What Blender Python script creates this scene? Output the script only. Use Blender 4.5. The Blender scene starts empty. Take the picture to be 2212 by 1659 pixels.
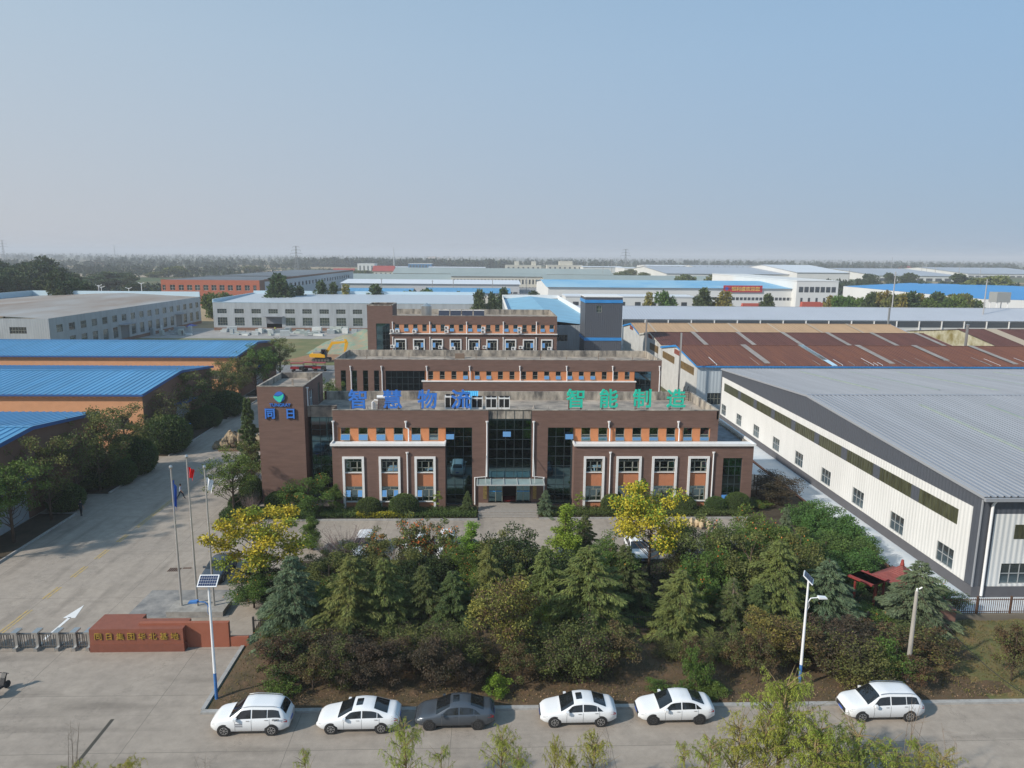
import bpy, math, random
import numpy as np
from mathutils import Vector, Matrix
random.seed(7)
S = bpy.context.scene
COL = S.collection
rad = math.radians
# ------------------------------------------------------------------ camera, sky, sun, exposure
CAM_H, PITCH, ROLL, YAW, FPX = 27.0, rad(10.25), rad(0.5), rad(2.0), 1535.0
cam_d = bpy.data.cameras.new('camera'); cam = bpy.data.objects.new('camera', cam_d); COL.objects.link(cam); S.camera = cam
cam.location = (0, 0, CAM_H)
cam.matrix_world = (Matrix.Translation((0, 0, CAM_H)) @ Matrix.Rotation(-YAW, 4, 'Z') @ Matrix.Rotation(rad(90) - PITCH, 4, 'X') @ Matrix.Rotation(ROLL, 4, 'Z'))
cam_d.sensor_width = 36.0; cam_d.lens = 36.0 * FPX / 2212.0
cam_d.clip_start = 0.5; cam_d.clip_end = 60000
SUN_EL, SUN_AZ = rad(33), rad(27)      # shadows fall towards +X and a little towards +Y
sdir = Vector((-math.cos(SUN_AZ) * math.cos(SUN_EL), -math.sin(SUN_AZ) * math.cos(SUN_EL), math.sin(SUN_EL)))
W = bpy.data.worlds.new('World'); S.world = W; W.use_nodes = True
nt = W.node_tree; bg = nt.nodes['Background']; sky = nt.nodes.new('ShaderNodeTexSky'); sky.sky_type = 'NISHITA'
sky.sun_disc = False; sky.sun_elevation = SUN_EL
sky.sun_rotation = math.atan2(sdir.x, sdir.y)
sky.altitude = 0; sky.air_density = 1.0; sky.dust_density = 1.0; sky.ozone_density = 2.2
# pale autumn haze thickens the sky towards the horizon
wtc = nt.nodes.new('ShaderNodeTexCoord'); wsp = nt.nodes.new('ShaderNodeSeparateXYZ'); nt.links.new(wtc.outputs['Generated'], wsp.inputs[0])
wmr = nt.nodes.new('ShaderNodeMapRange'); wmr.interpolation_type = 'SMOOTHERSTEP'; wmr.inputs['From Min'].default_value = -0.05; wmr.inputs['From Max'].default_value = 0.62; wmr.inputs['To Min'].default_value = 0.95; wmr.inputs['To Max'].default_value = 0.78
nt.links.new(wsp.outputs[2], wmr.inputs[0])
wmx = nt.nodes.new('ShaderNodeMix'); wmx.data_type = 'RGBA'; nt.links.new(wmr.outputs[0], wmx.inputs[0]); nt.links.new(sky.outputs[0], wmx.inputs[6]); 
wcr = nt.nodes.new('ShaderNodeValToRGB'); we = wcr.color_ramp.elements; we[0].position = 0.0; we[0].color = (.64, .71, .84, 1); we[1].position = 0.62; we[1].color = (.40, .69, 1.0, 1); e_ = we.new(.25); e_.color = (.57, .75, .96, 1)
nt.links.new(wsp.outputs[2], wcr.inputs[0]); wvm = nt.nodes.new('ShaderNodeVectorMath'); wvm.operation = 'SCALE'; wvm.inputs[3].default_value = 4.25; nt.links.new(wcr.outputs[0], wvm.inputs[0]); nt.links.new(wvm.outputs[0], wmx.inputs[7])
wtr = nt.nodes.new('ShaderNodeMapRange'); wtr.inputs['From Min'].default_value = -.65; wtr.inputs['From Max'].default_value = .65; nt.links.new(wsp.outputs[0], wtr.inputs[0])
wtm = nt.nodes.new('ShaderNodeMix'); wtm.data_type = 'RGBA'; nt.links.new(wtr.outputs[0], wtm.inputs[0]); wtm.inputs[6].default_value = (1.28, 1.18, 1.08, 1); wtm.inputs[7].default_value = (.80, .94, 1.04, 1)   # paler on the sun's side
wmu = nt.nodes.new('ShaderNodeVectorMath'); wmu.operation = 'MULTIPLY'; nt.links.new(wmx.outputs[2], wmu.inputs[0]); nt.links.new(wtm.outputs[2], wmu.inputs[1])
nt.links.new(wmu.outputs[0], bg.inputs[0]); bg.inputs[1].default_value = 0.108
sl = bpy.data.lights.new('sun', 'SUN'); sl.energy = 3.25; sl.angle = rad(1.6); sl.color = (1.0, 0.93, 0.83)
so = bpy.data.objects.new('sun', sl); COL.objects.link(so); so.rotation_euler = sdir.to_track_quat('Z', 'Y').to_euler(); so.location = (-40, -20, 60)
S.view_settings.view_transform = 'Standard'; S.view_settings.look = 'None'; S.view_settings.gamma = 1.0; S.view_settings.exposure = 0.50
try:
    S.cycles.volume_bounces = 0; S.cycles.max_bounces = 6; S.cycles.transparent_max_bounces = 8
except Exception: pass

# ------------------------------------------------------------------ surveying: photo pixel (2212 px wide) -> point on a plane
def ray(px, py):
    x = px - 1106; y = 829.5 - py; c, s = math.cos(ROLL), math.sin(ROLL)
    x, y = c * x - s * y, s * x + c * y
    cp, sp = math.cos(PITCH), math.sin(PITCH)
    vx, vy, vz = x, FPX * cp + y * sp, -FPX * sp + y * cp
    cy, sy = math.cos(YAW), math.sin(YAW)
    return Vector((vx * cy + vy * sy, -vx * sy + vy * cy, vz))
def G(px, py, z=0.0):
    d = ray(px, py); t = (z - CAM_H) / d.z; return Vector((d.x * t, d.y * t, z))
def D(px, py, Y):
    d = ray(px, py); t = Y / d.y; return Vector((d.x * t, Y, CAM_H + d.z * t))

# ------------------------------------------------------------------ materials
MATS = {}
def mat(name, col, rough=0.7, metal=0.0, nscale=0.0, namt=0.0, bump=0.0, bscale=20.0, spec=0.4, stretch=(1, 1, 1), col2=None, trans=0.0, island=0.0):
    if name in MATS: return MATS[name]
    m = bpy.data.materials.new(name); m.use_nodes = True; n = m.node_tree.nodes; l = m.node_tree.links
    b = n['Principled BSDF']; b.inputs['Roughness'].default_value = rough; b.inputs['Metallic'].default_value = metal
    b.inputs['Specular IOR Level'].default_value = spec
    c4 = (*col, 1); b.inputs['Base Color'].default_value = c4
    tc = n.new('ShaderNodeTexCoord'); mp = n.new('ShaderNodeMapping'); l.new(tc.outputs['Object'], mp.inputs[0]); mp.inputs['Scale'].default_value = stretch
    last = None
    if namt > 0:
        nz = n.new('ShaderNodeTexNoise'); nz.inputs['Scale'].default_value = nscale; nz.inputs['Detail'].default_value = 6; nz.inputs['Roughness'].default_value = 0.65
        l.new(mp.outputs[0], nz.inputs['Vector'])
        cr = n.new('ShaderNodeValToRGB'); cr.color_ramp.elements[0].position = 0.35; cr.color_ramp.elements[1].position = 0.68
        d2 = col2 if col2 else tuple(x * (1 - namt) for x in col)
        cr.color_ramp.elements[0].color = (*d2, 1); cr.color_ramp.elements[1].color = c4
        l.new(nz.outputs['Fac'], cr.inputs[0]); last = cr.outputs[0]
    if island > 0:
        g = n.new('ShaderNodeNewGeometry'); hs = n.new('ShaderNodeHueSaturation'); mr = n.new('ShaderNodeMapRange')
        mr.inputs['To Min'].default_value = 1 - island; mr.inputs['To Max'].default_value = 1 + island
        l.new(g.outputs['Random Per Island'], mr.inputs[0]); l.new(mr.outputs[0], hs.inputs['Value'])
        m2 = n.new('ShaderNodeMapRange'); oi = n.new('ShaderNodeObjectInfo'); m2.inputs['To Min'].default_value = 0.475; m2.inputs['To Max'].default_value = 0.52
        l.new(oi.outputs['Random'], m2.inputs[0]); l.new(m2.outputs[0], hs.inputs['Hue'])
        if last: l.new(last, hs.inputs['Color'])
        else: hs.inputs['Color'].default_value = c4
        last = hs.outputs[0]
    if last: l.new(last, b.inputs['Base Color'])
    if bump > 0:
        nz2 = n.new('ShaderNodeTexNoise'); nz2.inputs['Scale'].default_value = bscale; nz2.inputs['Detail'].default_value = 5; l.new(mp.outputs[0], nz2.inputs['Vector'])
        bp = n.new('ShaderNodeBump'); bp.inputs['Strength'].default_value = bump; bp.inputs['Distance'].default_value = 0.05
        l.new(nz2.outputs['Fac'], bp.inputs['Height']); l.new(bp.outputs[0], b.inputs['Normal'])
    if trans > 0:
        out = n['Material Output']; tr = n.new('ShaderNodeBsdfTranslucent'); mx = n.new('ShaderNodeMixShader'); mx.inputs[0].default_value = trans
        if last: l.new(last, tr.inputs[0])
        else: tr.inputs[0].default_value = c4
        l.new(b.outputs[0], mx.inputs[1]); l.new(tr.outputs[0], mx.inputs[2]); l.new(mx.outputs[0], out.inputs[0])
    MATS[name] = m
    return m
def wavebump(m, axis, period, strength=0.6, dist=0.04, tint=0.0):
    """ribs of a profiled sheet: period in metres along one object axis"""
    n = m.node_tree.nodes; l = m.node_tree.links; b = n['Principled BSDF']
    tc = n.new('ShaderNodeTexCoord'); sp = n.new('ShaderNodeSeparateXYZ'); l.new(tc.outputs['Object'], sp.inputs[0])
    if axis == 'XY':
        ad = n.new('ShaderNodeMath'); ad.operation = 'ADD'; l.new(sp.outputs[0], ad.inputs[0]); l.new(sp.outputs[1], ad.inputs[1]); src = ad.outputs[0]
    else: src = sp.outputs['XYZ'.index(axis)]
    mu = n.new('ShaderNodeMath'); mu.operation = 'MULTIPLY'; mu.inputs[1].default_value = 2 * math.pi / period; l.new(src, mu.inputs[0])
    si = n.new('ShaderNodeMath'); si.operation = 'SINE'; l.new(mu.outputs[0], si.inputs[0])
    bp = n.new('ShaderNodeBump'); bp.inputs['Strength'].default_value = strength; bp.inputs['Distance'].default_value = dist
    l.new(si.outputs[0], bp.inputs['Height']); l.new(bp.outputs[0], b.inputs['Normal'])
    return m
def paving(name, col, col2, jx, jy, ox=0.0, oy=0.0, jw=0.035, stain=0.20, jcol=0.6):
    """cast concrete slabs: blotchy colour, thin joints every jx by jy metres"""
    m = mat(name, col, rough=0.9, nscale=0.12, namt=0.3, col2=col2, spec=0.2)
    n = m.node_tree.nodes; l = m.node_tree.links; b = n['Principled BSDF']
    base = b.inputs['Base Color'].links[0].from_socket
    tc = n.new('ShaderNodeTexCoord'); sp = n.new('ShaderNodeSeparateXYZ'); l.new(tc.outputs['Object'], sp.inputs[0])
    wob = n.new('ShaderNodeTexNoise'); wob.inputs['Scale'].default_value = 0.8; l.new(tc.outputs['Object'], wob.inputs['Vector'])
    outs = []
    for ax, per, off in ((0, jx, ox), (1, jy, oy)):
        a = n.new('ShaderNodeMath'); a.operation = 'MULTIPLY_ADD'; l.new(wob.outputs['Fac'], a.inputs[0]); a.inputs[1].default_value = 0.12; l.new(sp.outputs[ax], a.inputs[2])
        a2 = n.new('ShaderNodeMath'); a2.operation = 'ADD'; a2.inputs[1].default_value = off + 1000 * per; l.new(a.outputs[0], a2.inputs[0])
        f = n.new('ShaderNodeMath'); f.operation = 'MODULO'; f.inputs[1].default_value = per; l.new(a2.outputs[0], f.inputs[0])
        g = n.new('ShaderNodeMath'); g.operation = 'LESS_THAN'; g.inputs[1].default_value = jw; l.new(f.outputs[0], g.inputs[0]); outs.append(g.outputs[0])
    mxm = n.new('ShaderNodeMath'); mxm.operation = 'MAXIMUM'; l.new(outs[0], mxm.inputs[0]); l.new(outs[1], mxm.inputs[1])
    n2 = n.new('ShaderNodeTexNoise'); n2.inputs['Scale'].default_value = 1.3; n2.inputs['Detail'].default_value = 8; n2.inputs['Roughness'].default_value = 0.7; l.new(tc.outputs['Object'], n2.inputs['Vector'])
    mr = n.new('ShaderNodeMapRange'); mr.inputs['From Min'].default_value = 0.3; mr.inputs['From Max'].default_value = 0.7; mr.inputs['To Min'].default_value = 1 - stain; mr.inputs['To Max'].default_value = 1.08; l.new(n2.outputs['Fac'], mr.inputs[0])
    hs = n.new('ShaderNodeHueSaturation'); l.new(base, hs.inputs['Color']); l.new(mr.outputs[0], hs.inputs['Value'])
    vc = n.new('ShaderNodeTexVoronoi'); vc.feature = 'DISTANCE_TO_EDGE'; vc.inputs['Scale'].default_value = .11; wv = n.new('ShaderNodeVectorMath'); wv.operation = 'MULTIPLY_ADD'; wv.inputs[1].default_value = (3, 3, 3); l.new(n2.outputs['Color'], wv.inputs[0]); l.new(tc.outputs['Object'], wv.inputs[2]); l.new(wv.outputs[0], vc.inputs['Vector'])
    lt = n.new('ShaderNodeMath'); lt.operation = 'LESS_THAN'; lt.inputs[1].default_value = .0032; l.new(vc.outputs['Distance'], lt.inputs[0]); cm = n.new('ShaderNodeMath'); cm.operation = 'MULTIPLY_ADD'; l.new(lt.outputs[0], cm.inputs[0]); cm.inputs[1].default_value = .6; l.new(mxm.outputs[0], cm.inputs[2]); mxm = cm
    st_ = n.new('ShaderNodeTexNoise'); st_.inputs['Scale'].default_value = .35; st_.inputs['Detail'].default_value = 4; sm_ = n.new('ShaderNodeMapping'); sm_.inputs['Scale'].default_value = (2.2, .28, 1) if jy > jx else (.28, 2.2, 1); l.new(tc.outputs['Object'], sm_.inputs[0]); l.new(sm_.outputs[0], st_.inputs['Vector'])
    mr2 = n.new('ShaderNodeMapRange'); mr2.inputs['From Min'].default_value = .52; mr2.inputs['From Max'].default_value = .74; mr2.inputs['To Min'].default_value = 1.0; mr2.inputs['To Max'].default_value = .70; l.new(st_.outputs['Fac'], mr2.inputs[0]); pm_ = n.new('ShaderNodeMath'); pm_.operation = 'MULTIPLY'; l.new(mr.outputs[0], pm_.inputs[0]); l.new(mr2.outputs[0], pm_.inputs[1]); l.new(pm_.outputs[0], hs.inputs['Value'])
    mix = n.new('ShaderNodeMix'); mix.data_type = 'RGBA'; l.new(mxm.outputs[0], mix.inputs[0]); l.new(hs.outputs[0], mix.inputs[6]); mix.inputs[7].default_value = (*[c * jcol for c in col2], 1)
    l.new(mix.outputs[2], b.inputs['Base Color'])
    return m

# facade colours
BROWN = mat('brown_tile', (0.180, 0.106, 0.083), 0.75, nscale=0.7, namt=0.24, bump=0.25, bscale=9, stretch=(1, 1, 6))
ORANGE = mat('orange_render', (0.60, 0.235, 0.10), 0.8, nscale=2, namt=0.12)
WHITE = mat('white_paint', (0.78, 0.77, 0.75), 0.55, nscale=1.5, namt=0.1)
PIPE = mat('white_pipe', (0.80, 0.79, 0.78), 0.4)
CONC = mat('weathered_concrete', (0.44, 0.37, 0.30), 0.9, nscale=0.42, namt=0.6, col2=(0.15, 0.135, 0.12), bump=0.3, bscale=6)
CONCW = mat('streaked_parapet', (0.50, 0.44, 0.36), 0.9, nscale=1.0, namt=0.7, col2=(0.10, 0.092, 0.085), stretch=(1, 1, 0.35), bump=0.2)
CURB = mat('kerb_stone', (0.40, 0.39, 0.37), 0.85, nscale=2.5, namt=0.3)
GLASS = mat('dark_glass', (0.20, 0.31, 0.37), 0.03, metal=1.0)
CURT = mat('curtain_glass', (0.13, 0.235, 0.28), 0.03, metal=1.0)
SASHG = mat('blue_sash_glass', (0.33, 0.58, 0.84), 0.06, metal=1.0)
ALU = mat('window_aluminium', (0.30, 0.30, 0.25), 0.5, metal=0.3)
DARKM = mat('dark_mullion', (0.030, 0.045, 0.05), 0.5)
BLACK = mat('black_void', (0.012, 0.012, 0.013), 0.8)
STEEL = mat('steel', (0.55, 0.54, 0.52), 0.32, metal=0.85)
RUSTY = mat('rusty_steel', (0.13, 0.07, 0.045), 0.8, nscale=4, namt=0.4)
BLUEL = mat('blue_letter', (0.045, 0.19, 0.62), 0.5)
GREENL = mat('green_letter', (0.03, 0.60, 0.42), 0.5, nscale=3, namt=0.15)
GOLD = mat('gold_letter', (0.46, 0.31, 0.06), 0.35, metal=0.4)
ROOFG = mat('grey_sheet', (0.34, 0.355, 0.385), 0.45, metal=0.3, nscale=0.5, namt=0.16, stretch=(1.4, .05, 1))
ROOFB = mat('blue_sheet', (0.10, 0.335, 0.575), 0.42, metal=0.15, nscale=0.5, namt=0.22, stretch=(1.2, .08, 1))
WALLW = wavebump(mat('white_cladding', (0.72, 0.715, 0.69), 0.55, nscale=.8, namt=.10, stretch=(1, 1, .12)), 'XY', 0.45, 0.5, 0.03)
WALLD = wavebump(mat('charcoal_cladding', (0.075, 0.083, 0.10), 0.55), 'XY', 0.45, 0.4, 0.03)
PLINTH = mat('grey_plinth', (0.105, 0.105, 0.115), 0.85, nscale=1, namt=0.1)
ORW = mat('peach_brick', (0.66, 0.335, 0.175), 0.85, nscale=1.0, namt=0.10)
BRW2 = mat('dull_brown_wall', (0.22, 0.125, 0.085), 0.85, nscale=1.0, namt=0.15)
FWALL = wavebump(mat('pale_grey_cladding', (0.40, 0.425, 0.44), 0.6, nscale=0.8, namt=0.22, stretch=(1, 1, 0.15)), 'XY', 0.6, 0.35, 0.03)
BARK = mat('bark', (0.12, 0.085, 0.06), 0.9, nscale=6, namt=0.3)
TWIG = mat('pale_twig', (0.26, 0.20, 0.15), 0.9)

# ------------------------------------------------------------------ mesh builder
class MB:
    def __init__(s): s.v = []; s.f = []; s.m = []; s.mi = 0
    def quad(s, *p):
        b = len(s.v); s.v += [tuple(q) for q in p]; s.f.append(tuple(range(b, b + len(p)))); s.m.append(s.mi)
    def cut(s):
        s.c = getattr(s, 'c', [])
        s.c.append((len(s.v), len(s.f)))
    def build_pieces(s, name, mats, parent=None, world=False, smooth=False):
        """one object for each piece closed with cut()"""
        v0 = f0 = 0; out = []
        for v1, f1 in s.c:
            if v1 == v0: continue
            q = MB(); q.v = s.v[v0:v1]; q.f = [tuple(i - v0 for i in f) for f in s.f[f0:f1]]; q.m = s.m[f0:f1]; v0, f0 = v1, f1; out.append(q.build(name, mats, parent, world, smooth))
        return out
    def box(s, x0, x1, y0, y1, z0, z1, M=None):
        if x0 > x1: x0, x1 = x1, x0
        if y0 > y1: y0, y1 = y1, y0
        P = [(x, y, z) for z in (z0, z1) for y in (y0, y1) for x in (x0, x1)]
        if M is not None: P = [tuple(M @ Vector(p)) for p in P]
        b = len(s.v); s.v += P
        for q in ((0, 2, 3, 1), (4, 5, 7, 6), (0, 1, 5, 4), (1, 3, 7, 5), (3, 2, 6, 7), (2, 0, 4, 6)):
            s.f.append(tuple(b + i for i in q)); s.m.append(s.mi)
    def tube(s, pts, radii, n=6, cap=True):
        pts = [Vector(p) for p in pts]
        if not hasattr(radii, '__len__'): radii = [radii] * len(pts)
        rings = []
        for i, p in enumerate(pts):
            d = (pts[min(i + 1, len(pts) - 1)] - pts[max(i - 1, 0)])
            d = d.normalized() if d.length > 1e-9 else Vector((0, 0, 1))
            a = d.cross(Vector((0, 0, 1)) if abs(d.z) < 0.9 else Vector((1, 0, 0))).normalized(); c = d.cross(a)
            b = len(s.v); r = radii[i]
            for k in range(n):
                t = 2 * math.pi * k / n; s.v.append(tuple(p + a * (r * math.cos(t)) + c * (r * math.sin(t))))
            rings.append(b)
        for i in range(len(rings) - 1):
            for k in range(n):
                k2 = (k + 1) % n; s.f.append((rings[i] + k, rings[i] + k2, rings[i + 1] + k2, rings[i + 1] + k)); s.m.append(s.mi)
        if cap:
            s.f.append(tuple(rings[0] + k for k in range(n))[::-1]); s.m.append(s.mi)
            s.f.append(tuple(rings[-1] + k for k in range(n))); s.m.append(s.mi)
    def lathe(s, prof, c=(0, 0, 0), n=16, axis='z'):
        rings = []
        for r, h in prof:
            b = len(s.v); rings.append(b)
            for k in range(n):
                t = 2 * math.pi * k / n; a, d = r * math.cos(t), r * math.sin(t)
                s.v.append({'z': (c[0] + a, c[1] + d, c[2] + h), 'y': (c[0] + a, c[1] + h, c[2] + d), 'x': (c[0] + h, c[1] + a, c[2] + d)}[axis])
        for i in range(len(rings) - 1):
            for k in range(n):
                k2 = (k + 1) % n; s.f.append((rings[i] + k, rings[i] + k2, rings[i + 1] + k2, rings[i + 1] + k)); s.m.append(s.mi)
    def prism(s, poly, y0, y1):
        """poly in (x,z), extruded along y"""
        n = len(poly); b = len(s.v); s.v += [(p[0], y0, p[1]) for p in poly] + [(p[0], y1, p[1]) for p in poly]
        s.f.append(tuple(range(b, b + n))); s.m.append(s.mi); s.f.append(tuple(range(b + 2 * n - 1, b + n - 1, -1))); s.m.append(s.mi)
        for i in range(n):
            j = (i + 1) % n; s.f.append((b + i, b + n + i, b + n + j, b + j)); s.m.append(s.mi)
    def build(s, name, mats, parent=None, world=False, smooth=False):
        me = bpy.data.meshes.new(name)
        off = Vector((0, 0, 0))
        if parent is not None and world:
            p = parent
            while p is not None: off += p.location; p = p.parent
        v = [(a[0] - off.x, a[1] - off.y, a[2] - off.z) for a in s.v] if off.length else s.v
        me.from_pydata(v, [], s.f)
        if not isinstance(mats, (list, tuple)): mats = [mats]
        for m in mats: me.materials.append(m)
        if len(mats) > 1: me.polygons.foreach_set('material_index', s.m)
        if smooth: me.polygons.foreach_set('use_smooth', [True] * len(me.polygons))
        me.update()
        o = bpy.data.objects.new(name, me); COL.objects.link(o)
        if parent is not None: o.parent = parent
        return o
def tag(o, label=None, cat=None, group=None, kind=None):
    if label: o['label'] = label
    if cat: o['category'] = cat
    if group: o['group'] = group
    if kind: o['kind'] = kind
    return o
def thing(name, label, cat, loc=(0, 0, 0), rz=0.0, group=None):
    o = bpy.data.objects.new(name, None); o.empty_display_size = 0.5; COL.objects.link(o); o.location = loc; o.rotation_euler = (0, 0, rz)
    return tag(o, label, cat, group)
def struct(name, mb, m, **k): return tag(mb.build(name, m, **k), kind='structure')
def kids(o): return [c for c in CH.get(o.name, [])] if False else list(o.children)
def dup(o, loc=None, rz=None, scale=None, label=None, parent=None):
    c = o.copy(); COL.objects.link(c)
    if parent is not None: c.parent = parent
    if loc is not None: c.location = loc
    if rz is not None: c.rotation_euler = (0, 0, rz)
    if scale is not None: c.scale = scale if hasattr(scale, '__len__') else (scale,) * 3
    if label: c['label'] = label
    for ch in o.children:
        k = ch.copy(); COL.objects.link(k); k.parent = c
        for g in ch.children:
            q = g.copy(); COL.objects.link(q); q.parent = k
    return c
class Frame:
    """wall frame: a runs along the wall, b outwards, z up"""
    def __init__(s, o, facing):
        s.o = Vector(o); s.rz = {'S': 0.0, 'E': rad(90), 'N': rad(180), 'W': rad(-90)}[facing]
        s.M = Matrix.Translation(s.o) @ Matrix.Rotation(s.rz, 4, 'Z')
    def p(s, a, b, z): return tuple(s.M @ Vector((a, -b, z)))
def wall(mb, fr, a0, a1, z0, z1, holes=(), depth=0.18):
    A = sorted({a0, a1, *[x for h in holes for x in h[:2]]}); Z = sorted({z0, z1, *[x for h in holes for x in h[2:4]]})
    for i in range(len(A) - 1):
        for j in range(len(Z) - 1):
            ca, cz = (A[i] + A[i + 1]) / 2, (Z[j] + Z[j + 1]) / 2
            if any(h[0] < ca < h[1] and h[2] < cz < h[3] for h in holes): continue
            mb.quad(fr.p(A[i], 0, Z[j]), fr.p(A[i + 1], 0, Z[j]), fr.p(A[i + 1], 0, Z[j + 1]), fr.p(A[i], 0, Z[j + 1]))
    for h in holes:
        p, q, r, t = h[:4]
        for (x0, y0), (x1, y1) in (((p, r), (q, r)), ((q, r), (q, t)), ((q, t), (p, t)), ((p, t), (p, r))):
            mb.quad(fr.p(x0, 0, y0), fr.p(x1, 0, y1), fr.p(x1, -depth, y1), fr.p(x0, -depth, y0))
def abox(mb, fr, a0, a1, b0, b1, z0, z1): mb.box(a0, a1, -b1, -b0, z0, z1, fr.M)
_wp = {}
def window(parent, fr, a0, a1, z0, z1, style, depth=0.15, m=None, fm=None, opened=()):
    """window part: glass pane object with child frame (and open sashes); meshes are shared"""
    w, h = round(a1 - a0, 3), round(z1 - z0, 3); key = (w, h, style, depth, opened, m.name if m else '', fm.name if fm else '')
    if key not in _wp:
        pm = MB(); pm.quad((0, 0, 0), (w, 0, 0), (w, 0, h), (0, 0, h)); pane = pm.build('window', m or GLASS)
        fb = MB(); t = 0.06
        def bar(x0, x1, zz0, zz1, d=0.05): fb.box(x0, x1, -d, 0.0, zz0, zz1)
        bar(0, t, 0, h); bar(w - t, w, 0, h); bar(t, w - t, 0, t); bar(t, w - t, h - t, h)
        if style == 'trio':
            z1_, z2_ = h * 0.30, h * 0.77
            bar(t, w - t, z1_ - .03, z1_ + .03); bar(t, w - t, z2_ - .03, z2_ + .03); bar(w / 2 - .03, w / 2 + .03, z2_ + .03, h - t)
            for q in (.31, .69): bar(w * q - .035, w * q + .035, t, z2_ - .03, 0.07)
            for s0, s1 in ((t, w * .31 - .035), (w * .69 + .035, w - t)):
                bar(s0, s0 + .05, z1_ + .03, z2_ - .03, .08); bar(s1 - .05, s1, z1_ + .03, z2_ - .03, .08)
        elif style == 'slim':
            zz = h * .46; bar(t, w - t, zz - .03, zz + .03); bar(t, w - t, h * .16, h * .16 + .04)
        elif style.startswith('grid'):
            nx, nz = int(style[4]), int(style[5])
            for i in range(1, nx): bar(w * i / nx - .03, w * i / nx + .03, t, h - t, 0.04)
            for i in range(1, nz): bar(t, w - t, h * i / nz - .03, h * i / nz + .03, 0.045)
        elif style.startswith('curt'):
            nx, nz = (int(q) for q in style[4:].split('x'))
            for i in range(1, nx): bar(w * i / nx - .025, w * i / nx + .025, t, h - t, 0.04)
            for i in range(1, nz): bar(t, w - t, h * i / nz - .025, h * i / nz + .025, 0.045)
        f = fb.build('window_frame', fm or ALU, pane)
        for (x0, x1, zz0, zz1, ang) in opened:
            x0, x1, zz0, zz1 = x0 * w, x1 * w, zz0 * h, zz1 * h; L = zz1 - zz0
            M = Matrix.Translation((0, -0.10, zz1)) @ Matrix.Rotation(-rad(ang), 4, 'X')
            sb = MB(); sb.box(x0 + .05, x1 - .05, -.02, .02, -L + .05, -.05, M); sb.mi = 1
            for q in ((x0, x0 + .05, -L, 0), (x1 - .05, x1, -L, 0), (x0 + .05, x1 - .05, -L, -L + .05), (x0 + .05, x1 - .05, -.05, 0)): sb.box(q[0], q[1], -.03, .03, q[2], q[3], M)
            sb.build('open_sash', [SASHG, fm or ALU], pane)
        _wp[key] = pane; o = pane
    else:
        src = _wp[key]; o = src.copy(); COL.objects.link(o)
        for g in src.children: q = g.copy(); COL.objects.link(q); q.parent = o
    o.parent = parent
    p = Vector(fr.p(a0, -depth, z0)) - parent.location
    o.location = p; o.rotation_euler = (0, 0, fr.rz)
    return o
def text_mesh(name, txt, height, thick, m, parent=None, M=None, bold=0.0, sx=1.0):
    cu = bpy.data.curves.new(name, 'FONT'); cu.body = txt; cu.size = height; cu.extrude = thick / 2; cu.offset = bold; cu.align_x = 'CENTER'; cu.align_y = 'CENTER'
    cu.offset = bold * .25
    t = bpy.data.objects.new(name, cu); COL.objects.link(t)
    dg = bpy.context.evaluated_depsgraph_get(); me = bpy.data.meshes.new_from_object(t.evaluated_get(dg)); bpy.data.objects.remove(t)
    co = np.empty(len(me.vertices) * 3, 'f'); me.vertices.foreach_get('co', co); co = co.reshape(-1, 3)
    if len(co):
        c = (co.max(0) + co.min(0)) / 2; c[2] = 0; co -= c; co[:, 0] *= sx
    me.vertices.foreach_set('co', co.ravel()); me.transform(Matrix.Rotation(rad(90), 4, 'X'))
    if bold > 0:      # heavier strokes: the glyph stacked with small shifts
        n0 = len(me.vertices); V0 = [tuple(v.co) for v in me.vertices]; F0 = [tuple(p.vertices) for p in me.polygons]; V, F = [], []
        for k, (dx, dz) in enumerate(((-.8, -.8), (.8, -.8), (-.8, .8), (.8, .8), (0, 0))):
            F += [tuple(i + len(V) for i in f) for f in F0]; V += [(x + dx * bold * .55, y - .003 * k, z + dz * bold * .55) for x, y, z in V0]
        bpy.data.meshes.remove(me); me = bpy.data.meshes.new(name); me.from_pydata(V, [], F)
    if M is not None: me.transform(M)
    me.materials.clear(); me.materials.append(m); me.update()
    o = bpy.data.objects.new(name, me); COL.objects.link(o)
    if parent is not None: o.parent = parent
    return o
def ribs(mb, A, B, C_, Dd, per, h, duty=0.35):
    """profiled sheet: A->B along the eave, A->D up the slope (ribs run A->D). per = rib spacing in metres"""
    A, B, C_, Dd = map(Vector, (A, B, C_, Dd)); n = max(2, int((B - A).length / per)); nz = (B - A).cross(Dd - A).normalized()
    if nz.z < 0: nz = -nz
    prev = None
    for i in range(n):
        for t, k in ((i / n, 0), ((i + 1 - duty) / n, 0), ((i + 1 - duty * .75) / n, 1), ((i + 1 - duty * .25) / n, 1)):
            p = A.lerp(B, t) + nz * (h * k); q = Dd.lerp(C_, t) + nz * (h * k)
            b = len(mb.v); mb.v += [tuple(p), tuple(q)]
            if prev is not None: mb.f.append((prev, b, b + 1, prev + 1)); mb.m.append(mb.mi)
            prev = b
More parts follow.
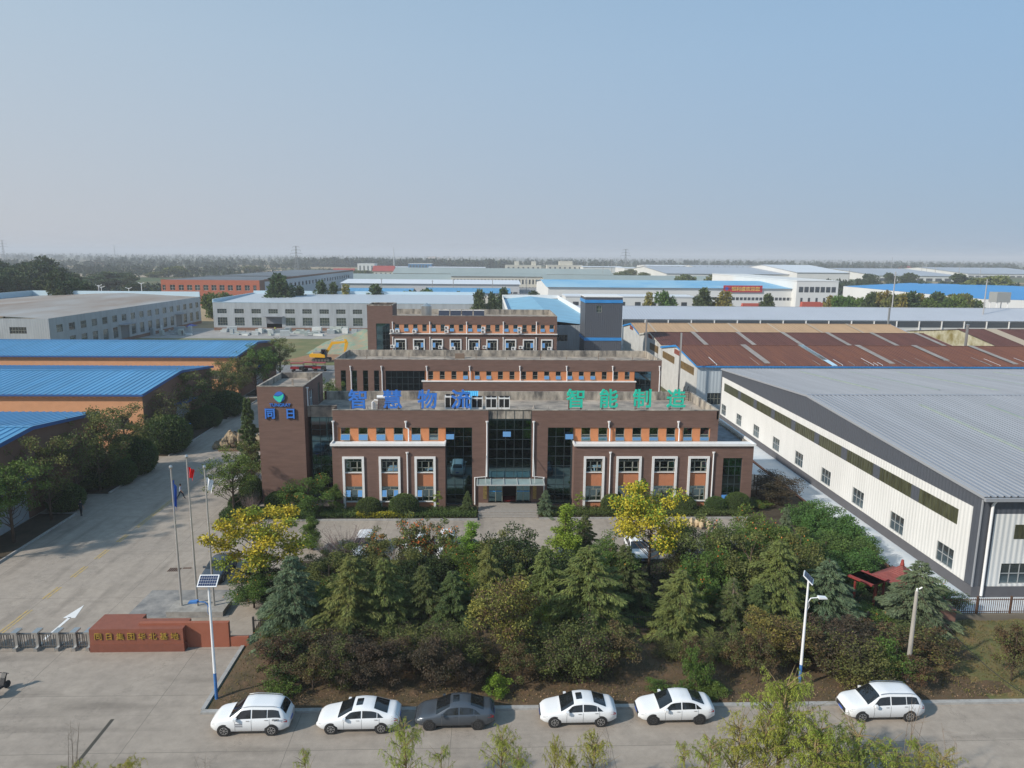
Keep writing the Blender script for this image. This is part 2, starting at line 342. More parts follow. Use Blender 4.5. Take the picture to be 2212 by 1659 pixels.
# ================================================================== SETTING
def sheet(name, m, pts, z): b = MB(); b.quad(*[(x, y, z) for x, y in pts]); return struct(name, b, m)
def rect(x0, x1, y0, y1): return [(x0, y0), (x1, y0), (x1, y1), (x0, y1)]
def field_mat():
    m = mat('plain_fields', (0.10, 0.105, 0.055), 0.95, spec=0.1); n = m.node_tree.nodes; l = m.node_tree.links; b = n['Principled BSDF']
    tc = n.new('ShaderNodeTexCoord'); mp = n.new('ShaderNodeMapping'); mp.inputs['Scale'].default_value = (0.0022, 0.006, 1); mp.inputs['Rotation'].default_value = (0, 0, 0.12); l.new(tc.outputs['Object'], mp.inputs[0])
    v = n.new('ShaderNodeTexVoronoi'); v.distance = 'CHEBYCHEV'; v.inputs['Scale'].default_value = 1.0; l.new(mp.outputs[0], v.inputs['Vector'])
    sp = n.new('ShaderNodeSeparateColor'); l.new(v.outputs['Color'], sp.inputs[0])
    cr = n.new('ShaderNodeValToRGB'); cr.color_ramp.interpolation = 'CONSTANT'; E = cr.color_ramp.elements
    E[0].position = 0; E[0].color = (0.075, 0.10, 0.045, 1); E[1].position = 0.3; E[1].color = (0.12, 0.12, 0.065, 1)
    for p, c in ((0.5, (0.17, 0.14, 0.085)), (0.68, (0.09, 0.115, 0.05)), (0.84, (0.33, 0.25, 0.15))): e = E.new(p); e.color = (*c, 1)
    l.new(sp.outputs[0], cr.inputs[0])
    nz = n.new('ShaderNodeTexNoise'); nz.inputs['Scale'].default_value = 0.05; nz.inputs['Detail'].default_value = 6; l.new(tc.outputs['Object'], nz.inputs['Vector'])
    hs = n.new('ShaderNodeHueSaturation'); mr = n.new('ShaderNodeMapRange'); mr.inputs['To Min'].default_value = 0.7; mr.inputs['To Max'].default_value = 1.25
    l.new(nz.outputs['Fac'], mr.inputs[0]); l.new(mr.outputs[0], hs.inputs['Value']); l.new(cr.outputs[0], hs.inputs['Color']); l.new(hs.outputs[0], b.inputs['Base Color']); return m
gb = MB(); gb.quad((-16000, -300, -0.02), (16000, -300, -0.02), (16000, 16000, -0.02), (-16000, 16000, -0.02)); struct('ground', gb, field_mat())
ROAD = paving('road_concrete', (0.37, 0.318, 0.265), (0.305, 0.263, 0.222), 9.0, 5.2, 2.0, 1.0)
YARD = paving('yard_concrete', (0.38, 0.325, 0.27), (0.315, 0.272, 0.23), 6.2, 9.0, 3.9, 0.5)
ASPH = paving('side_drive_concrete', (0.27, 0.27, 0.265), (0.20, 0.20, 0.20), 4.1, 8.0, 1.2, 0.0, stain=0.3)
BLUEP = mat('pale_new_concrete', (0.60, 0.61, 0.615), 0.85, nscale=0.35, namt=0.25, col2=(0.46, 0.52, 0.57))
DIRT = mat('verge_earth', (0.125, 0.075, 0.042), 0.95, nscale=1.1, namt=0.5, col2=(0.07, 0.055, 0.028), bump=0.6, bscale=8)
SOIL = mat('garden_soil', (0.07, 0.052, 0.032), 0.95, nscale=0.8, namt=0.4, bump=0.5, bscale=8)
GRASSM = mat('lawn', (0.095, 0.115, 0.035), 0.95, nscale=0.9, namt=0.5, col2=(0.17, 0.115, 0.05), bump=0.5, bscale=10)
sheet('road', ROAD, rect(-420, 420, 18, 38.62), 0.010)
sheet('entrance_apron', ROAD, [(-100, 38.62), (-17.0, 38.62), (-17.0, 46.3), (-100, 46.3)], 0.014)
sheet('yard', YARD, rect(-43.0, 35.5, 46.3, 71.0), 0.006)
sheet('left_drive', YARD, rect(-43.0, -24.0, 71.0, 170), 0.010)
sheet('left_apron', YARD, rect(-75, -43.0, 40, 175), 0.002)
sheet('building_yard', YARD, rect(-24, 35.5, 71, 175), 0.002)
sheet('back_road', ASPH, rect(-260, 30, 163, 174.5), 0.018)
sheet('warehouse_apron', BLUEP, rect(35.75, 110, 48.6, 122), 0.014)
sheet('flagpole_pavement', mat('old_pavement', (0.33, 0.31, 0.285), 0.9, nscale=0.7, namt=0.5, col2=(0.15, 0.15, 0.15)), [(-27.15, 50.2), (-19.5, 50.2), (-19.5, 54.7), (-27.15, 54.7)], 0.022)
# rising planted verge between road and fence
vb = MB(); NX, NY = 130, 16
for i in range(NX + 1):
    for j in range(NY + 1):
        x = -16.7 + i * (120.0 / NX); t = j / NY; y = 38.95 + t * 9.0
        z = 0.12 + 0.35 * math.sin(min(1, t * 1.3) * 1.4) * min(1, (x + 16.9) / 1.5) + 0.07 * math.sin(x * 1.7 + j) + 0.05 * math.sin(x * 3.1 - j * 1.3)
        if j == 0 or i == 0: z = 0.10
        vb.v.append((x, y, z))
for i in range(NX):
    for j in range(NY): a = i * (NY + 1) + j; vb.f.append((a, a + NY + 1, a + NY + 2, a + 1)); vb.m.append(1 if (i * 120.0 / NX - 16.7) > 31 + 2 * math.sin(j) else 0)
struct('verge', vb, [DIRT, GRASSM], smooth=True)
sheet('garden', SOIL, [(-16.9, 47.95), (35.5, 47.95), (35.5, 60.0), (-16.9, 60.0)], 0.10)
sheet('garden_side', SOIL, [(27.5, 60.0), (35.5, 60.0), (35.5, 79.0), (27.5, 79.0)], 0.10)
kb = MB(); kb.box(-17.0, 110, 38.62, 38.93, -0.05, 0.15); kb.box(-17.1, -16.85, 38.94, 46.0, -0.05, 0.16); struct('kerb', kb, CURB)
# far open ground near the works yards
sheet('works_yard', mat('works_paving', (0.36, 0.34, 0.32), 0.9, nscale=0.2, namt=0.3), rect(-118, -20, 230, 262), 0.02)
sheet('lawn', mat('dry_lawn', (0.20, 0.17, 0.075), 0.95, nscale=0.12, namt=0.4, col2=(0.10, 0.125, 0.045)), rect(-150, -18, 174.8, 230), 0.014)
sheet('bare_earth', mat('orange_earth', (0.34, 0.19, 0.10), 0.95, nscale=0.5, namt=0.4), [(-53, 180.5), (-33, 180.5), (-33, 196), (-47, 196)], 0.024)
sheet('stubble_field', mat('stubble', (0.52, 0.40, 0.26), 0.95, nscale=0.01, namt=0.2), [(-560, 1130), (-300, 990), (-230, 1120), (-470, 1260)], 0.05)
sheet('stubble_strip', mat('stubble2', (0.36, 0.28, 0.19), 0.95, nscale=0.01, namt=0.2), [(-760, 800), (-380, 800), (-330, 900), (-700, 930)], 0.05)
sheet('works_road', mat('grey_works', (0.27, 0.27, 0.27), 0.9, nscale=0.02, namt=0.3), rect(-60, 420, 205, 700), 0.004)

# road paint
YEL = mat('worn_yellow_paint', (0.52, 0.33, 0.06), 0.8, nscale=3, namt=0.45, col2=(0.33, 0.28, 0.2))
pb = MB(); first = True
for y0, y1 in ((48.2, 51.6), (53.4, 55.4), (57.2, 59.3), (60.9, 62.9), (64.7, 66.6), (68.3, 77.6)):
    pb.box(-35.13, -34.98, y0, y1, 0.0135, 0.0145); 
    if first or True: pb.box(-34.85, -34.70, y0, y1, 0.0135, 0.0145)
struct('road_marking', pb, YEL)
ab = MB(); z = 0.018
ab.quad((-31.38, 47.2, z), (-31.16, 47.2, z), (-31.16, 50.4, z), (-31.38, 50.4, z)); ab.quad((-31.72, 50.3, z), (-30.82, 50.3, z), (-31.27, 52.3, z))
tag(struct('direction_arrow', ab, WHITE), kind='structure')
pk = MB()
for x0, x1, y0, y1 in ((-32.2, -29.0, 84.0, 84.12), (-32.2, -32.08, 80, 84), (-29.1, -29.0, 80, 84)): pk.box(x0, x1, y0, y1, 0.0135, 0.0145)
struct('bay_marking', pk, WHITE)
dg_ = MB(); 
for k in range(6): dg_.box(-27.5 + k * .17, -27.4 + k * .17, 58.2, 58.9, 0.0, 0.03)
dg_.box(-26.4, -25.7, 58.75, 58.95, 0.0, 0.03)
tag(dg_.build('drain_grate', RUSTY), 'dark slotted drain grate set in the concrete beside the flagpoles', 'drain grate')
tr = MB(); tr.box(-22.05, -21.85, 33.2, 38.3, 0.0, 0.018)
struct('trench_cover', tr, mat('trench', (0.06, 0.055, 0.045), 0.9), parent=None)

# planting bed along the offices
bb = MB(); bb.box(-26.4, -1.0, 70.0, 73.8, 0.0, 0.16); bb.box(5.4, 35.4, 70.2, 73.8, 0.0, 0.16); bb.box(-27.6, -24.9, 69.2, 78, 0.0, 0.14)
struct('planting_bed', bb, SOIL)
kb2 = MB(); kb2.box(-26.4, -1.0, 69.85, 70.0, -.02, 0.19); kb2.box(5.4, 27.4, 70.05, 70.2, -.02, 0.19); struct('bed_kerb', kb2, CURB)
lb = MB(); kb3 = MB()
for y0, y1 in ((50, 72.0), (78.6, 88.1), (94.0, 111.5), (116, 133), (136, 158)):
    lb.box(-46.6, -43.0, y0, y1, 0, 0.14); kb3.box(-42.99, -42.84, y0, y1 + .15, -.02, 0.17); kb3.box(-46.6, -42.99, y1, y1 + .15, -.02, .17)
struct('drive_bed', lb, SOIL); struct('drive_kerb', kb3, CURB)

# ================================================================== OFFICE BUILDING (nearest)
U, L = 74.0, 72.7
off = thing('office_building', 'brown tiled three storey office block with blue and green rooftop characters, nearest the garden', 'building', (4, 80, 0))
SU = Frame((0, U, 0), 'S'); SL = Frame((0, L, 0), 'S')
w = MB()
# upper front: beam, columns, entrance bay hole; holes: 3rd floor recess + glass bays
HB = 10.77; FL = 9.78; YB = 84.6
wall(w, SU, -16.4, 0.1, 0, HB, [(-15.9, -4.46, 7.3, 8.87), (-4.46, -1.64, 0.2, 8.87), (-15.9, -4.46, 0, 7.3)][:2], 0.35)
wall(w, SU, 4.73, 24.93, 0, HB, [(6.49, 9.22, 0.2, 8.87), (9.22, 24.1, 7.3, 8.87)], 0.35)
# end and back walls, parapet
FE = Frame((24.93, 0, 0), 'E'); wall(w, FE, U, YB, 0, HB)
wall(w, Frame((0, YB, 0), 'N'), -24.93, 19.6, 0, HB); wall(w, Frame((-16.4, 0, 0), 'W'), -76.4, -U, 0, HB)
w.build('wall', BROWN, off, True)
p = MB(); t = 0.24
p.box(-16.42, 24.95, YB - t, YB + .02, FL, HB + .02); p.box(24.95 - t, 24.97, U, YB - t, FL, HB + .02)
p.box(-16.42, 0.1, U - .03, U + t, HB - .03, HB + .04); p.box(4.73, 24.95, U - .03, U + t, HB - .03, HB + .04); p.box(0.1, 4.73, U + .15, U + .15 + t, HB - .03, HB + .04)
p.box(-16.4, 24.9, U + t, U + t + .05, FL, HB - .03); p.box(-19.3, -16.42, YB - t, YB + .02, FL, HB + .02)
p.build('parapet', CONCW, off, True)
r = MB(); r.box(-16.4, 24.7, U + t + .05, YB - t, FL - .3, FL); r.box(-19.6, -16.4, 76.6, YB - t, FL - .3, FL); r.box(-19.6, -16.42, 76.35, 76.6, FL - .3, HB); r.build('flat_roof', CONC, off, True)
# lightning rods and cable humps
lr = MB()
for x in (-14.6, -11.8, -6.0, -2.0, 1.5, 3.2, 6.5, 12.0, 16.5, 22.0): lr.box(x, x + .05, U + .3, U + .35, FL, HB + .35); lr.cut()
for x, y in ((-9, 77.4), (-13.6, 78.6), (-4.4, 76.6), (0.2, 77), (9.3, 77.5), (5.2, 79.5), (17.3, 77.2), (14, 79.6), (-11, 80.5), (20.6, 76.4)): lr.tube([(x, y, FL), (x + .1, y, FL + .5)], .03, 4); lr.lathe([(0.2, FL), (0.05, FL + .35)], (x + .1, y, 0), 6); lr.cut()
lr.build_pieces('lightning_rod', mat('rod_grey', (0.28, 0.25, 0.22), .8), off, True)
# orange band panels between the 3rd floor windows + band wall behind
bw = MB(); FR3 = Frame((0, U + .12, 0), 'S')
XL = [-15.62 + 1.874 * i for i in range(6)]; XR = [10.1 + 1.847 * i for i in range(8)]
hl = [(x, x + 1.0, 7.42, 8.86) for x in XL]; hr = [(x, x + 1.0, 7.36, 8.86) for x in XR]
wall(bw, FR3, -15.9, -4.46, 7.2, 8.87, hl, .14); bw.cut(); wall(bw, FR3, 9.22, 24.1, 7.2, 8.87, hr, .14); bw.cut()
bw.build_pieces('orange_band', ORANGE, off, True)
for i, h in enumerate(hl): window(off, FR3, *h, 'slim', .12, opened=((0, 1, 0.0, .48, 24 if i == 0 else 13),) if i < 5 else ())
for h in hr: window(off, FR3, *h, 'slim', .12, opened=((0, 1, 0.0, .30, 8),))
lg = MB()
lg.box(-16.45, -4.42, L - .22, U + .02, 7.24, 7.36); lg.box(-16.45, -4.42, L - .22, L - .12, 7.36, 7.50); lg.box(-16.45, -16.30, L - .12, U - .04, 7.36, 7.5); lg.box(-4.57, -4.42, L - .12, U - .04, 7.36, 7.5)
lg.cut(); lg.box(9.16, 28.66, L - .22, U + .02, 7.20, 7.32); lg.box(9.16, 28.66, L - .22, L - .12, 7.32, 7.46); lg.box(9.16, 9.3, L - .12, U - .04, 7.32, 7.46)
lg.box(28.5, 28.66, L - .12, YB, 7.2, 7.46); lg.cut(); lg.build_pieces('white_ledge', WHITE, off, True)
# lower wings
F1 = [(-15.25, -12.98), (-11.44, -9.19), (-7.69, -5.47)]; F2 = [(10.26, 12.5), (13.74, 16.45), (17.58, 20.3), (21.48, 23.76)]
w2 = MB(); holes = [(a + .24, b - .24, 0.15, 5.82) for a, b in F1]
wall(w2, SL, -16.3, -4.46, 0.12, 7.24, holes, .3); wall(w2, Frame((-4.46, 0, 0), 'E'), L, U + .4, 0.12, 7.24); wall(w2, Frame((-16.3, 0, 0), 'W'), -U, -L, 0.12, 7.24); w2.cut()
holes = [(a + .24, b - .24, 0.15, 5.82) for a, b in F2] + [(25.28, 27.38, .88, 5.84)]
wall(w2, SL, 9.22, 28.5, 0.12, 7.2, holes, .3)
wall(w2, Frame((9.22, 0, 0), 'W'), -U - .4, -L, 0.12, 7.2)
wall(w2, Frame((28.5, 0, 0), 'E'), L, YB, 0.12, 7.2); wall(w2, Frame((0, YB, 0), 'N'), -28.5, -24.93, 0, 7.2); w2.cut()
w2.build_pieces('lower_wall', BROWN, off, True)
rf = MB(); rf.box(24.95, 28.5, U - 1.1, YB, 6.7, 6.92); rf.build('terrace_roof', mat('wet_felt', (0.22, 0.235, 0.25), .7, nscale=1.2, namt=.5), off, True)
pp = MB(); pp.box(28.28, 28.5, L + .02, YB, 6.92, 7.19); pp.box(24.95, 28.28, YB - .2, YB, 6.92, 7.19); pp.build('terrace_parapet', CONCW, off, True)
fm = MB(); sp = MB()
for (a, b) in F1 + F2:
    for x0, x1, z0, z1 in ((a, a + .24, .1, 6.05), (b - .24, b, .1, 6.05), (a + .24, b - .24, 5.82, 6.05)): abox(fm, SL, x0, x1, -.02, .14, z0, z1)
    abox(fm, SL, a + .24, b - .24, -.16, -.02, 4.22, 4.29); abox(fm, SL, a + .24, b - .24, -.16, -.02, 1.0, 1.07)
    abox(sp, SL, a + .24, b - .24, -.34, -.18, 2.72, 4.22); sp.cut(); abox(sp, SL, a + .24, b - .24, -.34, -.18, .15, 1.0); sp.cut()
    fm.cut(); k = (a + b) / 2; right = (a, b) in F2
    if not right: op = ((0, .31, .3, .77, 20), (.69, 1, .3, .77, 20)) if a < -9 else ((0, .31, .3, .77, 20),)
    else: op = ()
    window(off, SL, a + .24, b - .24, 1.07, 2.72, 'trio', .24, opened=op)
    window(off, SL, a + .24, b - .24, 4.29, 5.82, 'trio', .24, opened=((.69, 1, .3, .77, 5),) if a > 17 else ())
fm.build_pieces('window_surround', WHITE, off, True); sp.build_pieces('spandrel', mat('spandrel_orange', (0.50, 0.20, 0.10), .8, nscale=2, namt=.12), off, True)
bs = MB(); abox(bs, SL, -16.35, -4.4, 0, .12, 0, .12); bs.cut(); abox(bs, SL, 9.15, 24.6, 0, .12, 0, .12); bs.cut(); bs.build_pieces('white_plinth', WHITE, off, True)
# curtain glazing
CF = DARKM
window(off, SU, -4.46, -1.64, .2, 8.87, 'curt3x8', .33, CURT, CF)
window(off, SU, 6.49, 9.22, .2, 8.87, 'curt3x8', .33, CURT, CF)
window(off, SL, 25.28, 27.38, .88, 5.84, 'curt3x5', .22, CURT, CF, opened=((0.0, .45, 0.0, .17, 30),))
window(off, Frame((0, 74.25, 0), 'S'), 0.1, 4.73, 3.2, 10.74, 'curt5x7', 0, CURT, CF)
window(off, Frame((0, 76.4, 0), 'S'), -19.3, -16.4, 0.1, 10.7, 'curt3x8', 0, CURT, CF)
ob = MB()
for x, z in ((-4.42, 7.62), (8.36, 7.62), (1.65, 7.9)): ob.box(x, x + .85, 73.9 if x < 0 or x > 5 else 73.85, 73.93 if x < 0 or x > 5 else 73.88, z, z + .55, Matrix.Translation((x, 73.9, z + .55)) @ Matrix.Rotation(-rad(12), 4, 'X') @ Matrix.Translation((-x, -73.9, -z - .55))); ob.cut()
ob.build_pieces('open_sash', SASHG, off, True)
# entrance: jambs, doors, canopy, steps
eb = MB(); eb.box(-.62, 0.08, 73.975, 74.3, 0.45, 3.1); eb.cut(); eb.box(4.75, 5.5, 73.975, 74.3, .45, 3.1); eb.cut(); eb.box(0.1, 4.73, 74.25, 75.6, 3.02, 3.2); eb.cut(); eb.build_pieces('entrance_wall', BROWN, off, True)
dr = MB(); dr.box(0.1, 4.73, 76.5, 76.6, .45, 3.0); dr.box(.1, .15, 74.3, 76.5, .45, 3.0); dr.box(4.68, 4.73, 74.3, 76.5, .45, 3.0); dr.build('lobby', mat('lobby', (0.09, 0.06, 0.045), .8), off, True)
mt = MB(); mt.box(1.7, 3.1, 74.4, 76.2, .455, .48); mt.build('door_mat', mat('red_mat', (0.22, 0.02, 0.02), .9), off, True)
for x0, x1 in ((.15, 1.65), (3.15, 4.68)):
    d = MB(); d.box(x0, x1, 74.28, 74.31, .47, 3.0); do = d.build('door', CURT, off, True)
    fb_ = MB()
    for q in (x0, (x0 + x1) / 2 - .03, x1 - .06): fb_.box(q, q + .06, 74.24, 74.28, .47, 3.0)
    f_ = fb_.build('door_frame', ALU, off, True)
    st = MB(); st.box(x0 + .06, x1 - .06, 74.235, 74.239, 1.62, 1.72); st.build('door_stripe', mat('blue_stripe', (0.05, .3, .7), .5), off, True)
pl_ = MB()
for x0 in (-.45, 4.95): pl_.box(x0, x0 + .4, 73.93, 73.975, .9, 2.9); pl_.cut()
pl_.build_pieces('plaque', mat('brass', (0.45, .33, .13), .35, metal=.6, nscale=5, namt=.5), off, True)
cn = MB(); cn.box(-1.15, 6.1, 71.9, 74.0, 3.12, 3.16); cn.build('canopy', mat('frosted_glass', (0.30, 0.38, 0.37), .3, nscale=1, namt=.2), off, True)
cr = MB()
for i in range(6): x = -1.1 + i * 1.42; cr.box(x, x + .07, 71.9, 74.0, 3.17, 3.25)
cr.box(-1.15, 6.1, 71.84, 71.9, 3.08, 3.2)
for x in (-.1, 4.95): cr.tube([(x, 74, 6.0), (x + (-.1 if x < 0 else .1), 72.2, 3.25)], .035, 5)
cr.build('canopy_frame', mat('canopy_grey', (0.42, .43, .42), .5), off, True)
st = MB(); st.box(-.95, 5.35, 71.1, 74.0, 0, .45); st.box(-.95, 5.35, 70.8, 71.1, 0, .30); st.box(-.95, 5.35, 70.5, 70.8, 0, .15); st.build('steps', mat('granite', (0.33, 0.30, 0.27), .7, nscale=5, namt=.2), off, True)
# downpipes
def downpipe(parent, pts, r=.07):
    b = MB(); b.tube(pts, r, 8); x, y, z = pts[0]; b.lathe([(r, -.08), (.15, .12), (.17, .2), (.0, .2)], (x, y, z), 8)
    return b.build('downpipe', PIPE, parent, True)
for x in (-16.35, -8.68, 13.04, 20.56):
    dx = .28 if abs(x + 8.68) < .1 else (.12 if x > 0 else 0); downpipe(off, [(x, U - .12, 9.4), (x, U - .12, 8.9), (x + dx, U - .12, 8.75), (x + dx, U - .12, 7.4)])
for x in (-8.44, 13.08, 24.16): downpipe(off, [(x, L - .12, 6.35), (x, L - .12, .2)])
downpipe(off, [(-.05, U - .12, 9.4), (-.05, U - .12, 3.45), (-1.35, U - .12, 3.35), (-1.35, U - .12, .3)]); downpipe(off, [(4.95, U - .12, 9.4), (4.95, U - .12, 3.45), (6.15, U - .12, 3.35), (6.15, U - .12, .3)])

# stair tower (part of the same building)
tw = MB(); TX0, TX1, TY0, TY1, TH = -24.5, -19.62, 75.0, 84.0, 13.1
wall(tw, Frame((0, TY0, 0), 'S'), TX0, TX1, 0, TH); FT = Frame((TX1, 0, 0), 'E')
hE = [(77.6, 79.0, 10.25, 12.1), (81.6, 82.4, 9.9, 12.3)]
wall(tw, FT, TY0, TY1, 0, TH, hE, .15); wall(tw, Frame((TX0, 0, 0), 'W'), -TY1, -TY0, 0, TH); wall(tw, Frame((0, TY1, 0), 'N'), -TX1, -TX0, 0, TH)
tw.build('stair_tower', BROWN, off, True)
window(off, FT, *hE[0], 'grid22', .14, fm=WHITE); window(off, FT, *hE[1], 'grid11', .14)
tp = MB()
for a, b, c_, d in ((TX0 - .03, TX1 + .03, TY0 - .03, TY0 + .22), (TX0 - .03, TX1 + .03, TY1 - .22, TY1 + .03), (TX0 - .03, TX0 + .22, TY0 + .22, TY1 - .22), (TX1 - .22, TX1 + .03, TY0 + .22, TY1 - .22)): tp.box(a, b, c_, d, TH - .75, TH + .04) if False else tp.box(a, b, c_, d, TH - .02, TH + .04)
for a, b, c_, d in ((TX0 + .01, TX1 - .01, TY1 - .22, TY1 - .01), (TX0 + .01, TX0 + .22, TY0 + .22, TY1 - .22), (TX1 - .22, TX1 - .01, TY0 + .22, TY1 - .22), (TX0 + .01, TX1 - .01, TY0 + .01, TY0 + .22)): tp.box(a, b, c_, d, TH - .7, TH - .02)
tp.build('tower_parapet', CONCW, off, True)
tr_ = MB(); tr_.box(TX0 + .22, TX1 - .22, TY0 + .22, TY1 - .22, TH - .9, TH - .62); tr_.box(-21.9, -21.7, 79, 79.1, TH - .62, TH + .1); tr_.box(-20.9, -20.6, 82, 82.3, TH - .62, TH - .2); tr_.build('tower_roof', CONC, off, True)
downpipe(off, [(-19.5, 76.2, 12.6), (-19.5, 76.2, 10.75)])
# tower emblem and characters
def disc(mb, c, r, y0, y1, n=28, sx=1.0):
    mb.prism([(c[0] + r * sx * math.cos(2 * math.pi * k / n), c[1] + r * math.sin(2 * math.pi * k / n)) for k in range(n)], y0, y1)
em = D(604, 857, 75); ex, ez = em.x, em.z
e = MB(); disc(e, (ex, ez), .56, 74.86, 74.98)
eo = e.build('emblem', mat('emblem_blue', (0.04, 0.16, 0.55), .45), off, True)
e = MB(); pts = [(-.50, .20), (-.2, .08), (.15, .14), (.50, .36), (.52, .1), (.2, -.52), (.02, -.56), (-.35, -.25), (-.56, .0)]
e.prism([(ex - .05 + a, ez - .02 + b) for a, b in pts], 74.80, 74.86)
g_ = MB(); g_.prism([(ex - .55, ez + .21), (ex - .1, ez + .14), (ex + .25, ez + .28), (ex + .5, ez + .45), (ex + .2, ez + .2), (ex - .1, ez + .06), (ex - .5, ez + .13)], 74.785, 74.80)
eg = e.build('emblem_leaf', mat('emblem_green', (0.05, 0.58, 0.40), .45), off, True); g_.build('emblem_curve', mat('emblem_navy', (0.02, .06, .22), .5), off, True)
tb = D(605, 874.5, 75)
text_mesh('emblem_lettering', 'TUNGRAY', .46, .08, BLUEL, off, Matrix.Translation(Vector((tb.x + .03, 74.93, tb.z)) - off.location), .016, 1.02)
for ch, px in (('同', 584), ('日', 628.5)):
    q = D(px, 893, 75); text_mesh('character', ch, 1.2, .16, BLUEL, off, Matrix.Translation(Vector((q.x, 74.9, q.z)) - off.location), .05, .98)

# rooftop characters, each on its own stand
def roofchar(ch, px, color, col_name, what):
    q = D(px, 862 if px < 1100 else 860.5, 75.0); zc = q.z
    t = thing('rooftop_character', what, 'sign', (q.x, 75.0, FL), group='characters standing on the office roof')
    text_mesh('character', ch, 2.15, .14, color, t, Matrix.Translation((0, 0, zc - FL)), .06, 1.0)
    s = MB()
    for x in (-.72, -.6, .58, .72): s.tube([(x, .1, 0), (x, .1, zc - FL + .8)], .028, 4)
    for x in (-.66, .65):
        s.tube([(x, .1, .9), (x - .35, .75, 0)], .025, 4); s.tube([(x, .1, 1.8), (x + .1, 1.1, 0)], .025, 4); s.tube([(x - .12, .1, .3), (x + .12, .1, 1.0)], .02, 4)
    s.tube([(-.72, .12, .95), (.72, .12, .95)], .022, 4); s.build('stand', RUSTY, t)
names = ['first', 'second', 'third', 'fourth']
for k, (ch, px) in enumerate((('智', 772.5), ('慧', 848), ('物', 923), ('流', 995.5))): roofchar(ch, px, BLUEL, 'blue', f'blue {ch} character on a rusty stand, {names[k]} from the left on the office roof')
for k, (ch, px) in enumerate((('智', 1243), ('能', 1315), ('制', 1387), ('造', 1461))): roofchar(ch, px, GREENL, 'green', f'green {ch} character on a rusty stand, {names[k]} of the green ones on the office roof')

# chillers
ch0 = None
chl = ['tall white chiller unit left of the blue 流 character, at the rear', 'tall white chiller unit behind the blue 流 character', 'low white chiller just right of the blue 流 character', 'low white chiller, middle of the three nearest the roof centre', 'low white chiller standing rightmost of the roof units']
for k, (px, py, yy) in enumerate(((973.5, 874, 76.9), (1003, 874, 76.9), (1030.5, 872, 77.4), (1061, 872, 77.4), (1089, 872, 77.4))):
    loc = D(px, 872, yy); loc.z = FL
    if ch0 is None:
        ch0 = thing('chiller', chl[0], 'chiller', loc, group='chiller units on the office roof')
        b = MB(); b.box(-.62, .62, -.45, .45, .12, .75); b.box(-.62, -.55, -.45, .45, .75, 2.0); b.box(.55, .62, -.45, .45, .75, 2.0); b.box(-.55, .55, -.45, .45, 1.86, 2.0); b.box(-.04, .04, -.45, -.40, .75, 1.86); b.box(-.55, .55, .4, .45, .75, 1.86); b.build('casing', WHITE, ch0)
        b = MB(); b.box(-.55, -.04, -.42, .38, .76, 1.85); b.box(.04, .55, -.42, .38, .76, 1.85); b.build('coil', BLACK, ch0)
        for s in (-.29, .29): b = MB(); b.lathe([(.27, 2.0), (.27, 2.13), (.22, 2.13), (.20, 2.04), (0, 2.04)], (s, 0, 0), 14); b.build('fan', BLACK, ch0)
        b = MB(); b.box(-.7, .7, -.5, .5, 0, .12); b.build('base', CONC, ch0)
    else:
        o = dup(ch0, loc, label=chl[k])
        if k > 1: o.scale = (1, 1, .86)
# small shed on roof
q = D(1017, 838, 79.2)
sh = thing('roof_shed', 'small bright blue sheet metal shed behind the white chillers on the office roof', 'shed', (q.x, 79.2, FL))
b = MB(); b.box(-.75, .75, -.5, .5, 0, 1.55); b.build('wall', mat('shed_blue', (0.06, 0.30, 0.62), .5), sh)
b = MB(); ribs(b, (-.85, -.6, 1.35), (.85, -.6, 1.35), (.85, .6, 1.95), (-.85, .6, 1.95), .2, .05); b.build('roof', mat('shed_roof', (0.10, 0.45, 0.72), .45), sh)
# solar water heater
q = D(826, 866, 76.6); sw = thing('solar_water_heater', 'solar water heater with dark tubes and white tank behind the blue 慧 character', 'water heater', (q.x, 77.2, FL))
b = MB()
for k in range(16): x = -.55 + k * .073; b.tube([(x, -.9, .15), (x, .35, 1.5)], .028, 6)
b.build('tube', mat('vacuum_tube', (0.05, .035, .035), .2), sw)
b = MB(); b.tube([(-.75, .5, 1.65), (.75, .5, 1.65)], .2, 12); b.build('tank', PIPE, sw)
b = MB(); b.box(-.62, .62, -.98, -.9, .02, .12); b.tube([(-.6, .5, 0), (-.6, .5, 1.5)], .03, 4); b.tube([(.6, .5, 0), (.6, .5, 1.5)], .03, 4); b.build('frame', mat('red_frame', (.25, .04, .04), .6), sw)
q = D(808, 857, 78); ct = thing('pipe_cluster', 'lagged white pipes bending beside the solar water heater', 'pipes', (q.x - .2, 78, FL))
b = MB(); b.tube([(0, 0, 0), (0, 0, 1.0), (.25, 0, 1.25), (.6, 0, 1.2)], .1, 8); b.tube([(.25, .1, 0), (.25, .1, .8), (0, .1, 1.1)], .07, 8); b.build('pipe', PIPE, ct)
q = D(1480, 845, 83.3); ld = thing('roof_ladder', 'thin black ladder hooped over the rear parapet behind the green 造 character', 'ladder', (q.x + .4, 83.9, FL))
b = MB()
for s in (-.25, .25): b.tube([(s, 0, 0), (s, 0, 1.3), (s, .25, 1.75), (s, .6, 1.6), (s, .8, .6)], .035, 5)
for k in range(5): b.tube([(-.25, 0, .2 + .28 * k), (.25, 0, .2 + .28 * k)], .02, 4)
b.build('rail', BLACK, ld)
q = D(1000, 872, 76)

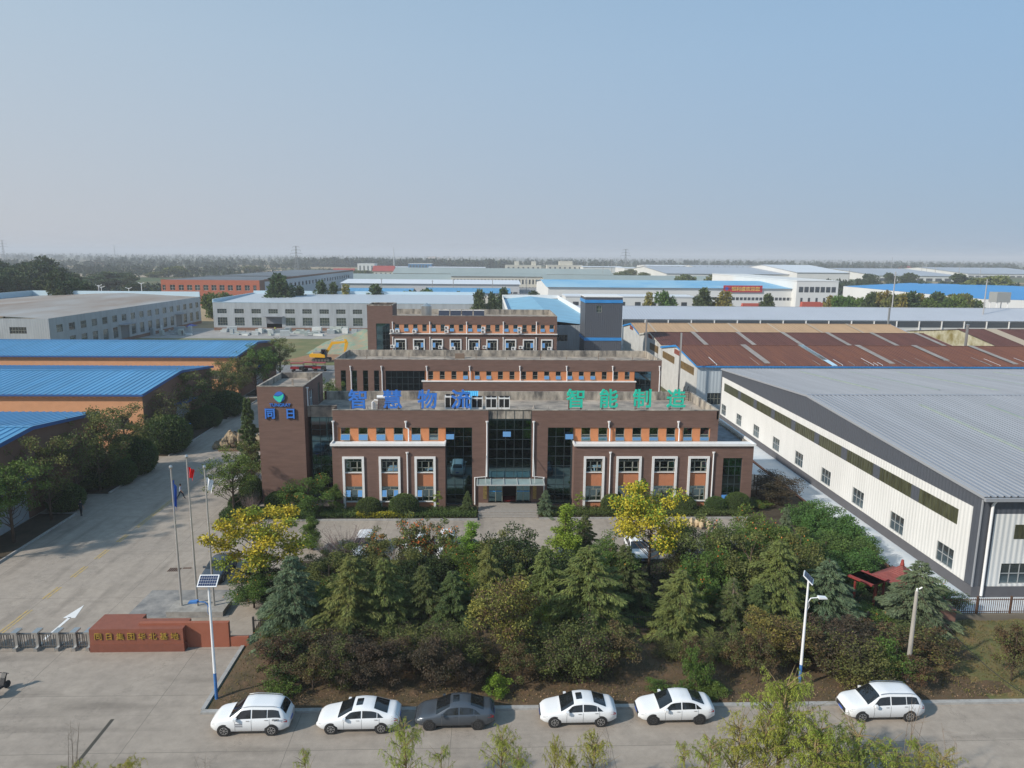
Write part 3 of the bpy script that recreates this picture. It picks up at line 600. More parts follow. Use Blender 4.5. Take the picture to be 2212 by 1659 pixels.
# ================================================================== MIDDLE BUILDING
M_ = 113.0; SM = Frame((0, M_, 0), 'S')
mid = thing('middle_office', 'brown two storey office block with a long flat roof behind the nearest one', 'building', (2, 118, 0))
w = MB(); HM = 10.5; xs = [-9.58 + i * (22.24 + 9.58) / 17 for i in range(18)]
n3 = [(x, x + .84, 7.28, 8.62) for x in xs]
slit = [(-23.48 + i * 1.76, -22.67 + i * 1.76, 5.2, 8.7) for i in range(4)]
big = [(-16.38, -10.1, 5.4, 8.66), (23.84, 26.6, 5.4, 8.68)]
wall(w, SM, -24.44, 28.2, 0, HM, slit + big + [(-10.1, 23.84, 7.05, 8.66)], .22)
wall(w, Frame((-24.44, 0, 0), 'W'), -124.5, -M_, 0, HM); wall(w, Frame((28.2, 0, 0), 'E'), M_, 124.5, 0, HM); wall(w, Frame((0, 124.5, 0), 'N'), -28.2, 24.44, 0, HM)
w.build('wall', BROWN, mid, True)
b = MB(); FM3 = Frame((0, M_ + .1, 0), 'S'); wall(b, FM3, -10.1, 23.84, 7.05, 8.66, n3, .12); b.build('orange_band', ORANGE, mid, True)
for i, h in enumerate(n3): window(mid, FM3, *h, 'slim', .1, opened=((0, 1, 0, .45, 12),) if i in (3, 4, 5, 10, 11, 12, 13, 14) else ())
for h in slit: window(mid, SM, *h, 'curt1x3', .2, CURT, CF)
window(mid, SM, *big[0], 'curt7x3', .2, CURT, CF); window(mid, SM, *big[1], 'curt3x3', .2, CURT, CF)
b = MB(); b.box(-10.6, 24.1, M_ - .35, M_ + .1, 6.93, 7.1); b.build('white_ledge', WHITE, mid, True)
b = MB(); b.box(-10.4, 24.0, M_ - .25, M_ - .01, 5.0, 6.93); b.build('lower_wall', BROWN, mid, True)
b = MB(); t = .25
for a, b_, c_, d in ((-24.46, 28.22, 124.25, 124.52), (-24.46, -24.2, M_ + .3, 124.25), (27.95, 28.22, M_ + .3, 124.25)): b.box(a, b_, c_, d, 9.3, HM + .03)
b.box(-24.46, 28.22, M_ - .02, M_ + .3, HM - .02, HM + .03); b.box(-24.3, 28.1, M_ + .05, M_ + .3, 9.3, HM - .03); b.build('parapet', CONCW, mid, True)
b = MB(); b.box(-24.2, 27.95, M_ + .3, 124.25, 9.2, 9.45); b.build('flat_roof', CONC, mid, True)
b = MB()
for x, y in ((-20, 117), (-17, 114.5), (-13.5, 121), (-7, 115), (-2, 119.5), (3, 115), (9, 120), (13, 116), (19, 120.5), (24, 116)): b.box(x, x + .08, y, y + .08, 9.45, 10.6); b.cut()
b.box(-5.6, -4, 121.5, 122.3, 9.45, 10.3); b.cut(); b.box(20.3, 21.6, 119, 120.2, 9.5, 9.75); b.cut(); b.build_pieces('roof_fitting', mat('fitting', (.2, .14, .1), .8), mid, True)
for px in (757, 824, 921.5, 1014.6, 1123, 1224, 1323.5, 1424.5):
    q = D(px, 793, M_); downpipe(mid, [(q.x, M_ - .12, q.z), (q.x, M_ - .12, q.z - .5), (q.x + .08, M_ - .12, q.z - .7), (q.x + .08, M_ - .12, 7.0 if -10.6 < q.x < 24.2 else 5.0)], .08)

# ================================================================== REAR OFFICE
B_ = 145.0; SB = Frame((0, B_, 0), 'S'); HR = 14.82
rear = thing('rear_office', 'brown office block with air conditioners and solar panels, farthest of the three', 'building', (-3, 155, 0))
w = MB(); gx = (-22.68, -19.9, 6.5, 13.2)
x3 = [-18.9 + i * (13.55 - .9 + 18.9) / 17 for i in range(18)]; n3 = [(x, x + .92, 11.6, 13.06) for x in x3]
lowx = [-19.0 + .0 + i * (10.95 + 19.0) / 8 for i in range(9)]; n2 = [(x + .25, x + 2.15, 7.6, 9.85) for x in lowx]
wall(w, SB, -24.43, -19.7, 0, 16.95, [gx], .25); wall(w, SB, -19.7, 14.2, 0, HR, [(-19.4, 13.7, 11.25, 13.08)] + n2, .22)
wall(w, Frame((-24.43, 0, 0), 'W'), -152, -B_, 0, 16.95); wall(w, Frame((-19.3, 0, 0), 'E'), B_, 152, 0, 16.95); wall(w, Frame((0, 152, 0), 'N'), 19.3, 24.43, 0, 16.95); wall(w, SB, -19.7, -19.3, HR, 16.95)
wall(w, Frame((14.2, 0, 0), 'E'), B_, 163, 0, HR); wall(w, Frame((0, 163, 0), 'N'), -14.2, 24.4, 0, HR); wall(w, Frame((-24.43, 0, 0), 'W'), -163, -152, 0, HR)
w.build('wall', BROWN, rear, True)
b = MB(); FB3 = Frame((0, B_ + .1, 0), 'S'); wall(b, FB3, -19.4, 13.7, 11.25, 13.08, n3, .12); b.build('orange_band', mat('orange_render2', (0.56, 0.25, 0.13), .8), rear, True)
for i, h in enumerate(n3): window(rear, FB3, *h, 'slim', .1, opened=((0, 1, 0, .45, 12),) if i in (0, 1, 2, 4, 6, 8, 9, 12, 13, 16, 17) else ())
b = MB()
for i, h in enumerate(n2):
    window(rear, SB, *h, 'trio', .2, opened=((0, .31, .3, .77, 15),) if i % 3 != 1 else ((.69, 1, .3, .77, 15),))
    a0, a1 = h[0] - .25, h[1] + .25
    for q in ((a0, a0 + .22, 7.2, 10.1), (a1 - .22, a1, 7.2, 10.1), (a0 + .22, a1 - .22, 9.87, 10.1)): abox(b, SB, q[0], q[1], -.01, .13, q[2], q[3])
    b.cut()
b.build_pieces('window_surround', WHITE, rear, True)
window(rear, SB, *gx, 'curt3x6', .22, CURT, CF)
b = MB(); b.box(-20.0, 14.3, B_ - .4, B_ + .1, 11.1, 11.25); b.build('white_ledge', WHITE, rear, True)
b = MB(); b.box(-24.4, 14.22, 162.75, 163.02, 13.6, HR + .03); b.box(13.95, 14.22, B_ + .3, 162.75, 13.6, HR + .03); b.box(-19.3, 14.22, B_ - .02, B_ + .3, HR - .03, HR + .03)
for q in ((-24.45, -19.28, 151.75, 152.02), (-24.45, -24.2, B_, 151.75), (-19.52, -19.28, B_, 151.75), (-24.2, -19.52, B_ - .02, B_ + .2)): b.box(*q, 16.8, 17.0)
b.build('parapet', CONCW, rear, True)
b = MB(); b.box(-24.2, 13.95, B_ + .1, 162.75, 13.5, 13.7); b.box(-24.2, -19.5, B_ + .1, 151.8, 16.1, 16.3); b.build('flat_roof', CONC, rear, True)
for px in (848, 928.5, 1008, 1087.5, 1159):
    q = D(px, 697, B_); downpipe(rear, [(q.x, B_ - .12, q.z), (q.x, B_ - .12, 11.2)], .09); downpipe(rear, [(q.x, B_ - .12, 10.3), (q.x, B_ - .12, 7.2)], .09)
# air conditioners
a0_ = None
acs = [(847, 715), (858.5, 715), (895, 715.5), (964.5, 708), (964.5, 715.5), (1044, 709), (1044, 716.5), (1122.5, 709.5), (1122.5, 717), (848, 748), (899.5, 751.5), (951, 750), (979, 752), (1029, 752.5), (1047, 750), (1109, 753), (1125, 750.5), (1187, 753)]
for k, (px, py) in enumerate(acs):
    q = D(px, py, B_ - .45)
    if a0_ is None:
        a0_ = thing('air_conditioner', 'white air conditioner unit fixed to the front of the farthest brown office', 'air conditioner', q, group='air conditioners on the rear office')
        b = MB(); b.box(-.42, .42, -.16, .16, -.3, .3); b.build('casing', WHITE, a0_)
        b = MB(); b.lathe([(.22, -.17), (.2, -.2), (0, -.2)], (-.1, 0, 0), 14, 'y'); b.build('fan_grille', mat('grille', (.1, .1, .1), .6), a0_)
        b = MB(); b.box(-.35, -.3, -.1, .42, -.36, -.3); b.box(.3, .35, -.1, .42, -.36, -.3); b.build('bracket', RUSTY, a0_)
    else: dup(a0_, q)
q = G(785, 716, 0) if False else None
# roof solar panels and tank on rear office
for k in range(4):
    t = thing('solar_collector', f'dark tilted solar panel on the farthest brown roof, {names[k]} from the round tank', 'solar panel', (-9.2 + k * 2.45, 149.5, 13.7), group='solar panels on the rear office roof')
    b = MB(); b.quad((-1.1, -.6, .3), (1.1, -.6, .3), (1.1, .9, 1.75), (-1.1, .9, 1.75)); b.build('panel', mat('collector', (.035, .04, .06), .25), t)
    b = MB(); b.tube([(-1.15, .9, 1.85), (1.15, .9, 1.85)], .09, 6); b.box(-1.17, -1.1, -.6, .9, 0, .3); b.box(1.1, 1.17, -.6, .9, 0, .3); b.build('frame', PIPE, t)
t = thing('water_tank', 'round silver water tank with conical top on the farthest brown roof', 'water tank', (-13.0, 152, 13.7)); b = MB(); b.lathe([(0, 3.3), (.3, 3.1), (1.1, 2.6), (1.1, .4), (0, .4)], n=20); b.build('tank', STEEL, t); b = MB()
for s in (-.8, .8): b.box(s - .05, s + .05, -.5, .5, 0, .4)
b.tube([(.5, -1, .6), (4, -1, .6), (8, -1.5, .5)], .06, 5); b.build('leg', RUSTY, t)
# ================================================================== RIGHT WAREHOUSE (white / charcoal)
wx = 39.25; y0, y1, yr = 52.45, 116.4, 84.3; XE = 150
rw = thing('warehouse', 'big white and charcoal warehouse with a ribbed grey roof, beside the office block', 'warehouse', (90, 84, 0))
FW = Frame((wx, 0, 0), 'W'); FS = Frame((0, y0, 0), 'S')
def W_(a, b, c_, d): return (-b, -a, c_, d)          # hole given as y-range -> wall a-range
wins = [W_(55.07 + k * 7.27 - .02, 57.37 + k * 7.27, 1.13, 2.9) for k in range(9)]
b = MB()
wall(b, FW, -115.9, -53.45, .93, 7.36, wins, .15); wall(b, FS, wx + 1.15, XE, .93, 7.1, [(wx + 2.2 + 6.6 * k, wx + 4.6 + 6.6 * k, 1.13, 2.9) for k in range(8)], .15); b.build('white_wall', WALLW, rw, True)
b = MB(); b.quad((wx, y0, .93), (wx, 53.45, .93), (wx, 53.45, 7.36), (wx, y0, 7.36)); b.quad((wx, 115.9, .93), (wx, y1, .93), (wx, y1, 7.36), (wx, 115.9, 7.36))
b.quad((wx, y0, 7.36), (wx, y1, 7.36), (wx, y1, 8.5), (wx, yr, 10.35), (wx, y0, 8.5)); b.quad((wx, y0, .93), (wx + 1.15, y0, .93), (wx + 1.15, y0, 7.1), (wx, y0, 7.1)); b.quad((wx, y0, 7.1), (XE, y0, 7.1), (XE, y0, 8.5), (wx, y0, 8.5))
b.quad((wx, y1, 0), (XE, y1, 0), (XE, y1, 8.5), (wx, y1, 8.5)); b.build('charcoal_wall', WALLD, rw, True)
b = MB(); b.box(wx - .06, wx + .1, y0 - .06, y1, 0, .93); b.box(wx + .1, XE, y0 - .06, y0 + .1, 0, .93); b.build('plinth', PLINTH, rw, True)
GW = mat('warehouse_glass', (0.16, 0.2, 0.21), .08, metal=.8); FWG = mat('silver_frame', (0.45, .46, .46), .45, metal=.4)
for h in wins: window(rw, FW, *h, 'grid32', .12, GW, FWG)
for k in range(8): window(rw, FS, wx + 2.2 + 6.6 * k, wx + 4.6 + 6.6 * k, 1.13, 2.9, 'grid32', .12, GW, FWG)
# translucent light strip with charcoal panels
LS = wavebump(mat('green_fibreglass', (0.085, 0.09, 0.05), .35, nscale=3, namt=.5, stretch=(1, 1, .2), col2=(0.04, 0.04, 0.02)), 'XY', .5, .5, .03)
ya, yb = 55.1, 114.6; n = 9; seg = (yb - ya) / n
for k in range(n):
    b = MB(); abox(b, FW, -(ya + (k + 1) * seg) + (1.25 if k < n - 1 else 0), -(ya + k * seg), -.02, .03, 5.2, 6.52); b.build('light_strip', LS, rw, True)
    if k < n - 1: b = MB(); abox(b, FW, -(ya + (k + 1) * seg), -(ya + (k + 1) * seg) + 1.24, -.02, .035, 5.2, 6.52); b.build('dark_panel', WALLD, rw, True)
for k in range(5): b = MB(); abox(b, FS, wx + 2.9 + 7 * k, wx + 5.7 + 7 * k, -.02, .03, 5.0, 6.2); b.build('light_strip', LS, rw, True)
b = MB(); e = .35
ribs(b, (wx - .15, y0 - e, 8.62), (XE, y0 - e, 8.62), (XE, yr, 10.45), (wx - .15, yr, 10.45), .55, .10)
ribs(b, (wx - .15, y1, 8.62), (XE, y1, 8.62), (XE, yr, 10.45), (wx - .15, yr, 10.45), .55, .10); b.build('roof', ROOFG, rw, True)
TRIM = mat('roof_trim', (0.30, 0.31, 0.33), .5)
b = MB()
for (ya_, za), (yb_, zb) in (((y0 - e, 8.6), (yr, 10.44)), ((yr, 10.44), (y1, 8.6))): b.quad((wx - .2, ya_, za - .18), (wx - .2, yb_, zb - .18), (wx - .2, yb_, zb + .05), (wx - .2, ya_, za + .05)); b.quad((wx - .2, ya_, za + .05), (wx - .2, yb_, zb + .05), (wx + .05, yb_, zb + .09), (wx + .05, ya_, za + .09))
b.box(wx - .2, XE, y0 - e - .22, y0 - e, 8.3, 8.58); b.box(wx - .06, wx + .02, y0 - .08, y0 + .06, .93, 8.3); b.build('roof_trim', TRIM, rw, True)
b = MB(); b.box(wx - .1, XE, yr - .2, yr + .2, 10.47, 10.53); b.build('ridge_cap', ROOFG, rw, True)
SKL = mat('skylight_sheet', (0.36, 0.42, 0.33), .5, nscale=1.5, namt=.3)
for k in range(12):
    x = 50.5 + 8.0 * k
    for (sa, sb) in ((.12, .88),):
        for (ys, zs, ye, ze) in ((y0, 8.62, yr, 10.45), (y1, 8.62, yr, 10.45)):
            m1, m2 = .14, .86; b = MB(); P = lambda t: (ys + (ye - ys) * t, zs + (ze - zs) * t + .1)
            (a1, c1), (a2, c2) = P(m1), P(m2); b.quad((x, a1, c1), (x + .34, a1, c1), (x + .34, a2, c2), (x, a2, c2)); b.quad((x, a1, c1 - .1), (x, a1, c1), (x, a2, c2), (x, a2, c2 - .1)); b.build('rooflight', SKL, rw, True)
b = MB(); b.tube([(wx + .75, y0 - .45, 8.35), (wx + .75, y0 - .14, 7.9), (wx + .75, y0 - .14, .2)], .11, 10); b.build('downpipe', PIPE, rw, True)
b = MB(); b.box(35.45, 35.75, 50.0, 100.0, -.05, .2); struct('drive_edge', b, mat('brick_edge', (.28, .12, .07), .9))

# ================================================================== generic gabled warehouse, ridge along X
def gabled(name, label, x0, x1, y0, y1, eave, yr, zr, wallm, roofm, rib=.6, rh=.06, wins=(), over=.3, loc=None, cat='warehouse', gable=None, trim=None, group=None, gw=(), wst='grid42', parapet=None, ridge=True):
    t = thing(name, label, cat, loc or ((x0 + x1) / 2, (y0 + y1) / 2, 0), group=group)
    F = Frame((0, y0, 0), 'S'); b = MB(); wall(b, F, x0, x1, 0, eave, wins, .18)
    b.quad((x0, y1, 0), (x1, y1, 0), (x1, y1, eave), (x0, y1, eave)); b.build('wall', wallm, t, True)
    for x, fc in ((x0, 'W'), (x1, 'E')):
        b = MB(); b.quad((x, y0, 0), (x, y1, 0), (x, y1, eave), (x, yr, zr), (x, y0, eave)); b.build('gable_wall', gable or wallm, t, True)
    b = MB()
    if rib:
        ribs(b, (x0 - over, y0 - over, eave + .02), (x1 + over, y0 - over, eave + .02), (x1 + over, yr, zr + .05), (x0 - over, yr, zr + .05), rib, rh)
        ribs(b, (x0 - over, y1 + over, eave + .02), (x1 + over, y1 + over, eave + .02), (x1 + over, yr, zr + .05), (x0 - over, yr, zr + .05), rib, rh)
    else:
        b.quad((x0 - over, y0 - over, eave + .02), (x1 + over, y0 - over, eave + .02), (x1 + over, yr, zr + .05), (x0 - over, yr, zr + .05)); b.quad((x0 - over, y1 + over, eave + .02), (x1 + over, y1 + over, eave + .02), (x1 + over, yr, zr + .05), (x0 - over, yr, zr + .05))
    b.build('roof', roofm, t, True)
    if ridge: b = MB(); b.box(x0 - over, x1 + over, yr - .2, yr + .2, zr + .08, zr + .14); b.build('ridge_cap', roofm, t, True)
    if trim:
        b = MB()
        for xx in (x0 - over, x1 + over):
            for (ya, za), (yb, zb) in (((y0 - over, eave), (yr, zr)), ((yr, zr), (y1 + over, eave))): b.quad((xx, ya, za - .25), (xx, yb, zb - .25), (xx, yb, zb + .12), (xx, ya, za + .12))
        b.box(x0 - over, x1 + over, y0 - over - .2, y0 - over, eave - .22, eave + .02); b.build('gutter', trim, t, True)
    for h in wins: window(t, F, *h, wst, .15, GW, ALU)
    return t
# three blue-roofed brick sheds on the left
DKB = mat('navy_trim', (0.03, 0.11, 0.30), .5)
for (ya, yb, z, lab) in ((60.4, 84.9, 8.0, 'blue roofed brick shed nearest the entrance gate, its gable behind the drive trees'), (96.5, 121, 8.0, 'blue roofed peach brick shed, middle of the three along the left drive'), (133.4, 157.8, 8.0, 'blue roofed peach brick shed, farthest of the three along the left drive')):
    wn = [(-71.9 - 6.62 * k + (0 if ya > 90 else 2), -68.9 - 6.62 * k + (0 if ya > 90 else 2), 3.0 if ya < 130 else 3.6, 4.6 if ya < 130 else 5.3) for k in range(-3, 12)]
    t = gabled('brick_shed', lab, -190, -47, ya, yb, z, (ya + yb) / 2, 9.2, ORW, ROOFB, .8, .075, [w_ for w_ in wn if w_[1] < -49], .35, gable=BRW2, trim=DKB)
    b = MB(); yc = (ya + yb) / 2 - (4 if ya < 80 else 0); FE_ = Frame((-47, 0, 0), 'E'); abox(b, FE_, yc - 2.2, yc + 2.2, .0, .08, 0, 4.2); b.build('sliding_door', mat('pale_door', (.42, .47, .50), .6, nscale=.5, namt=.2), t, True)
    b = MB(); abox(b, FE_, yc - 2.8, yc + 2.8, .05, 1.3, 4.5, 4.7); b.build('door_canopy', DKB, t, True)
# rusty roofed sheds on the right
WB = wavebump(mat('pale_blue_cladding', (0.50, 0.56, 0.60), .55, nscale=.6, namt=.15, stretch=(1, 1, .2)), 'XY', .6, .4, .03)
WC = wavebump(mat('dirty_white_cladding', (0.56, 0.56, 0.54), .6, nscale=.5, namt=.2), 'XY', .8, .4, .03)
BRIGHTB = mat('bright_blue_trim', (0.04, 0.26, 0.62), .4, nscale=.8, namt=.2)
RUST1 = mat('rust_roof', (0.17, 0.066, 0.036), .85, nscale=.30, namt=.5, col2=(0.105, 0.042, 0.032), stretch=(4, .22, 1))
def rust_streak(m, amount):
    n = m.node_tree.nodes; l = m.node_tree.links; b = n['Principled BSDF']; src = b.inputs['Base Color'].links[0].from_socket
    tc = n.new('ShaderNodeTexCoord'); mp = n.new('ShaderNodeMapping'); mp.inputs['Scale'].default_value = (1.6, .10, 1); l.new(tc.outputs['Object'], mp.inputs[0])
    nz = n.new('ShaderNodeTexNoise'); nz.inputs['Scale'].default_value = 1.4; nz.inputs['Detail'].default_value = 3; l.new(mp.outputs[0], nz.inputs['Vector'])
    n3_ = n.new('ShaderNodeTexNoise'); n3_.inputs['Scale'].default_value = .045; n3_.inputs['Detail'].default_value = 1; l.new(tc.outputs['Object'], n3_.inputs['Vector'])
    ad = n.new('ShaderNodeMath'); ad.operation = 'MULTIPLY_ADD'; l.new(n3_.outputs['Fac'], ad.inputs[0]); ad.inputs[1].default_value = 1.3; l.new(nz.outputs['Fac'], ad.inputs[2])
    cr = n.new('ShaderNodeValToRGB'); cr.color_ramp.elements[0].position = amount; cr.color_ramp.elements[1].position = amount + .07; cr.color_ramp.elements[0].color = (0, 0, 0, 1); cr.color_ramp.elements[1].color = (1, 1, 1, 1); l.new(ad.outputs[0], cr.inputs[0])
    mx = n.new('ShaderNodeMix'); mx.data_type = 'RGBA'; l.new(cr.outputs[0], mx.inputs[0]); l.new(src, mx.inputs[6]); mx.inputs[7].default_value = (0.36, 0.30, 0.24, 1); l.new(mx.outputs[2], b.inputs['Base Color'])
rust_streak(RUST1, 1.13)
RUST2 = mat('dark_red_roof', (0.115, 0.045, 0.036), .85, nscale=.3, namt=.3, stretch=(2, .3, 1))
TAN = mat('tan_roof', (0.42, 0.28, 0.165), .85, nscale=.3, namt=.15, stretch=(2, .3, 1))
PATCH = mat('replaced_sheet', (0.33, 0.30, 0.27), .7, nscale=.6, namt=.3); PATCHB = mat('new_blue_sheet', (0.45, 0.62, 0.72), .5)
X0 = 36.8
t1 = gabled('rusty_shed', 'long shed with a rust streaked roof and blue gutter right behind the charcoal warehouse', X0, 165, 122, 148, 8.25, 136, 10.1, WB, RUST1, .6, .08, [(X0 + 2.0, X0 + 4.6, 1.3, 3.4)], gable=WC, trim=BRIGHTB)
t2 = gabled('dark_red_shed', 'long shed with a plain dark red roof behind the rust streaked one', X0, 99.5, 148.3, 170, 8.6, 159, 10.15, WC, RUST2, .6, .08, gable=WC, trim=mat('cream_trim', (.5, .48, .42), .6))
t3 = gabled('tan_shed', 'long shed with a tan brown roof behind the dark red one', X0, 104, 170.3, 191, 8.6, 180.5, 10.2, WC, TAN, .8, .06, gable=WC, trim=BRIGHTB)
def patch(t, x, w_, ya, za, yb, zb, m=PATCH, sl=0.0, a=0.0, e=1.0):
    b = MB(); P = lambda s: (ya + (yb - ya) * s, za + (zb - za) * s + .2); (p, q), (r_, s_) = P(a), P(e)
    b.quad((x, p, q), (x + w_, p, q), (x + w_ + sl, r_, s_), (x + sl, r_, s_)); b.quad((x, p, q - .15), (x + w_, p, q - .15), (x + w_, p, q), (x, p, q)); b.build('roof_patch', m, t, True)
for k in range(11): patch(t1, X0 + 12.3 + k * 11.3, 1.1, 121.8, 8.25, 136, 10.15, a=.1 + .15 * (k % 2))
patch(t1, X0 + 23.8, 1.0, 121.8, 8.25, 136, 10.15, PATCHB)
random.seed(3)
for k in range(46): x = X0 + 2 + random.random() * 100; patch(t1, x, .14, 121.8, 8.25, 136, 10.15, PATCH if k % 3 else WHITE, a=0.02, e=random.uniform(.12, .4))
for k in range(6): patch(t2, X0 + 9 + k * 10.3, 1.0, 148.1, 8.6, 159, 10.2)
for k in range(6): patch(t3, X0 + 4 + k * 10.3, .5, 170.1, 8.6, 180.5, 10.2, mat('pale_tan', (.42, .34, .25), .8))
FWX = Frame((X0, 0, 0), 'W')
OLD = mat('old_fibreglass', (0.20, 0.13, 0.05), .6, nscale=1.5, namt=.5)
for t, a, c_, z0_, z1_ in ((t1, 124, 134, 6.2, 7.6), (t1, 137.5, 147, 6.2, 7.6), (t2, 151, 159, 6.4, 7.9)):
    b = MB(); abox(b, FWX, -c_, -a, 0, .05, z0_, z1_); b.build('light_strip', OLD, t, True)
for t, yc, zc in ((t1, 135.8, 8.3), (t3, 180.4, 8.6), (t2, 159, 8.8)):
    b = MB()
    for k in range(5): abox(b, FWX, -yc - 2 + k * .85, -yc - 1.4 + k * .85, 0, .06, zc, zc + .95); b.cut()
    b.build_pieces('vent_louvre', mat('rust_red', (.30, .08, .05), .8, nscale=3, namt=.5), t, True)
# flues through the roofs
for px, pb, pt, Y, lab in ((2091, 744, 701, 150, 'silver flue pipe standing out of the dark red roof'), (1922, 700, 664, 200, 'slim silver flue standing before the long grey roof'), (1472, 830, 719, 119, 'tall grey metal pole in front of the rust streaked shed gable'), (1397, 757, 690, 150, 'slim grey pole beside the charcoal clad tower')):
    q = D(px, pt, Y); t = thing('flue', lab, 'flue' if 'flue' in lab else 'pole', (q.x, Y, 0)); b = MB(); r = .28 if 'silver' in lab else .16
    b.tube([(0, 0, 0), (0, 0, q.z)], r, 8); b.lathe([(r * 1.3, q.z - .2), (r * 1.3, q.z), (0, q.z + .1)], n=8) if 'silver' in lab else None; b.build('pipe', STEEL, t)
# long pale grey warehouse behind them
g11 = gabled('long_warehouse', 'very long pale grey roofed warehouse behind the tan roofed shed', 28, 205, 218, 250, 8.0, 234, 10.9, mat('cream_white_wall', (.62, .61, .58), .6), mat('pale_grey_roof', (.40, .425, .47), .5, nscale=.1, namt=.08), .9, .05)
b = MB(); b.box(28.3, 204, 217.85, 217.97, 6.0, 7.7); b.build('window_band', mat('dark_band', (.06, .07, .08), .5), g11, True)
b = MB()
for k in range(24): b.box(34 + k * 7.2, 34.3 + k * 7.2, 217.6, 217.84, 0, 7.9); b.cut()
b.build_pieces('post', WHITE, g11, True)
b = MB(); b.lathe([(1.2, 0), (1.2, 12.5), (0, 12.6)], (173, 213, 0), 12); tag(b.build('silo', mat('cream', (.62, .52, .38), .6)), 'tall cream cylinder rising at the right edge before the long grey roof', 'silo')
# rusty shed at far right
t = gabled('patchy_shed', 'rust stained shed at the right edge beyond the dark red roof', 112, 190, 150, 186, 8.0, 165, 10.6, mat('stained_white', (.55, .50, .42), .8, nscale=.5, namt=.7, col2=(.30, .12, .05), stretch=(2, 2, .3)), RUST2, .8, .07, gable=mat('stained_white2', (.52, .50, .38), .8, nscale=.4, namt=.6, col2=(.20, .16, .05)))
for k in range(5): patch(t, 118 + k * 13, 3.0, 150, 8, 165, 10.6, mat('pale_tan', (.42, .34, .25), .8))

# ================================================================== charcoal tower, blue-roofed grey shed
ct = thing('clad_tower', 'tall charcoal clad tower with two bright blue bands beside the farthest brown office', 'tower', (24.6, 154, 0))
FT_ = Frame((0, 150, 0), 'S'); b = MB(); wall(b, FT_, 20.6, 28.5, 0, 18.5, [(23.0, 24.1, 15.3, 16.7)], .2); wall(b, Frame((20.6, 0, 0), 'W'), -158, -150, 0, 18.5); wall(b, Frame((28.5, 0, 0), 'E'), 150, 158, 0, 18.5); wall(b, Frame((0, 158, 0), 'N'), -28.5, -20.6, 0, 18.5); b.quad((20.6, 150, 18.3), (28.5, 150, 18.3), (28.5, 158, 18.3), (20.6, 158, 18.3)); b.build('wall', WALLD, ct, True)
for z in (17.3, 9.3): b = MB(); b.box(20.5, 28.55, 149.9, 158.1, z, z + .65); b.build('blue_band', BRIGHTB, ct, True)
b = MB(); b.box(20.5, 28.6, 149.9, 158.1, 18.5, 18.65); b.build('coping', WHITE, ct, True); window(ct, FT_, 23.0, 24.1, 15.3, 16.7, 'grid22', .15, GW, ALU)
gs = thing('blue_roof_shed', 'pale grey shed with light blue roof between rear office and charcoal tower', 'shed', (15, 220, 0))
b = MB(); FG = Frame((0, 164.5, 0), 'S'); hw = [(15.5, 18.6, 7.4, 8.9)]
wall(b, FG, 5.5, 26.6, 0, 11.2, hw, .15); b.quad((26.6, 164.5, 0), (26.6, 268, 0), (26.6, 268, 11.2), (26.6, 164.5, 11.2)); b.quad((5.5, 164.5, 0), (5.5, 268, 0), (5.5, 268, 11.2), (5.5, 164.5, 11.2)); b.quad((5.5, 268, 0), (26.6, 268, 0), (26.6, 268, 11.2), (5.5, 268, 11.2)); b.build('wall', FWALL, gs, True)
window(gs, FG, *hw[0], 'grid42', .12, GW, ALU)
b = MB(); b.quad((5.5, 164.5, 10.9), (16, 164.5, 12.0), (16, 268, 12.0), (5.5, 268, 10.9)); b.quad((16, 164.5, 12.0), (26.6, 164.5, 10.9), (26.6, 268, 10.9), (16, 268, 12.0)); b.build('roof', mat('light_blue_roof', (.22, .45, .60), .5, nscale=.2, namt=.2), gs, True)
b = MB(); b.box(26.35, 26.65, 175, 268, 10.9, 12.3); b.box(5.4, 5.65, 180, 268, 10.9, 12.1); b.box(5.4, 26.65, 268, 268.3, 10.9, 12.5); b.build('parapet', WHITE, gs, True)

# ================================================================== left works: grey gabled hall, second hall, red building
h1 = thing('grey_hall', 'large pale grey gabled hall at the left beyond the blue roofs', 'factory', (-140, 232, 0))
FH = Frame((-111.6, 0, 0), 'E'); up = [(187.5 + k * 5.55, 190.3 + k * 5.55, 6.3, 8.3) for k in range(17)]; lo = [(193 + k * 5.55, 195.8 + k * 5.55, 1.6, 4.8) for k in range(16) if k not in (5, 12)]
drs = [(193 + k * 5.55 - 1, 193 + k * 5.55 + 4, 0, 4.9) for k in (5, 12)]
b = MB(); wall(b, FH, 184.4, 281, 0, 10.2, up + lo + drs, .2); FS1 = Frame((0, 184.4, 0), 'S'); sw_ = [(-163 + k * 8.3, -158.8 + k * 8.3, 6.3, 8.0) for k in range(6)]
wall(b, FS1, -175, -111.6, 0, 10.2, sw_, .2); b.quad((-175, 281, 0), (-111.6, 281, 0), (-111.6, 281, 10.2), (-175, 281, 10.2)); b.build('wall', FWALL, h1, True)
for h in up: window(h1, FH, *h, 'grid42', .15, GW, ALU)
for h in lo: window(h1, FH, *h, 'grid43', .15, GW, ALU)
for h in sw_: window(h1, FS1, *h, 'grid62', .15, GW, ALU)
for h in drs:
    b = MB(); abox(b, FH, h[0], h[1], -.19, -.15, 0, 4.9); b.build('door', mat('dull_door', (.18, .19, .2), .6), h1, True); b = MB(); abox(b, FH, h[0] - 1, h[1] + 1, .02, 2.0, 5.2, 5.35); b.build('door_canopy', ROOFG, h1, True)
b = MB(); b.box(-111.65, -111.5, 184.4, 281, 0, 1.0); b.build('plinth', BRW2, h1, True)
b = MB(); b.quad((-175, 184.4, 10.1), (-111.6, 184.4, 10.1), (-120, 281, 11.4), (-175, 281, 11.4)) if False else None
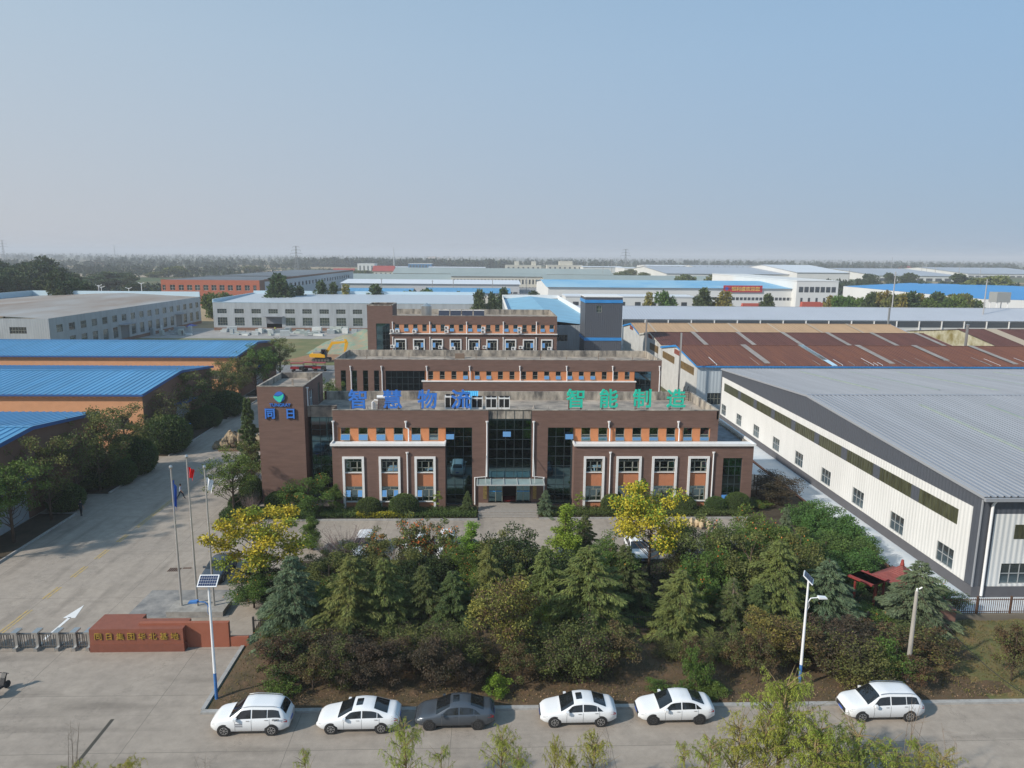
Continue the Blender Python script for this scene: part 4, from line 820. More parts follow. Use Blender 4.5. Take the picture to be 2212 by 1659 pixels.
b.quad((-111.6, 184.4, 10.15), (-111.6, 281, 10.15), (-141, 281, 11.6), (-141, 184.4, 11.6)); b.quad((-175, 184.4, 10.15), (-175, 281, 10.15), (-141, 281, 11.6), (-141, 184.4, 11.6)); b.build('roof', mat('dusty_roof', (.36, .36, .35), .6, nscale=.06, namt=.45, col2=(.24, .17, .12), stretch=(1, .3, 1)), h1, True)
b = MB(); b.box(-175, -111.6, 280.8, 281.2, 10.2, 12.2); b.box(-175.3, -174.9, 184.4, 281, 10, 12.2); b.build('parapet', mat('pale_blue_parapet', (.50, .64, .72), .6), h1, True)
h2 = thing('window_hall', 'pale grey clad hall with two rows of windows and stacked stone in front', 'factory', (-60, 262, 0))
F2_ = Frame((0, 255.0, 0), 'S'); q0 = D(459, 651, 255); xs = [D(px, 670, 255).x for px in (469, 506, 543, 579.5, 616, 653, 690, 726, 762, 797, 833, 869, 905, 941, 976)]
up = [(x, x + 3.3, 6.0, 7.6) for x in xs]; lo = [(x, x + 3.4, 1.7, 4.6) for i, x in enumerate(xs) if i != 3]; dd = [(xs[3] - .8, xs[3] + 4.6, 0, 4.7)]
b = MB(); wall(b, F2_, -97, -3.5, 0, 9.85, up + lo + dd, .2); wall(b, Frame((-97, 0, 0), 'W'), -300, -255, 0, 9.85); wall(b, Frame((-3.5, 0, 0), 'E'), 255, 300, 0, 9.85); b.quad((-97, 300, 0), (-3.5, 300, 0), (-3.5, 300, 9.85), (-97, 300, 9.85)); b.build('wall', FWALL, h2, True)
for h in up: window(h2, F2_, *h, 'grid42', .15, GW, ALU)
for h in lo: window(h2, F2_, *h, 'grid43', .15, GW, ALU)
b = MB(); abox(b, F2_, dd[0][0], dd[0][1], -.19, -.1, 2.4, 4.7); b.build('roller_door', mat('roller', (.17, .18, .2), .6), h2, True); b = MB(); abox(b, F2_, dd[0][0] - .8, dd[0][1] + .8, .02, 2, 5.0, 5.15); b.build('door_canopy', ROOFG, h2, True)
b = MB(); b.box(-97, -3.5, 254.8, 254.97, 0, 1.0); b.build('plinth', BRW2, h2, True)
b = MB(); b.box(-97.1, -3.4, 254.9, 255.2, 9.85, 10.0); b.box(-97.1, -96.8, 255.2, 300, 9.8, 11); b.box(-97, -3.5, 299.8, 300.2, 9.8, 11.8); b.build('parapet', mat('pale_blue_parapet', (.5, .6, .7)), h2, True)
b = MB(); b.quad((-97, 255.2, 9.6), (-3.5, 255.2, 9.6), (-3.5, 299.8, 10.6), (-97, 299.8, 10.6)); b.build('roof', mat('pale_roof', (.42, .46, .50), .5), h2, True)
# red brick building
REDW = mat('red_brick_wall', (0.42, 0.13, 0.075), .85, nscale=.3, namt=.12)
YR = 378.0; q0 = D(347, 604, YR); q1 = D(560, 606, YR); rb = thing('red_building', 'long orange red factory building with white framed windows and a grey roof', 'factory', ((q0.x + q1.x) / 2, YR + 20, 0))
FR_ = Frame((0, YR, 0), 'S'); HZ = q0.z; xs = [D(px, 620, YR).x for px in (351, 367, 386, 404, 421, 439, 456.5, 474, 492, 510, 528.5, 547)]
hu = [(x, x + (2.6 if 0 < i < 11 else 1.6), HZ - 5.4, HZ - 2.6) for i, x in enumerate(xs)]; hm_ = [(x, x + (2.6 if 0 < i < 11 else 1.6), HZ - 10.2, HZ - 7.6) for i, x in enumerate(xs)]; hlo = [(a, b_, 1.0, 3.2) for a, b_, _, _ in hm_]
b = MB(); wall(b, FR_, q0.x, q1.x, 0, HZ, hu + hm_ + hlo, .25); b.build('wall', REDW, rb, True)
xe = q1.x; yf = 640.0
b = MB(); wall(b, Frame((xe, 0, 0), 'E'), YR, YR + 9, 0, HZ); b.quad((q0.x, YR, 0), (q0.x, yf, 0), (q0.x, yf, HZ), (q0.x, YR, HZ)); b.quad((q0.x, yf, 0), (xe, yf, 0), (xe, yf, HZ), (q0.x, yf, HZ)); b.build('end_wall', BRW2, rb, True)
b = MB(); wall(b, Frame((xe, 0, 0), 'E'), YR + 9, yf, 0, HZ - 1, [(YR + 14 + 9 * k, YR + 18 + 9 * k, HZ - 6, HZ - 3.6) for k in range(26)], .3); b.build('side_wall', mat('pale_side', (.48, .50, .52), .7), rb, True)
b = MB(); b.box(xe - .3, xe + .1, YR + 9, yf, HZ - 1, HZ + .2); b.build('parapet', BRW2, rb, True)
b = MB(); b.quad((q0.x, YR, HZ - .1), (xe, YR, HZ - .1), (xe, yf, HZ - .1), (q0.x, yf, HZ - .1)); b.box(q0.x, xe, YR + 60, YR + 61, HZ, HZ + .6); b.build('roof', mat('slate_roof', (.13, .15, .17), .7, nscale=.03, namt=.2), rb, True)
b = MB(); b.quad((xe - .6, YR + 9, HZ - 5.8), (xe - .6, yf, HZ - 5.8), (xe - .6, yf, HZ - 3.4), (xe - .6, YR + 9, HZ - 3.4)); b.build('window_band', GW, rb, True)
for h in hu + hm_ + hlo: window(rb, FR_, *h, 'grid22', .2, GW, WHITE)

# ================================================================== far industrial estate, placed from survey points
CREAM = mat('cream_wall', (.58, .55, .47), .7, nscale=.05, namt=.08); GWH = mat('soft_white_wall', (.66, .66, .64), .7, nscale=.05, namt=.08); PGR = mat('pale_green_roof', (.30, .35, .33), .6, nscale=.03, namt=.15, stretch=(1, .2, 1)); LGW = mat('light_grey_wall', (.45, .46, .47), .7)
LBR = mat('mixed_blue_roof', (.12, .36, .58), .5, nscale=.04, namt=.6, col2=(.30, .50, .62)); DWN = mat('dark_window', (.05, .06, .07), .3); WRF = mat('white_roof', (.62, .65, .68), .5)
def far(name, label, pxl, pxr, pyt, Y, depth, wallm, roofm, rise=2.0, win=None, cat='warehouse', z0=0, parts=(), group=None, flat=False):
    a = D(pxl, pyt + (pxl - 1106) * .0087 * 0, Y); c = D(pxr, pyt, Y); x0, x1, H = a.x, c.x, (a.z + c.z) / 2
    t = thing(name, label, cat, ((x0 + x1) / 2, Y + depth / 2, 0), group=group); F = Frame((0, Y, 0), 'S'); holes = []
    if win:
        for (zt, zb, ww, gap) in win:
            n = max(1, min(95, int((x1 - x0 - 2) / (ww + gap)))); st = (x1 - x0 - 2) / n
            holes += [(x0 + 1 + i * st + (st - ww) / 2, x0 + 1 + i * st + (st + ww) / 2, H - zb, H - zt) for i in range(n)]
    b = MB(); wall(b, F, x0, x1, 0, H); b.quad((x0, Y, 0), (x0, Y + depth, 0), (x0, Y + depth, H), (x0, Y, H)); b.quad((x1, Y, 0), (x1, Y + depth, 0), (x1, Y + depth, H), (x1, Y, H)); b.quad((x0, Y + depth, 0), (x1, Y + depth, 0), (x1, Y + depth, H), (x0, Y + depth, H))
    if rise and not flat:
        for x in (x0, x1): b.quad((x, Y, H), (x, Y + depth, H), (x, Y + depth / 2, H + rise))
    b.build('wall', wallm, t, True)
    b = MB()
    if flat: b.box(x0 - .2, x1 + .2, Y - .2, Y + depth + .2, H, H + .5)
    else: b.quad((x0 - 1, Y - 1, H), (x1 + 1, Y - 1, H), (x1 + 1, Y + depth / 2, H + rise), (x0 - 1, Y + depth / 2, H + rise)); b.quad((x0 - 1, Y + depth + 1, H), (x1 + 1, Y + depth + 1, H), (x1 + 1, Y + depth / 2, H + rise), (x0 - 1, Y + depth / 2, H + rise))
    b.build('roof', roofm, t, True)
    wm = {}
    for h in holes:
        k = (round(h[1] - h[0], 2), round(h[3] - h[2], 2))
        if k not in wm:
            b = MB(); b.box(0, k[0], -.06, 0, 0, k[1]); o = b.build('window', DWN, t); wm[k] = o
        else: o = wm[k].copy(); COL.objects.link(o); o.parent = t
        o.location = Vector((h[0], Y, h[2])) - t.location
    return t
YA = 395.0
A10 = far('white_factory', 'long white factory with a patchy blue roof carrying the red banner', 1184, 1788, 622, YA, 95, GWH, LBR, 2.6, [(5.0, 6.6, 1.6, .6), (10.0, 13.6, 1.6, 2.6)][:1], 'factory')
A10b = far('white_works_block', 'taller white works block with tall slot windows joined to the right of the bannered factory', 1722, 1812, 608, YA - 6, 150, GWH, GWH, 0, [(3.0, 6.0, 2.4, .4), (9, 14, 1.2, 2.8)], 'factory', flat=True)
b = MB(); P0 = D(1562, 631, YA - .4); P1 = D(1647, 617, YA - .4)
sg = thing('banner_sign', 'red banner sign with gold lettering on the roof edge of the long white factory', 'sign', (P0.x, YA - .6, P0.z))
w_, h_ = P1.x - P0.x, P1.z - P0.z; b = MB(); b.box(0, w_, -.1, .1, 0, h_); b.build('board', mat('banner_red', (.42, .02, .04), .6), sg)
text_mesh('lettering', '恒利盛欢迎您', 2.55, .1, mat('banner_gold', (.80, .52, .12), .5), sg, Matrix.Translation((w_ * .57, -.15, h_ * .5)), .05, 1.05)
b = MB(); disc(b, (w_ * .085, h_ * .52), .95, -.16, -.1, 16); b.build('emblem', mat('emblem_blue2', (.06, .10, .4), .5), sg)
A11 = far('white_offices', 'white two storey works office with paired windows right of the charcoal tower', 1222, 1500, 642, 300, 14, GWH, WRF, 0, [(2.0, 3.6, 2.4, 3.6), (5.4, 7.2, 2.4, 3.6)], 'office', flat=True)
far('ribbed_grey_works', 'grey works hall with a long ribbon window and white roof, middle distance', 737, 1122, 613, 512, 60, LGW, WRF, 2.0, [(5.5, 8.2, 3.0, .7)])
far('blue_roof_store', 'low store with a rounded blue roof left of the conifers', 744, 884, 638, 438, 40, LGW, ROOFB, 3.5)
far('blue_roof_store', 'low store with a bright blue roof right of the conifers', 920, 1100, 633, 440, 26, LGW, ROOFB, 2.6)
far('cream_low_block', 'low cream block in front of the bright blue roofed store', 908, 1128, 643, 405, 8, CREAM, CREAM, 0, None, 'building', flat=True)
far('green_roof_works', 'cream works with a ribbed grey green roof at the left of the estate', 706, 980, 604, 655, 60, CREAM, PGR, 4.5, [(2, 5, 4, 16)])
far('green_roof_works', 'longest grey green roofed works running behind the others', 849, 1324, 592, 890, 70, CREAM, PGR, 6.5)
far('cream_window_works', 'cream works front with a dense row of tall windows', 975, 1180, 597, 618, 50, CREAM, PGR, 2.5, [(2.5, 6.5, 1.4, 1.5), (9, 14, 1.4, 1.5)])
far('green_roof_works', 'wide grey green roofed works behind the bannered factory', 1177, 1560, 606, 600, 60, CREAM, PGR, 3.5, None)
far('white_block', 'white three storey block with tall dark slots on the horizon left', 772, 809, 570, 1210, 30, GWH, GWH, 0, [(3, 16, 2.2, 3.2)], 'building', flat=True)
far('white_long_hall', 'long low white hall right of the slotted white block', 810, 882, 577, 1230, 30, GWH, WRF, 1, [(4, 7, 4, 3)])
far('blue_glass_block', 'blue glazed block on the horizon between two low white halls', 882, 932, 570, 1230, 40, mat('blue_glazing', (.06, .2, .38), .2), GWH, 0, [(2, 6, 3, 2)], 'building', flat=True)
far('white_long_hall', 'long low white hall right of the blue glazed block', 926, 1048, 578, 1200, 40, GWH, WRF, 1, [(4, 7, 4, 3)])
far('red_roof_house', 'pale house with a red hipped roof at the far left of the estate', 720, 763, 590, 950, 14, CREAM, mat('red_tile', (.30, .05, .04), .7), 6, [(2, 5, 2, 3)], 'house')
far('red_roof_house', 'pale house with a red roof beside the slotted white block', 806, 850, 586, 940, 16, CREAM, mat('red_tile', (.3, .05, .04)), 7, [(2, 5, 2, 3)], 'house')
for a, c_, lab in ((1092, 1169, 'cream four storey block, left of the pair on the horizon'), (1182, 1259, 'cream four storey block, right of the pair on the horizon')):
    t = far('cream_block', lab, a, c_, 573.5, 1225, 25, CREAM, CREAM, 0, [(2.5, 5.5, 3, 4.5), (7.5, 10.5, 3, 4.5)], 'building', flat=True)
    pa, pc = D(a + (20 if a < 1100 else 26), 566, 1228), D(c_ - (20 if a < 1100 else 22), 566, 1228); b = MB(); zz = D(a, 573.5, 1225).z
    if a < 1100: b.box(pa.x, pa.x + 7, 1228, 1240, zz, pa.z + 1.5); b.box(pc.x, pc.x + 7, 1228, 1240, zz, pa.z + 1.5)
    else: b.box(pa.x, pc.x, 1228, 1240, zz, pa.z + 1.5)
    b.build('roof_house', CREAM, t, True)
far('white_wide_hall', 'wide white hall beside the tall pylon on the horizon', 1260, 1345, 577, 1185, 60, GWH, WRF, 1)
far('white_wide_hall', 'white hall with small square windows right of the tall pylon', 1349, 1408, 580, 955, 70, GWH, WRF, 0, [(4, 7, 2.5, 6)], flat=True)
# right-hand far sheds
ROOFP = mat('pale_far_roof', (.38, .41, .45), .5, nscale=.02, namt=.1)
bt = thing('big_blue_shed', 'huge bright blue roofed shed at the right edge behind the trees', 'warehouse', (300, 430, 0))
Pb = [G(1822, 618, 8), G(2125, 646, 8), G(2420, 653, 8), G(2420, 632, 8), G(1965, 611, 8)]; b = MB(); cM = Vector((330, 440, 11.0))
for i_ in range(5): b.quad(tuple(Pb[i_]), tuple(Pb[(i_ + 1) % 5]), tuple(cM))
b.build('roof', mat('vivid_blue_roof', (.03, .27, .60), .45, nscale=.02, namt=.1), bt, True); b = MB()
for i_ in range(5): q0, q1 = Pb[i_], Pb[(i_ + 1) % 5]; b.quad((q0.x, q0.y, 0), (q1.x, q1.y, 0), (q1.x, q1.y, 7.9), (q0.x, q0.y, 7.9))
b.build('wall', GWH, bt, True)
far('far_grey_shed', 'broad grey roofed shed left of the white gable', 1440, 1760, 592, 780, 230, GWH, ROOFP, 6, [(3, 7, 8, 3)])
far('far_white_gable', 'white sided shed with open bays and a blue edged roof', 1722, 1836, 589, 760, 200, GWH, WRF, 7)
far('far_grey_shed', 'broad grey roofed shed behind the poplar clump', 1896, 2080, 596, 870, 260, GWH, ROOFP, 7, [(3, 7, 8, 3)])
far('far_grey_shed', 'broad grey roofed shed at the right edge of the horizon', 2090, 2300, 592, 1100, 260, GWH, ROOFP, 8, [(3, 7, 8, 3)])
far('far_white_shed', 'white sheds strung along the horizon behind the tree row', 1400, 1500, 575, 1560, 120, GWH, WRF, 2)
far('far_white_shed', 'narrow white and blue shed on the horizon, behind the row of round trees', 1500, 1735, 577, 1500, 90, GWH, ROOFP, 3)
far('far_white_shed', 'low cream shed on the horizon left of the orange house', 1770, 1880, 581, 1500, 60, CREAM, ROOFP, 1)
far('far_house', 'small orange red house on the right horizon', 1952, 1968, 578, 1450, 20, mat('orange_house', (.5, .2, .13), .7), mat('red_tile', (.3, .05, .04)), 3, None, 'house')
far('village_house', 'red roofed village house right of the left poplars', 196, 254, 627, 520, 16, CREAM, mat('brown_tile_roof', (.24, .11, .07), .8), 3, None, 'house')
far('village_house', 'red roofed village house beside the lamp post', 252, 306, 626, 520, 16, CREAM, mat('brown_tile_roof', (.24, .11, .07)), 3, None, 'house')
far('village_shed', 'long low red sheet roof in front of the village houses', 204, 300, 634, 470, 10, CREAM, mat('red_sheet', (.35, .04, .06), .6), 1.5, None, 'shed')
far('village_house', 'tiny pale farmhouse among distant fields', 192, 222, 572, 1560, 20, CREAM, mat('brown_tile_roof', (.24, .11, .07)), 5, None, 'house')
for a, c_, Y, lab in ((1080, 1107, 2600, 'pale pink tower blocks hazy on the left horizon'), ): pass
# hazy town on the horizon
for k, (px, w_, py) in enumerate(((924, 8, 555), (933, 9, 554), (943, 8, 555.5), (1078, 5, 559), (968, 6, 558), (1060, 5, 560))):
    far('tower_block', ['pale hazy tower block, first of a trio on the horizon', 'pale hazy tower block, tallest of the horizon trio', 'pale hazy tower block, last of the horizon trio', 'tiny pale block on the horizon right of the trio', 'tiny low pale block on the horizon just past the trio', 'tiny pale block farthest right of the horizon trio'][k], px, px + w_, py, 3300, 30, mat('pink_block', (.6, .5, .46), .8), CREAM, 0, None, 'tower block', flat=True)

# ================================================================== works yard goods
random.seed(5)
def block(name, label, cat, x, y, w_, d_, h_, m, group):
    b = MB(); b.box(-w_ / 2, w_ / 2, -d_ / 2, d_ / 2, .08, h_); b.box(-w_ / 2 - .03, w_ / 2 + .03, -d_ / 2, -d_ / 2 + .12, 0, .08); b.box(-w_ / 2 - .03, w_ / 2 + .03, d_ / 2 - .12, d_ / 2, 0, .08)
    o = b.build(name, m); o.location = (x, y, .03); o.rotation_euler = (0, 0, random.uniform(-.3, .3)); return tag(o, label, cat, group)
STN = [mat('white_stone', (.62, .64, .62), .7, nscale=1, namt=.2), mat('grey_stone', (.36, .40, .41), .7, nscale=1, namt=.2), mat('green_stone', (.45, .5, .46), .7, nscale=1, namt=.2)]
for k in range(70):
    px = random.uniform(475, 785); py = random.uniform(716, 726) if px < 700 else random.uniform(716, 723); q = G(px, py)
    block('stone_slab_pack', 'pale stone slab pack lying in the yard before the window hall', 'stone slabs', q.x, q.y, random.uniform(1, 3.4), random.uniform(.8, 1.5), random.choice((.4, .7, 1.2, 1.8)), STN[k % 3], 'stone slab packs in the works yard')
for k in range(26):
    q = G(random.uniform(300, 430), random.uniform(712, 727)); block('stone_slab_pack', 'pale stone slab pack lying beside the grey gabled hall', 'stone slabs', q.x, q.y, random.uniform(1, 3), 1, random.choice((.4, .8, 1.8, 2.4)), STN[k % 3], 'stone slab packs by the grey hall')
q = G(375, 704); b = MB()
for i in range(14):
    for j in range(5): pass
n0 = 12
for i in range(n0 + 1):
    for j in range(7): b.v.append((i * 1.3 - 8, j * 1.3 - 4, max(0, 1.7 * math.sin(math.pi * i / n0) * math.sin(math.pi * j / 6) + .35 * math.sin(i * 2.1 + j) * (0 < j < 6) * (0 < i < n0))))
for i in range(n0):
    for j in range(6): a = i * 7 + j; b.f.append((a, a + 7, a + 8, a + 1)); b.m.append(0)
o = b.build('tarpaulin', mat('royal_tarp', (.04, .07, .42), .4)); o.location = q; tag(o, 'crumpled royal blue tarpaulin over goods by the grey gabled hall', 'tarpaulin')
# earth mound under green netting
b = MB(); N1, N2 = 30, 20
for i in range(N1 + 1):
    for j in range(N2 + 1):
        u, v = i / N1, j / N2; h = 4.6 * min(1, u * 2.2) ** .8 * math.sin(math.pi * v) ** .7 * (1 if u < .9 else (1 - u) * 10)
        h += .5 * math.sin(i * 1.1 + j * .7) * math.sin(math.pi * v) * math.sin(math.pi * u) + .3 * math.sin(i * 2.3 - j * 1.9) * math.sin(math.pi * v)
        b.v.append((-50 + 32 * u, 191 + 42 * v + 4 * (1 - u), max(.0, h)))
for i in range(N1):
    for j in range(N2): a = i * (N2 + 1) + j; b.f.append((a, a + N2 + 1, a + N2 + 2, a + 1)); b.m.append(0)
o = b.build('earth_mound', mat('green_netting', (.10, .26, .20), .9, nscale=.35, namt=.8, col2=(.34, .24, .15), bump=.6, bscale=3), smooth=True); tag(o, 'spoil heap draped in green dust netting behind the excavator', 'earth heap')

# excavator
q = G(692, 783); ex_ = thing('excavator', 'yellow excavator with raised boom in front of the netted heap', 'excavator', (q.x, q.y + 1.6, 0)); ex_.scale = (1.12,) * 3
YL = mat('machine_yellow', (.78, .40, .02), .45); DK = mat('rubber_black', (.025, .025, .025), .8)
for s, nm in ((-1, 0), (1, 1)):
    b = MB(); b.prism([(-2.0, .45), (-1.75, .1), (1.75, .1), (2.05, .45), (1.8, .85), (-1.75, .85)], s * 1.15 - .28, s * 1.15 + .28); tr_o = b.build('track', DK, ex_)
    b = MB()
    for x in (-1.7, -1.0, -.3, .4, 1.1, 1.75): b.lathe([(0, -.3), (.27, -.3), (.27, .3), (0, .3)], (x, s * 1.15, .46), 10, 'y')
    b.build('track_roller', mat('grimy_grey', (.12, .11, .1), .7), tr_o)
b = MB(); b.box(-1.0, 1.0, -.8, .8, .6, 1.05); b.build('undercarriage', DK, ex_)
b = MB(); b.prism([(-2.4, 1.15), (1.0, 1.05), (1.0, 1.7), (.1, 1.95), (-2.2, 1.95), (-2.5, 1.75)], -1.25, 1.25); b.build('body', YL, ex_)
b = MB(); b.box(-1.7, -.2, -.9, 1.1, 1.95, 2.25); b.box(-1.4, -1.25, .5, .65, 2.25, 2.7); b.build('engine_cover', mat('cover_grey', (.25, .25, .24), .6), ex_)
b = MB(); b.prism([(.15, 1.7), (1.35, 1.2), (1.45, 2.1), (1.1, 2.95), (.2, 2.95)], -1.2, -.2); cb = b.build('cab', mat('cab_black', (.05, .055, .06), .3), ex_)
b = MB(); b.prism([(.3, 1.9), (1.25, 1.6), (1.3, 2.1), (1.0, 2.8), (.3, 2.8)], -1.23, -1.2); b.build('cab_window', GLASS, cb)
b = MB(); b.prism([(.4, 1.4), (.9, 1.2), (2.6, 3.9), (5.6, 4.35), (5.6, 4.7), (2.3, 4.5)], -.05, .4); b.build('boom', YL, ex_)
b = MB(); b.tube([(.9, .17, 1.5), (1.9, .17, 3.3)], .08, 6); b.tube([(2.8, .17, 4.75), (5.1, .17, 5.15)], .09, 6); b.build('hydraulic_ram', STEEL, ex_)
b = MB(); b.prism([(5.2, 5.2), (5.7, 5.1), (6.1, 4.2), (5.3, 1.8), (5.0, 1.9), (5.3, 4.2)], 0, .35); b.build('stick', YL, ex_)
b = MB(); b.prism([(5.0, 2.0), (5.5, 2.0), (5.2, 1.2), (4.4, .9), (4.2, 1.3), (4.6, 1.6)], -.35, .7); b.build('bucket', RUSTY, ex_)
text_mesh('lettering', 'SANY' if False else '', .4, .02, DK, ex_) if False else None
# cargo tricycles
for k, (px, py) in enumerate(((641, 803), (668, 801), (688, 802))):
    q = G(px, py); t = thing('cargo_tricycle', ['red canopied cargo tricycle, nearest the tower', 'red cargo tricycle with a dark load bed, middle of three', 'red cargo tricycle, rightmost of the three by the office'][k], 'tricycle', (q.x, q.y, 0), group=None)
    RD = mat('tricycle_red', (.28, .02, .03), .5)
    b = MB(); b.box(-1.3, .7, -.6, .6, .7, .8); b.box(-1.3, .7, -.6, -.55, .8, 1.15); b.box(-1.3, .7, .55, .6, .8, 1.15); b.box(-1.3, -1.25, -.55, .55, .8, 1.15); b.build('load_bed', RD, t)
    b = MB(); b.box(.7, 1.7, -.45, .45, .45, 1.15); b.box(.8, 1.3, -.4, .4, 1.15, 1.25); b.build('body', DK, t)
    b = MB()
    for x, y in ((-1.25, -.5), (-1.25, .5), (1.6, -.4), (1.6, .4)): b.tube([(x, y, .9), (x, y, 2.0)], .03, 4)
    b.build('canopy_post', DK, t); b = MB(); b.prism([(-1.4, 2.0), (1.8, 2.0), (1.6, 2.12), (-1.3, 2.12)], -.65, .65); b.build('canopy', RD, t)
    for x, y in ((-.7, -.55), (-.7, .55), (1.6, 0)): b = MB(); b.lathe([(0, -.08), (.33, -.08), (.33, .08), (0, .08)], (x, y, .33), 12, 'y'); b.build('wheel', DK, t)

# ================================================================== gate, sign wall, flagpoles
GB = mat('gate_granite', (0.25, 0.085, 0.052), .6, nscale=2.5, namt=.15)
gw_ = thing('gate_wall', 'reddish brown gate wall carrying gold lettering', 'sign wall', (-23.9, 46.6, 0))
b = MB(); b.box(-27.1, -20.8, 45.55, 47.0, .6, 1.70); b.box(-27.1, -24.2, 47.0, 47.65, 0, 1.70); b.build('block', GB, gw_, True)
b = MB(); b.box(-27.13, -20.77, 45.52, 47.0, 0, .6); b.build('base', mat('gate_granite2', (0.22, 0.075, 0.048), .65, nscale=2.5, namt=.15), gw_, True)
b = MB(); b.box(-24.0, -17.9, 46.05, 46.35, 0, 1.84); b.box(-17.9, -16.6, 46.1, 46.3, 0, .72); b.build('wing_wall', mat('gate_render', (0.32, 0.105, 0.06), .75, nscale=1.5, namt=.12), gw_, True)
for k_, ch_ in enumerate('同日集团华北基地'): text_mesh('character', ch_, .54, .05, GOLD, gw_, Matrix.Translation((-26.5 + k_ * .735 - gw_.location.x, 45.51 - gw_.location.y, 1.18)), 0, 1.05)
# retractable gate
rg = thing('retractable_gate', 'low stainless folding gate with five chunky posts across the entrance', 'gate', (-31, 46.1, 0))
for k in range(7):
    px = [-.5, 36 + 3, 76, 115, 149, 176, 190][k]
xs = [G(x, 1402 + k).x for k, x in enumerate((-40, 3, 40.5, 80, 119, 151, 176))]; xs = [-35.5, -33.9, -32.3, -30.9, -29.5, -28.35, -27.4]
for x in xs:
    b = MB(); b.box(x - .09, x + .09, 45.95, 46.25, .12, 1.25); b.box(x - .2, x + .2, 45.75, 46.45, 1.25, 1.38); po = b.build('post', STEEL, rg, True)
    b = MB(); b.prism([(x - .16, .02), (x + .16, .02), (x + .1, .25), (x - .1, .25)], 45.65, 46.55); b.build('foot', STEEL, po, True)
b = MB()
x = -38.0
while x < -27.3:
    b.box(x, x + .05, 46.05 + (.06 if int(x * 9) % 2 else 0), 46.1 + (.06 if int(x * 9) % 2 else 0), .1, 1.12); x += .15
b.box(-38, -27.3, 46.03, 46.2, 1.08, 1.14); b.box(-38, -27.3, 46.03, 46.2, .2, .26)
b.build('lattice', mat('dark_steel', (.20, .19, .18), .4, metal=.7), rg, True)
# flagpoles
bp_ = MB(); bp_.box(-24.1, -19.9, 50.3, 52.2, 0, .42); tag(bp_.build('flagpole_plinth', mat('plinth_concrete', (.38, .36, .33), .9, nscale=1.5, namt=.4)), 'low concrete plinth under the three flagpoles', 'plinth')
FLG = {}
def flag(col, label, x, z, fl):
    b = MB(); N1, N2 = 8, 10; W_x, H_z = fl
    for i in range(N1 + 1):
        for j in range(N2 + 1):
            u, v = i / N1, j / N2; b.v.append((x + .08 + W_x * u * (1 - .35 * v), 51.3 + .12 * math.sin(u * 9 + v * 2), z - v * H_z - u * u * H_z * .35))
    for i in range(N1):
        for j in range(N2): a = i * (N2 + 1) + j; b.f.append((a, a + N2 + 1, a + N2 + 2, a + 1)); b.m.append(0)
    return tag(b.build('flag', mat(label, col, .7), smooth=True), label, 'flag')
for k, (x, H_, lab) in enumerate(((-23.35, 10.95, 'left flagpole, flying the limp blue flag'), (-22.15, 11.75, 'tallest flagpole, in the middle, flying the red flag'), (-20.9, 10.95, 'right flagpole, flying the small white flag'))):
    t = thing('flagpole', lab, 'flagpole', (x, 51.3, .42)); b = MB(); b.tube([(0, 0, 0), (0, 0, H_)], [.085, .05], 10); b.build('pole', mat('flagpole_steel', (.50, .48, .45), .4, metal=.5), t); b = MB(); b.lathe([(0, .22), (.1, .16), (.13, .06), (.1, -.04), (.03, -.08)], (0, 0, H_), 10); b.build('finial', STEEL, t)
flag((.03, .12, .5), 'limp blue flag hanging on the left flagpole', -23.35, 10.4, (.22, 1.9)); flag((.75, .01, .01), 'red flag curling from the tallest flagpole', -22.15, 11.4, (.42, .75)); flag((.75, .77, .8), 'small white flag on the right flagpole', -20.9, 10.6, (.5, .9))

# street lamps with solar panels
WP = mat('lamp_white', (.78, .79, .80), .4); BP = mat('lamp_blue', (.06, .20, .50), .5, nscale=3, namt=.3)
def solar_lamp(label, x, y, H_, side, tilt, prot, pw, ph, headm, blueto):
    t = thing('solar_street_lamp', label, 'street lamp', (x, y, .1))
    b = MB(); b.tube([(0, 0, 0), (0, 0, 1.75)], [.095, .09], 10); b.build('pole_base', BP, t); b = MB(); b.tube([(0, 0, 1.75), (0, 0, H_ - .15)], [.09, .06], 10); b.build('pole', WP, t)
    M = Matrix.Translation((0, 0, H_)) @ Matrix.Rotation(prot, 4, 'Z') @ Matrix.Rotation(rad(tilt), 4, 'X')
    b = MB(); b.box(-pw / 2, pw / 2, -ph / 2, ph / 2, -.06, 0, M); p_ = b.build('panel_frame', WP, t)
    b = MB(); nx, ny = 8, 4
    for i in range(nx):
        for j in range(ny): b.box(-pw / 2 + .05 + (pw - .1) * i / nx + .008, -pw / 2 + .05 + (pw - .1) * (i + 1) / nx - .008, -ph / 2 + .05 + (ph - .1) * j / ny + .008, -ph / 2 + .05 + (ph - .1) * (j + 1) / ny - .008, .001, .008, M)
    b.build('solar_cell', mat('solar_cell', (.022, .035, .085), .2), p_)
    z = H_ - 1.45; b = MB(); b.tube([(0, 0, z - .3), (side * .25, 0, z + .08), (side * .75, 0, z + .12)], .035, 6); b.tube([(0, 0, z - .9), (side * .18, 0, z - .5), (side * .12, 0, z - .1)], .015, 4); b.build('arm', headm, t)
    b = MB(); b.prism([(side * .7, z + .06), (side * 1.25, z + .06), (side * 1.2, z + .15), (side * .7, z + .2)], -.14, .14); b.build('lamp_head', headm, t)
solar_lamp('solar street lamp with a wide dark panel at the end of the gate wall', -16.55, 40.0, 7.75, -1, -38 + 76, 0, 1.15, .78, BP, 1.7)
solar_lamp('white solar street lamp with its panel turned sideways, among the right hand trees', 19.75, 40.2, 7.6, 1, 42, rad(62), .85, .75, WP, 1.7)
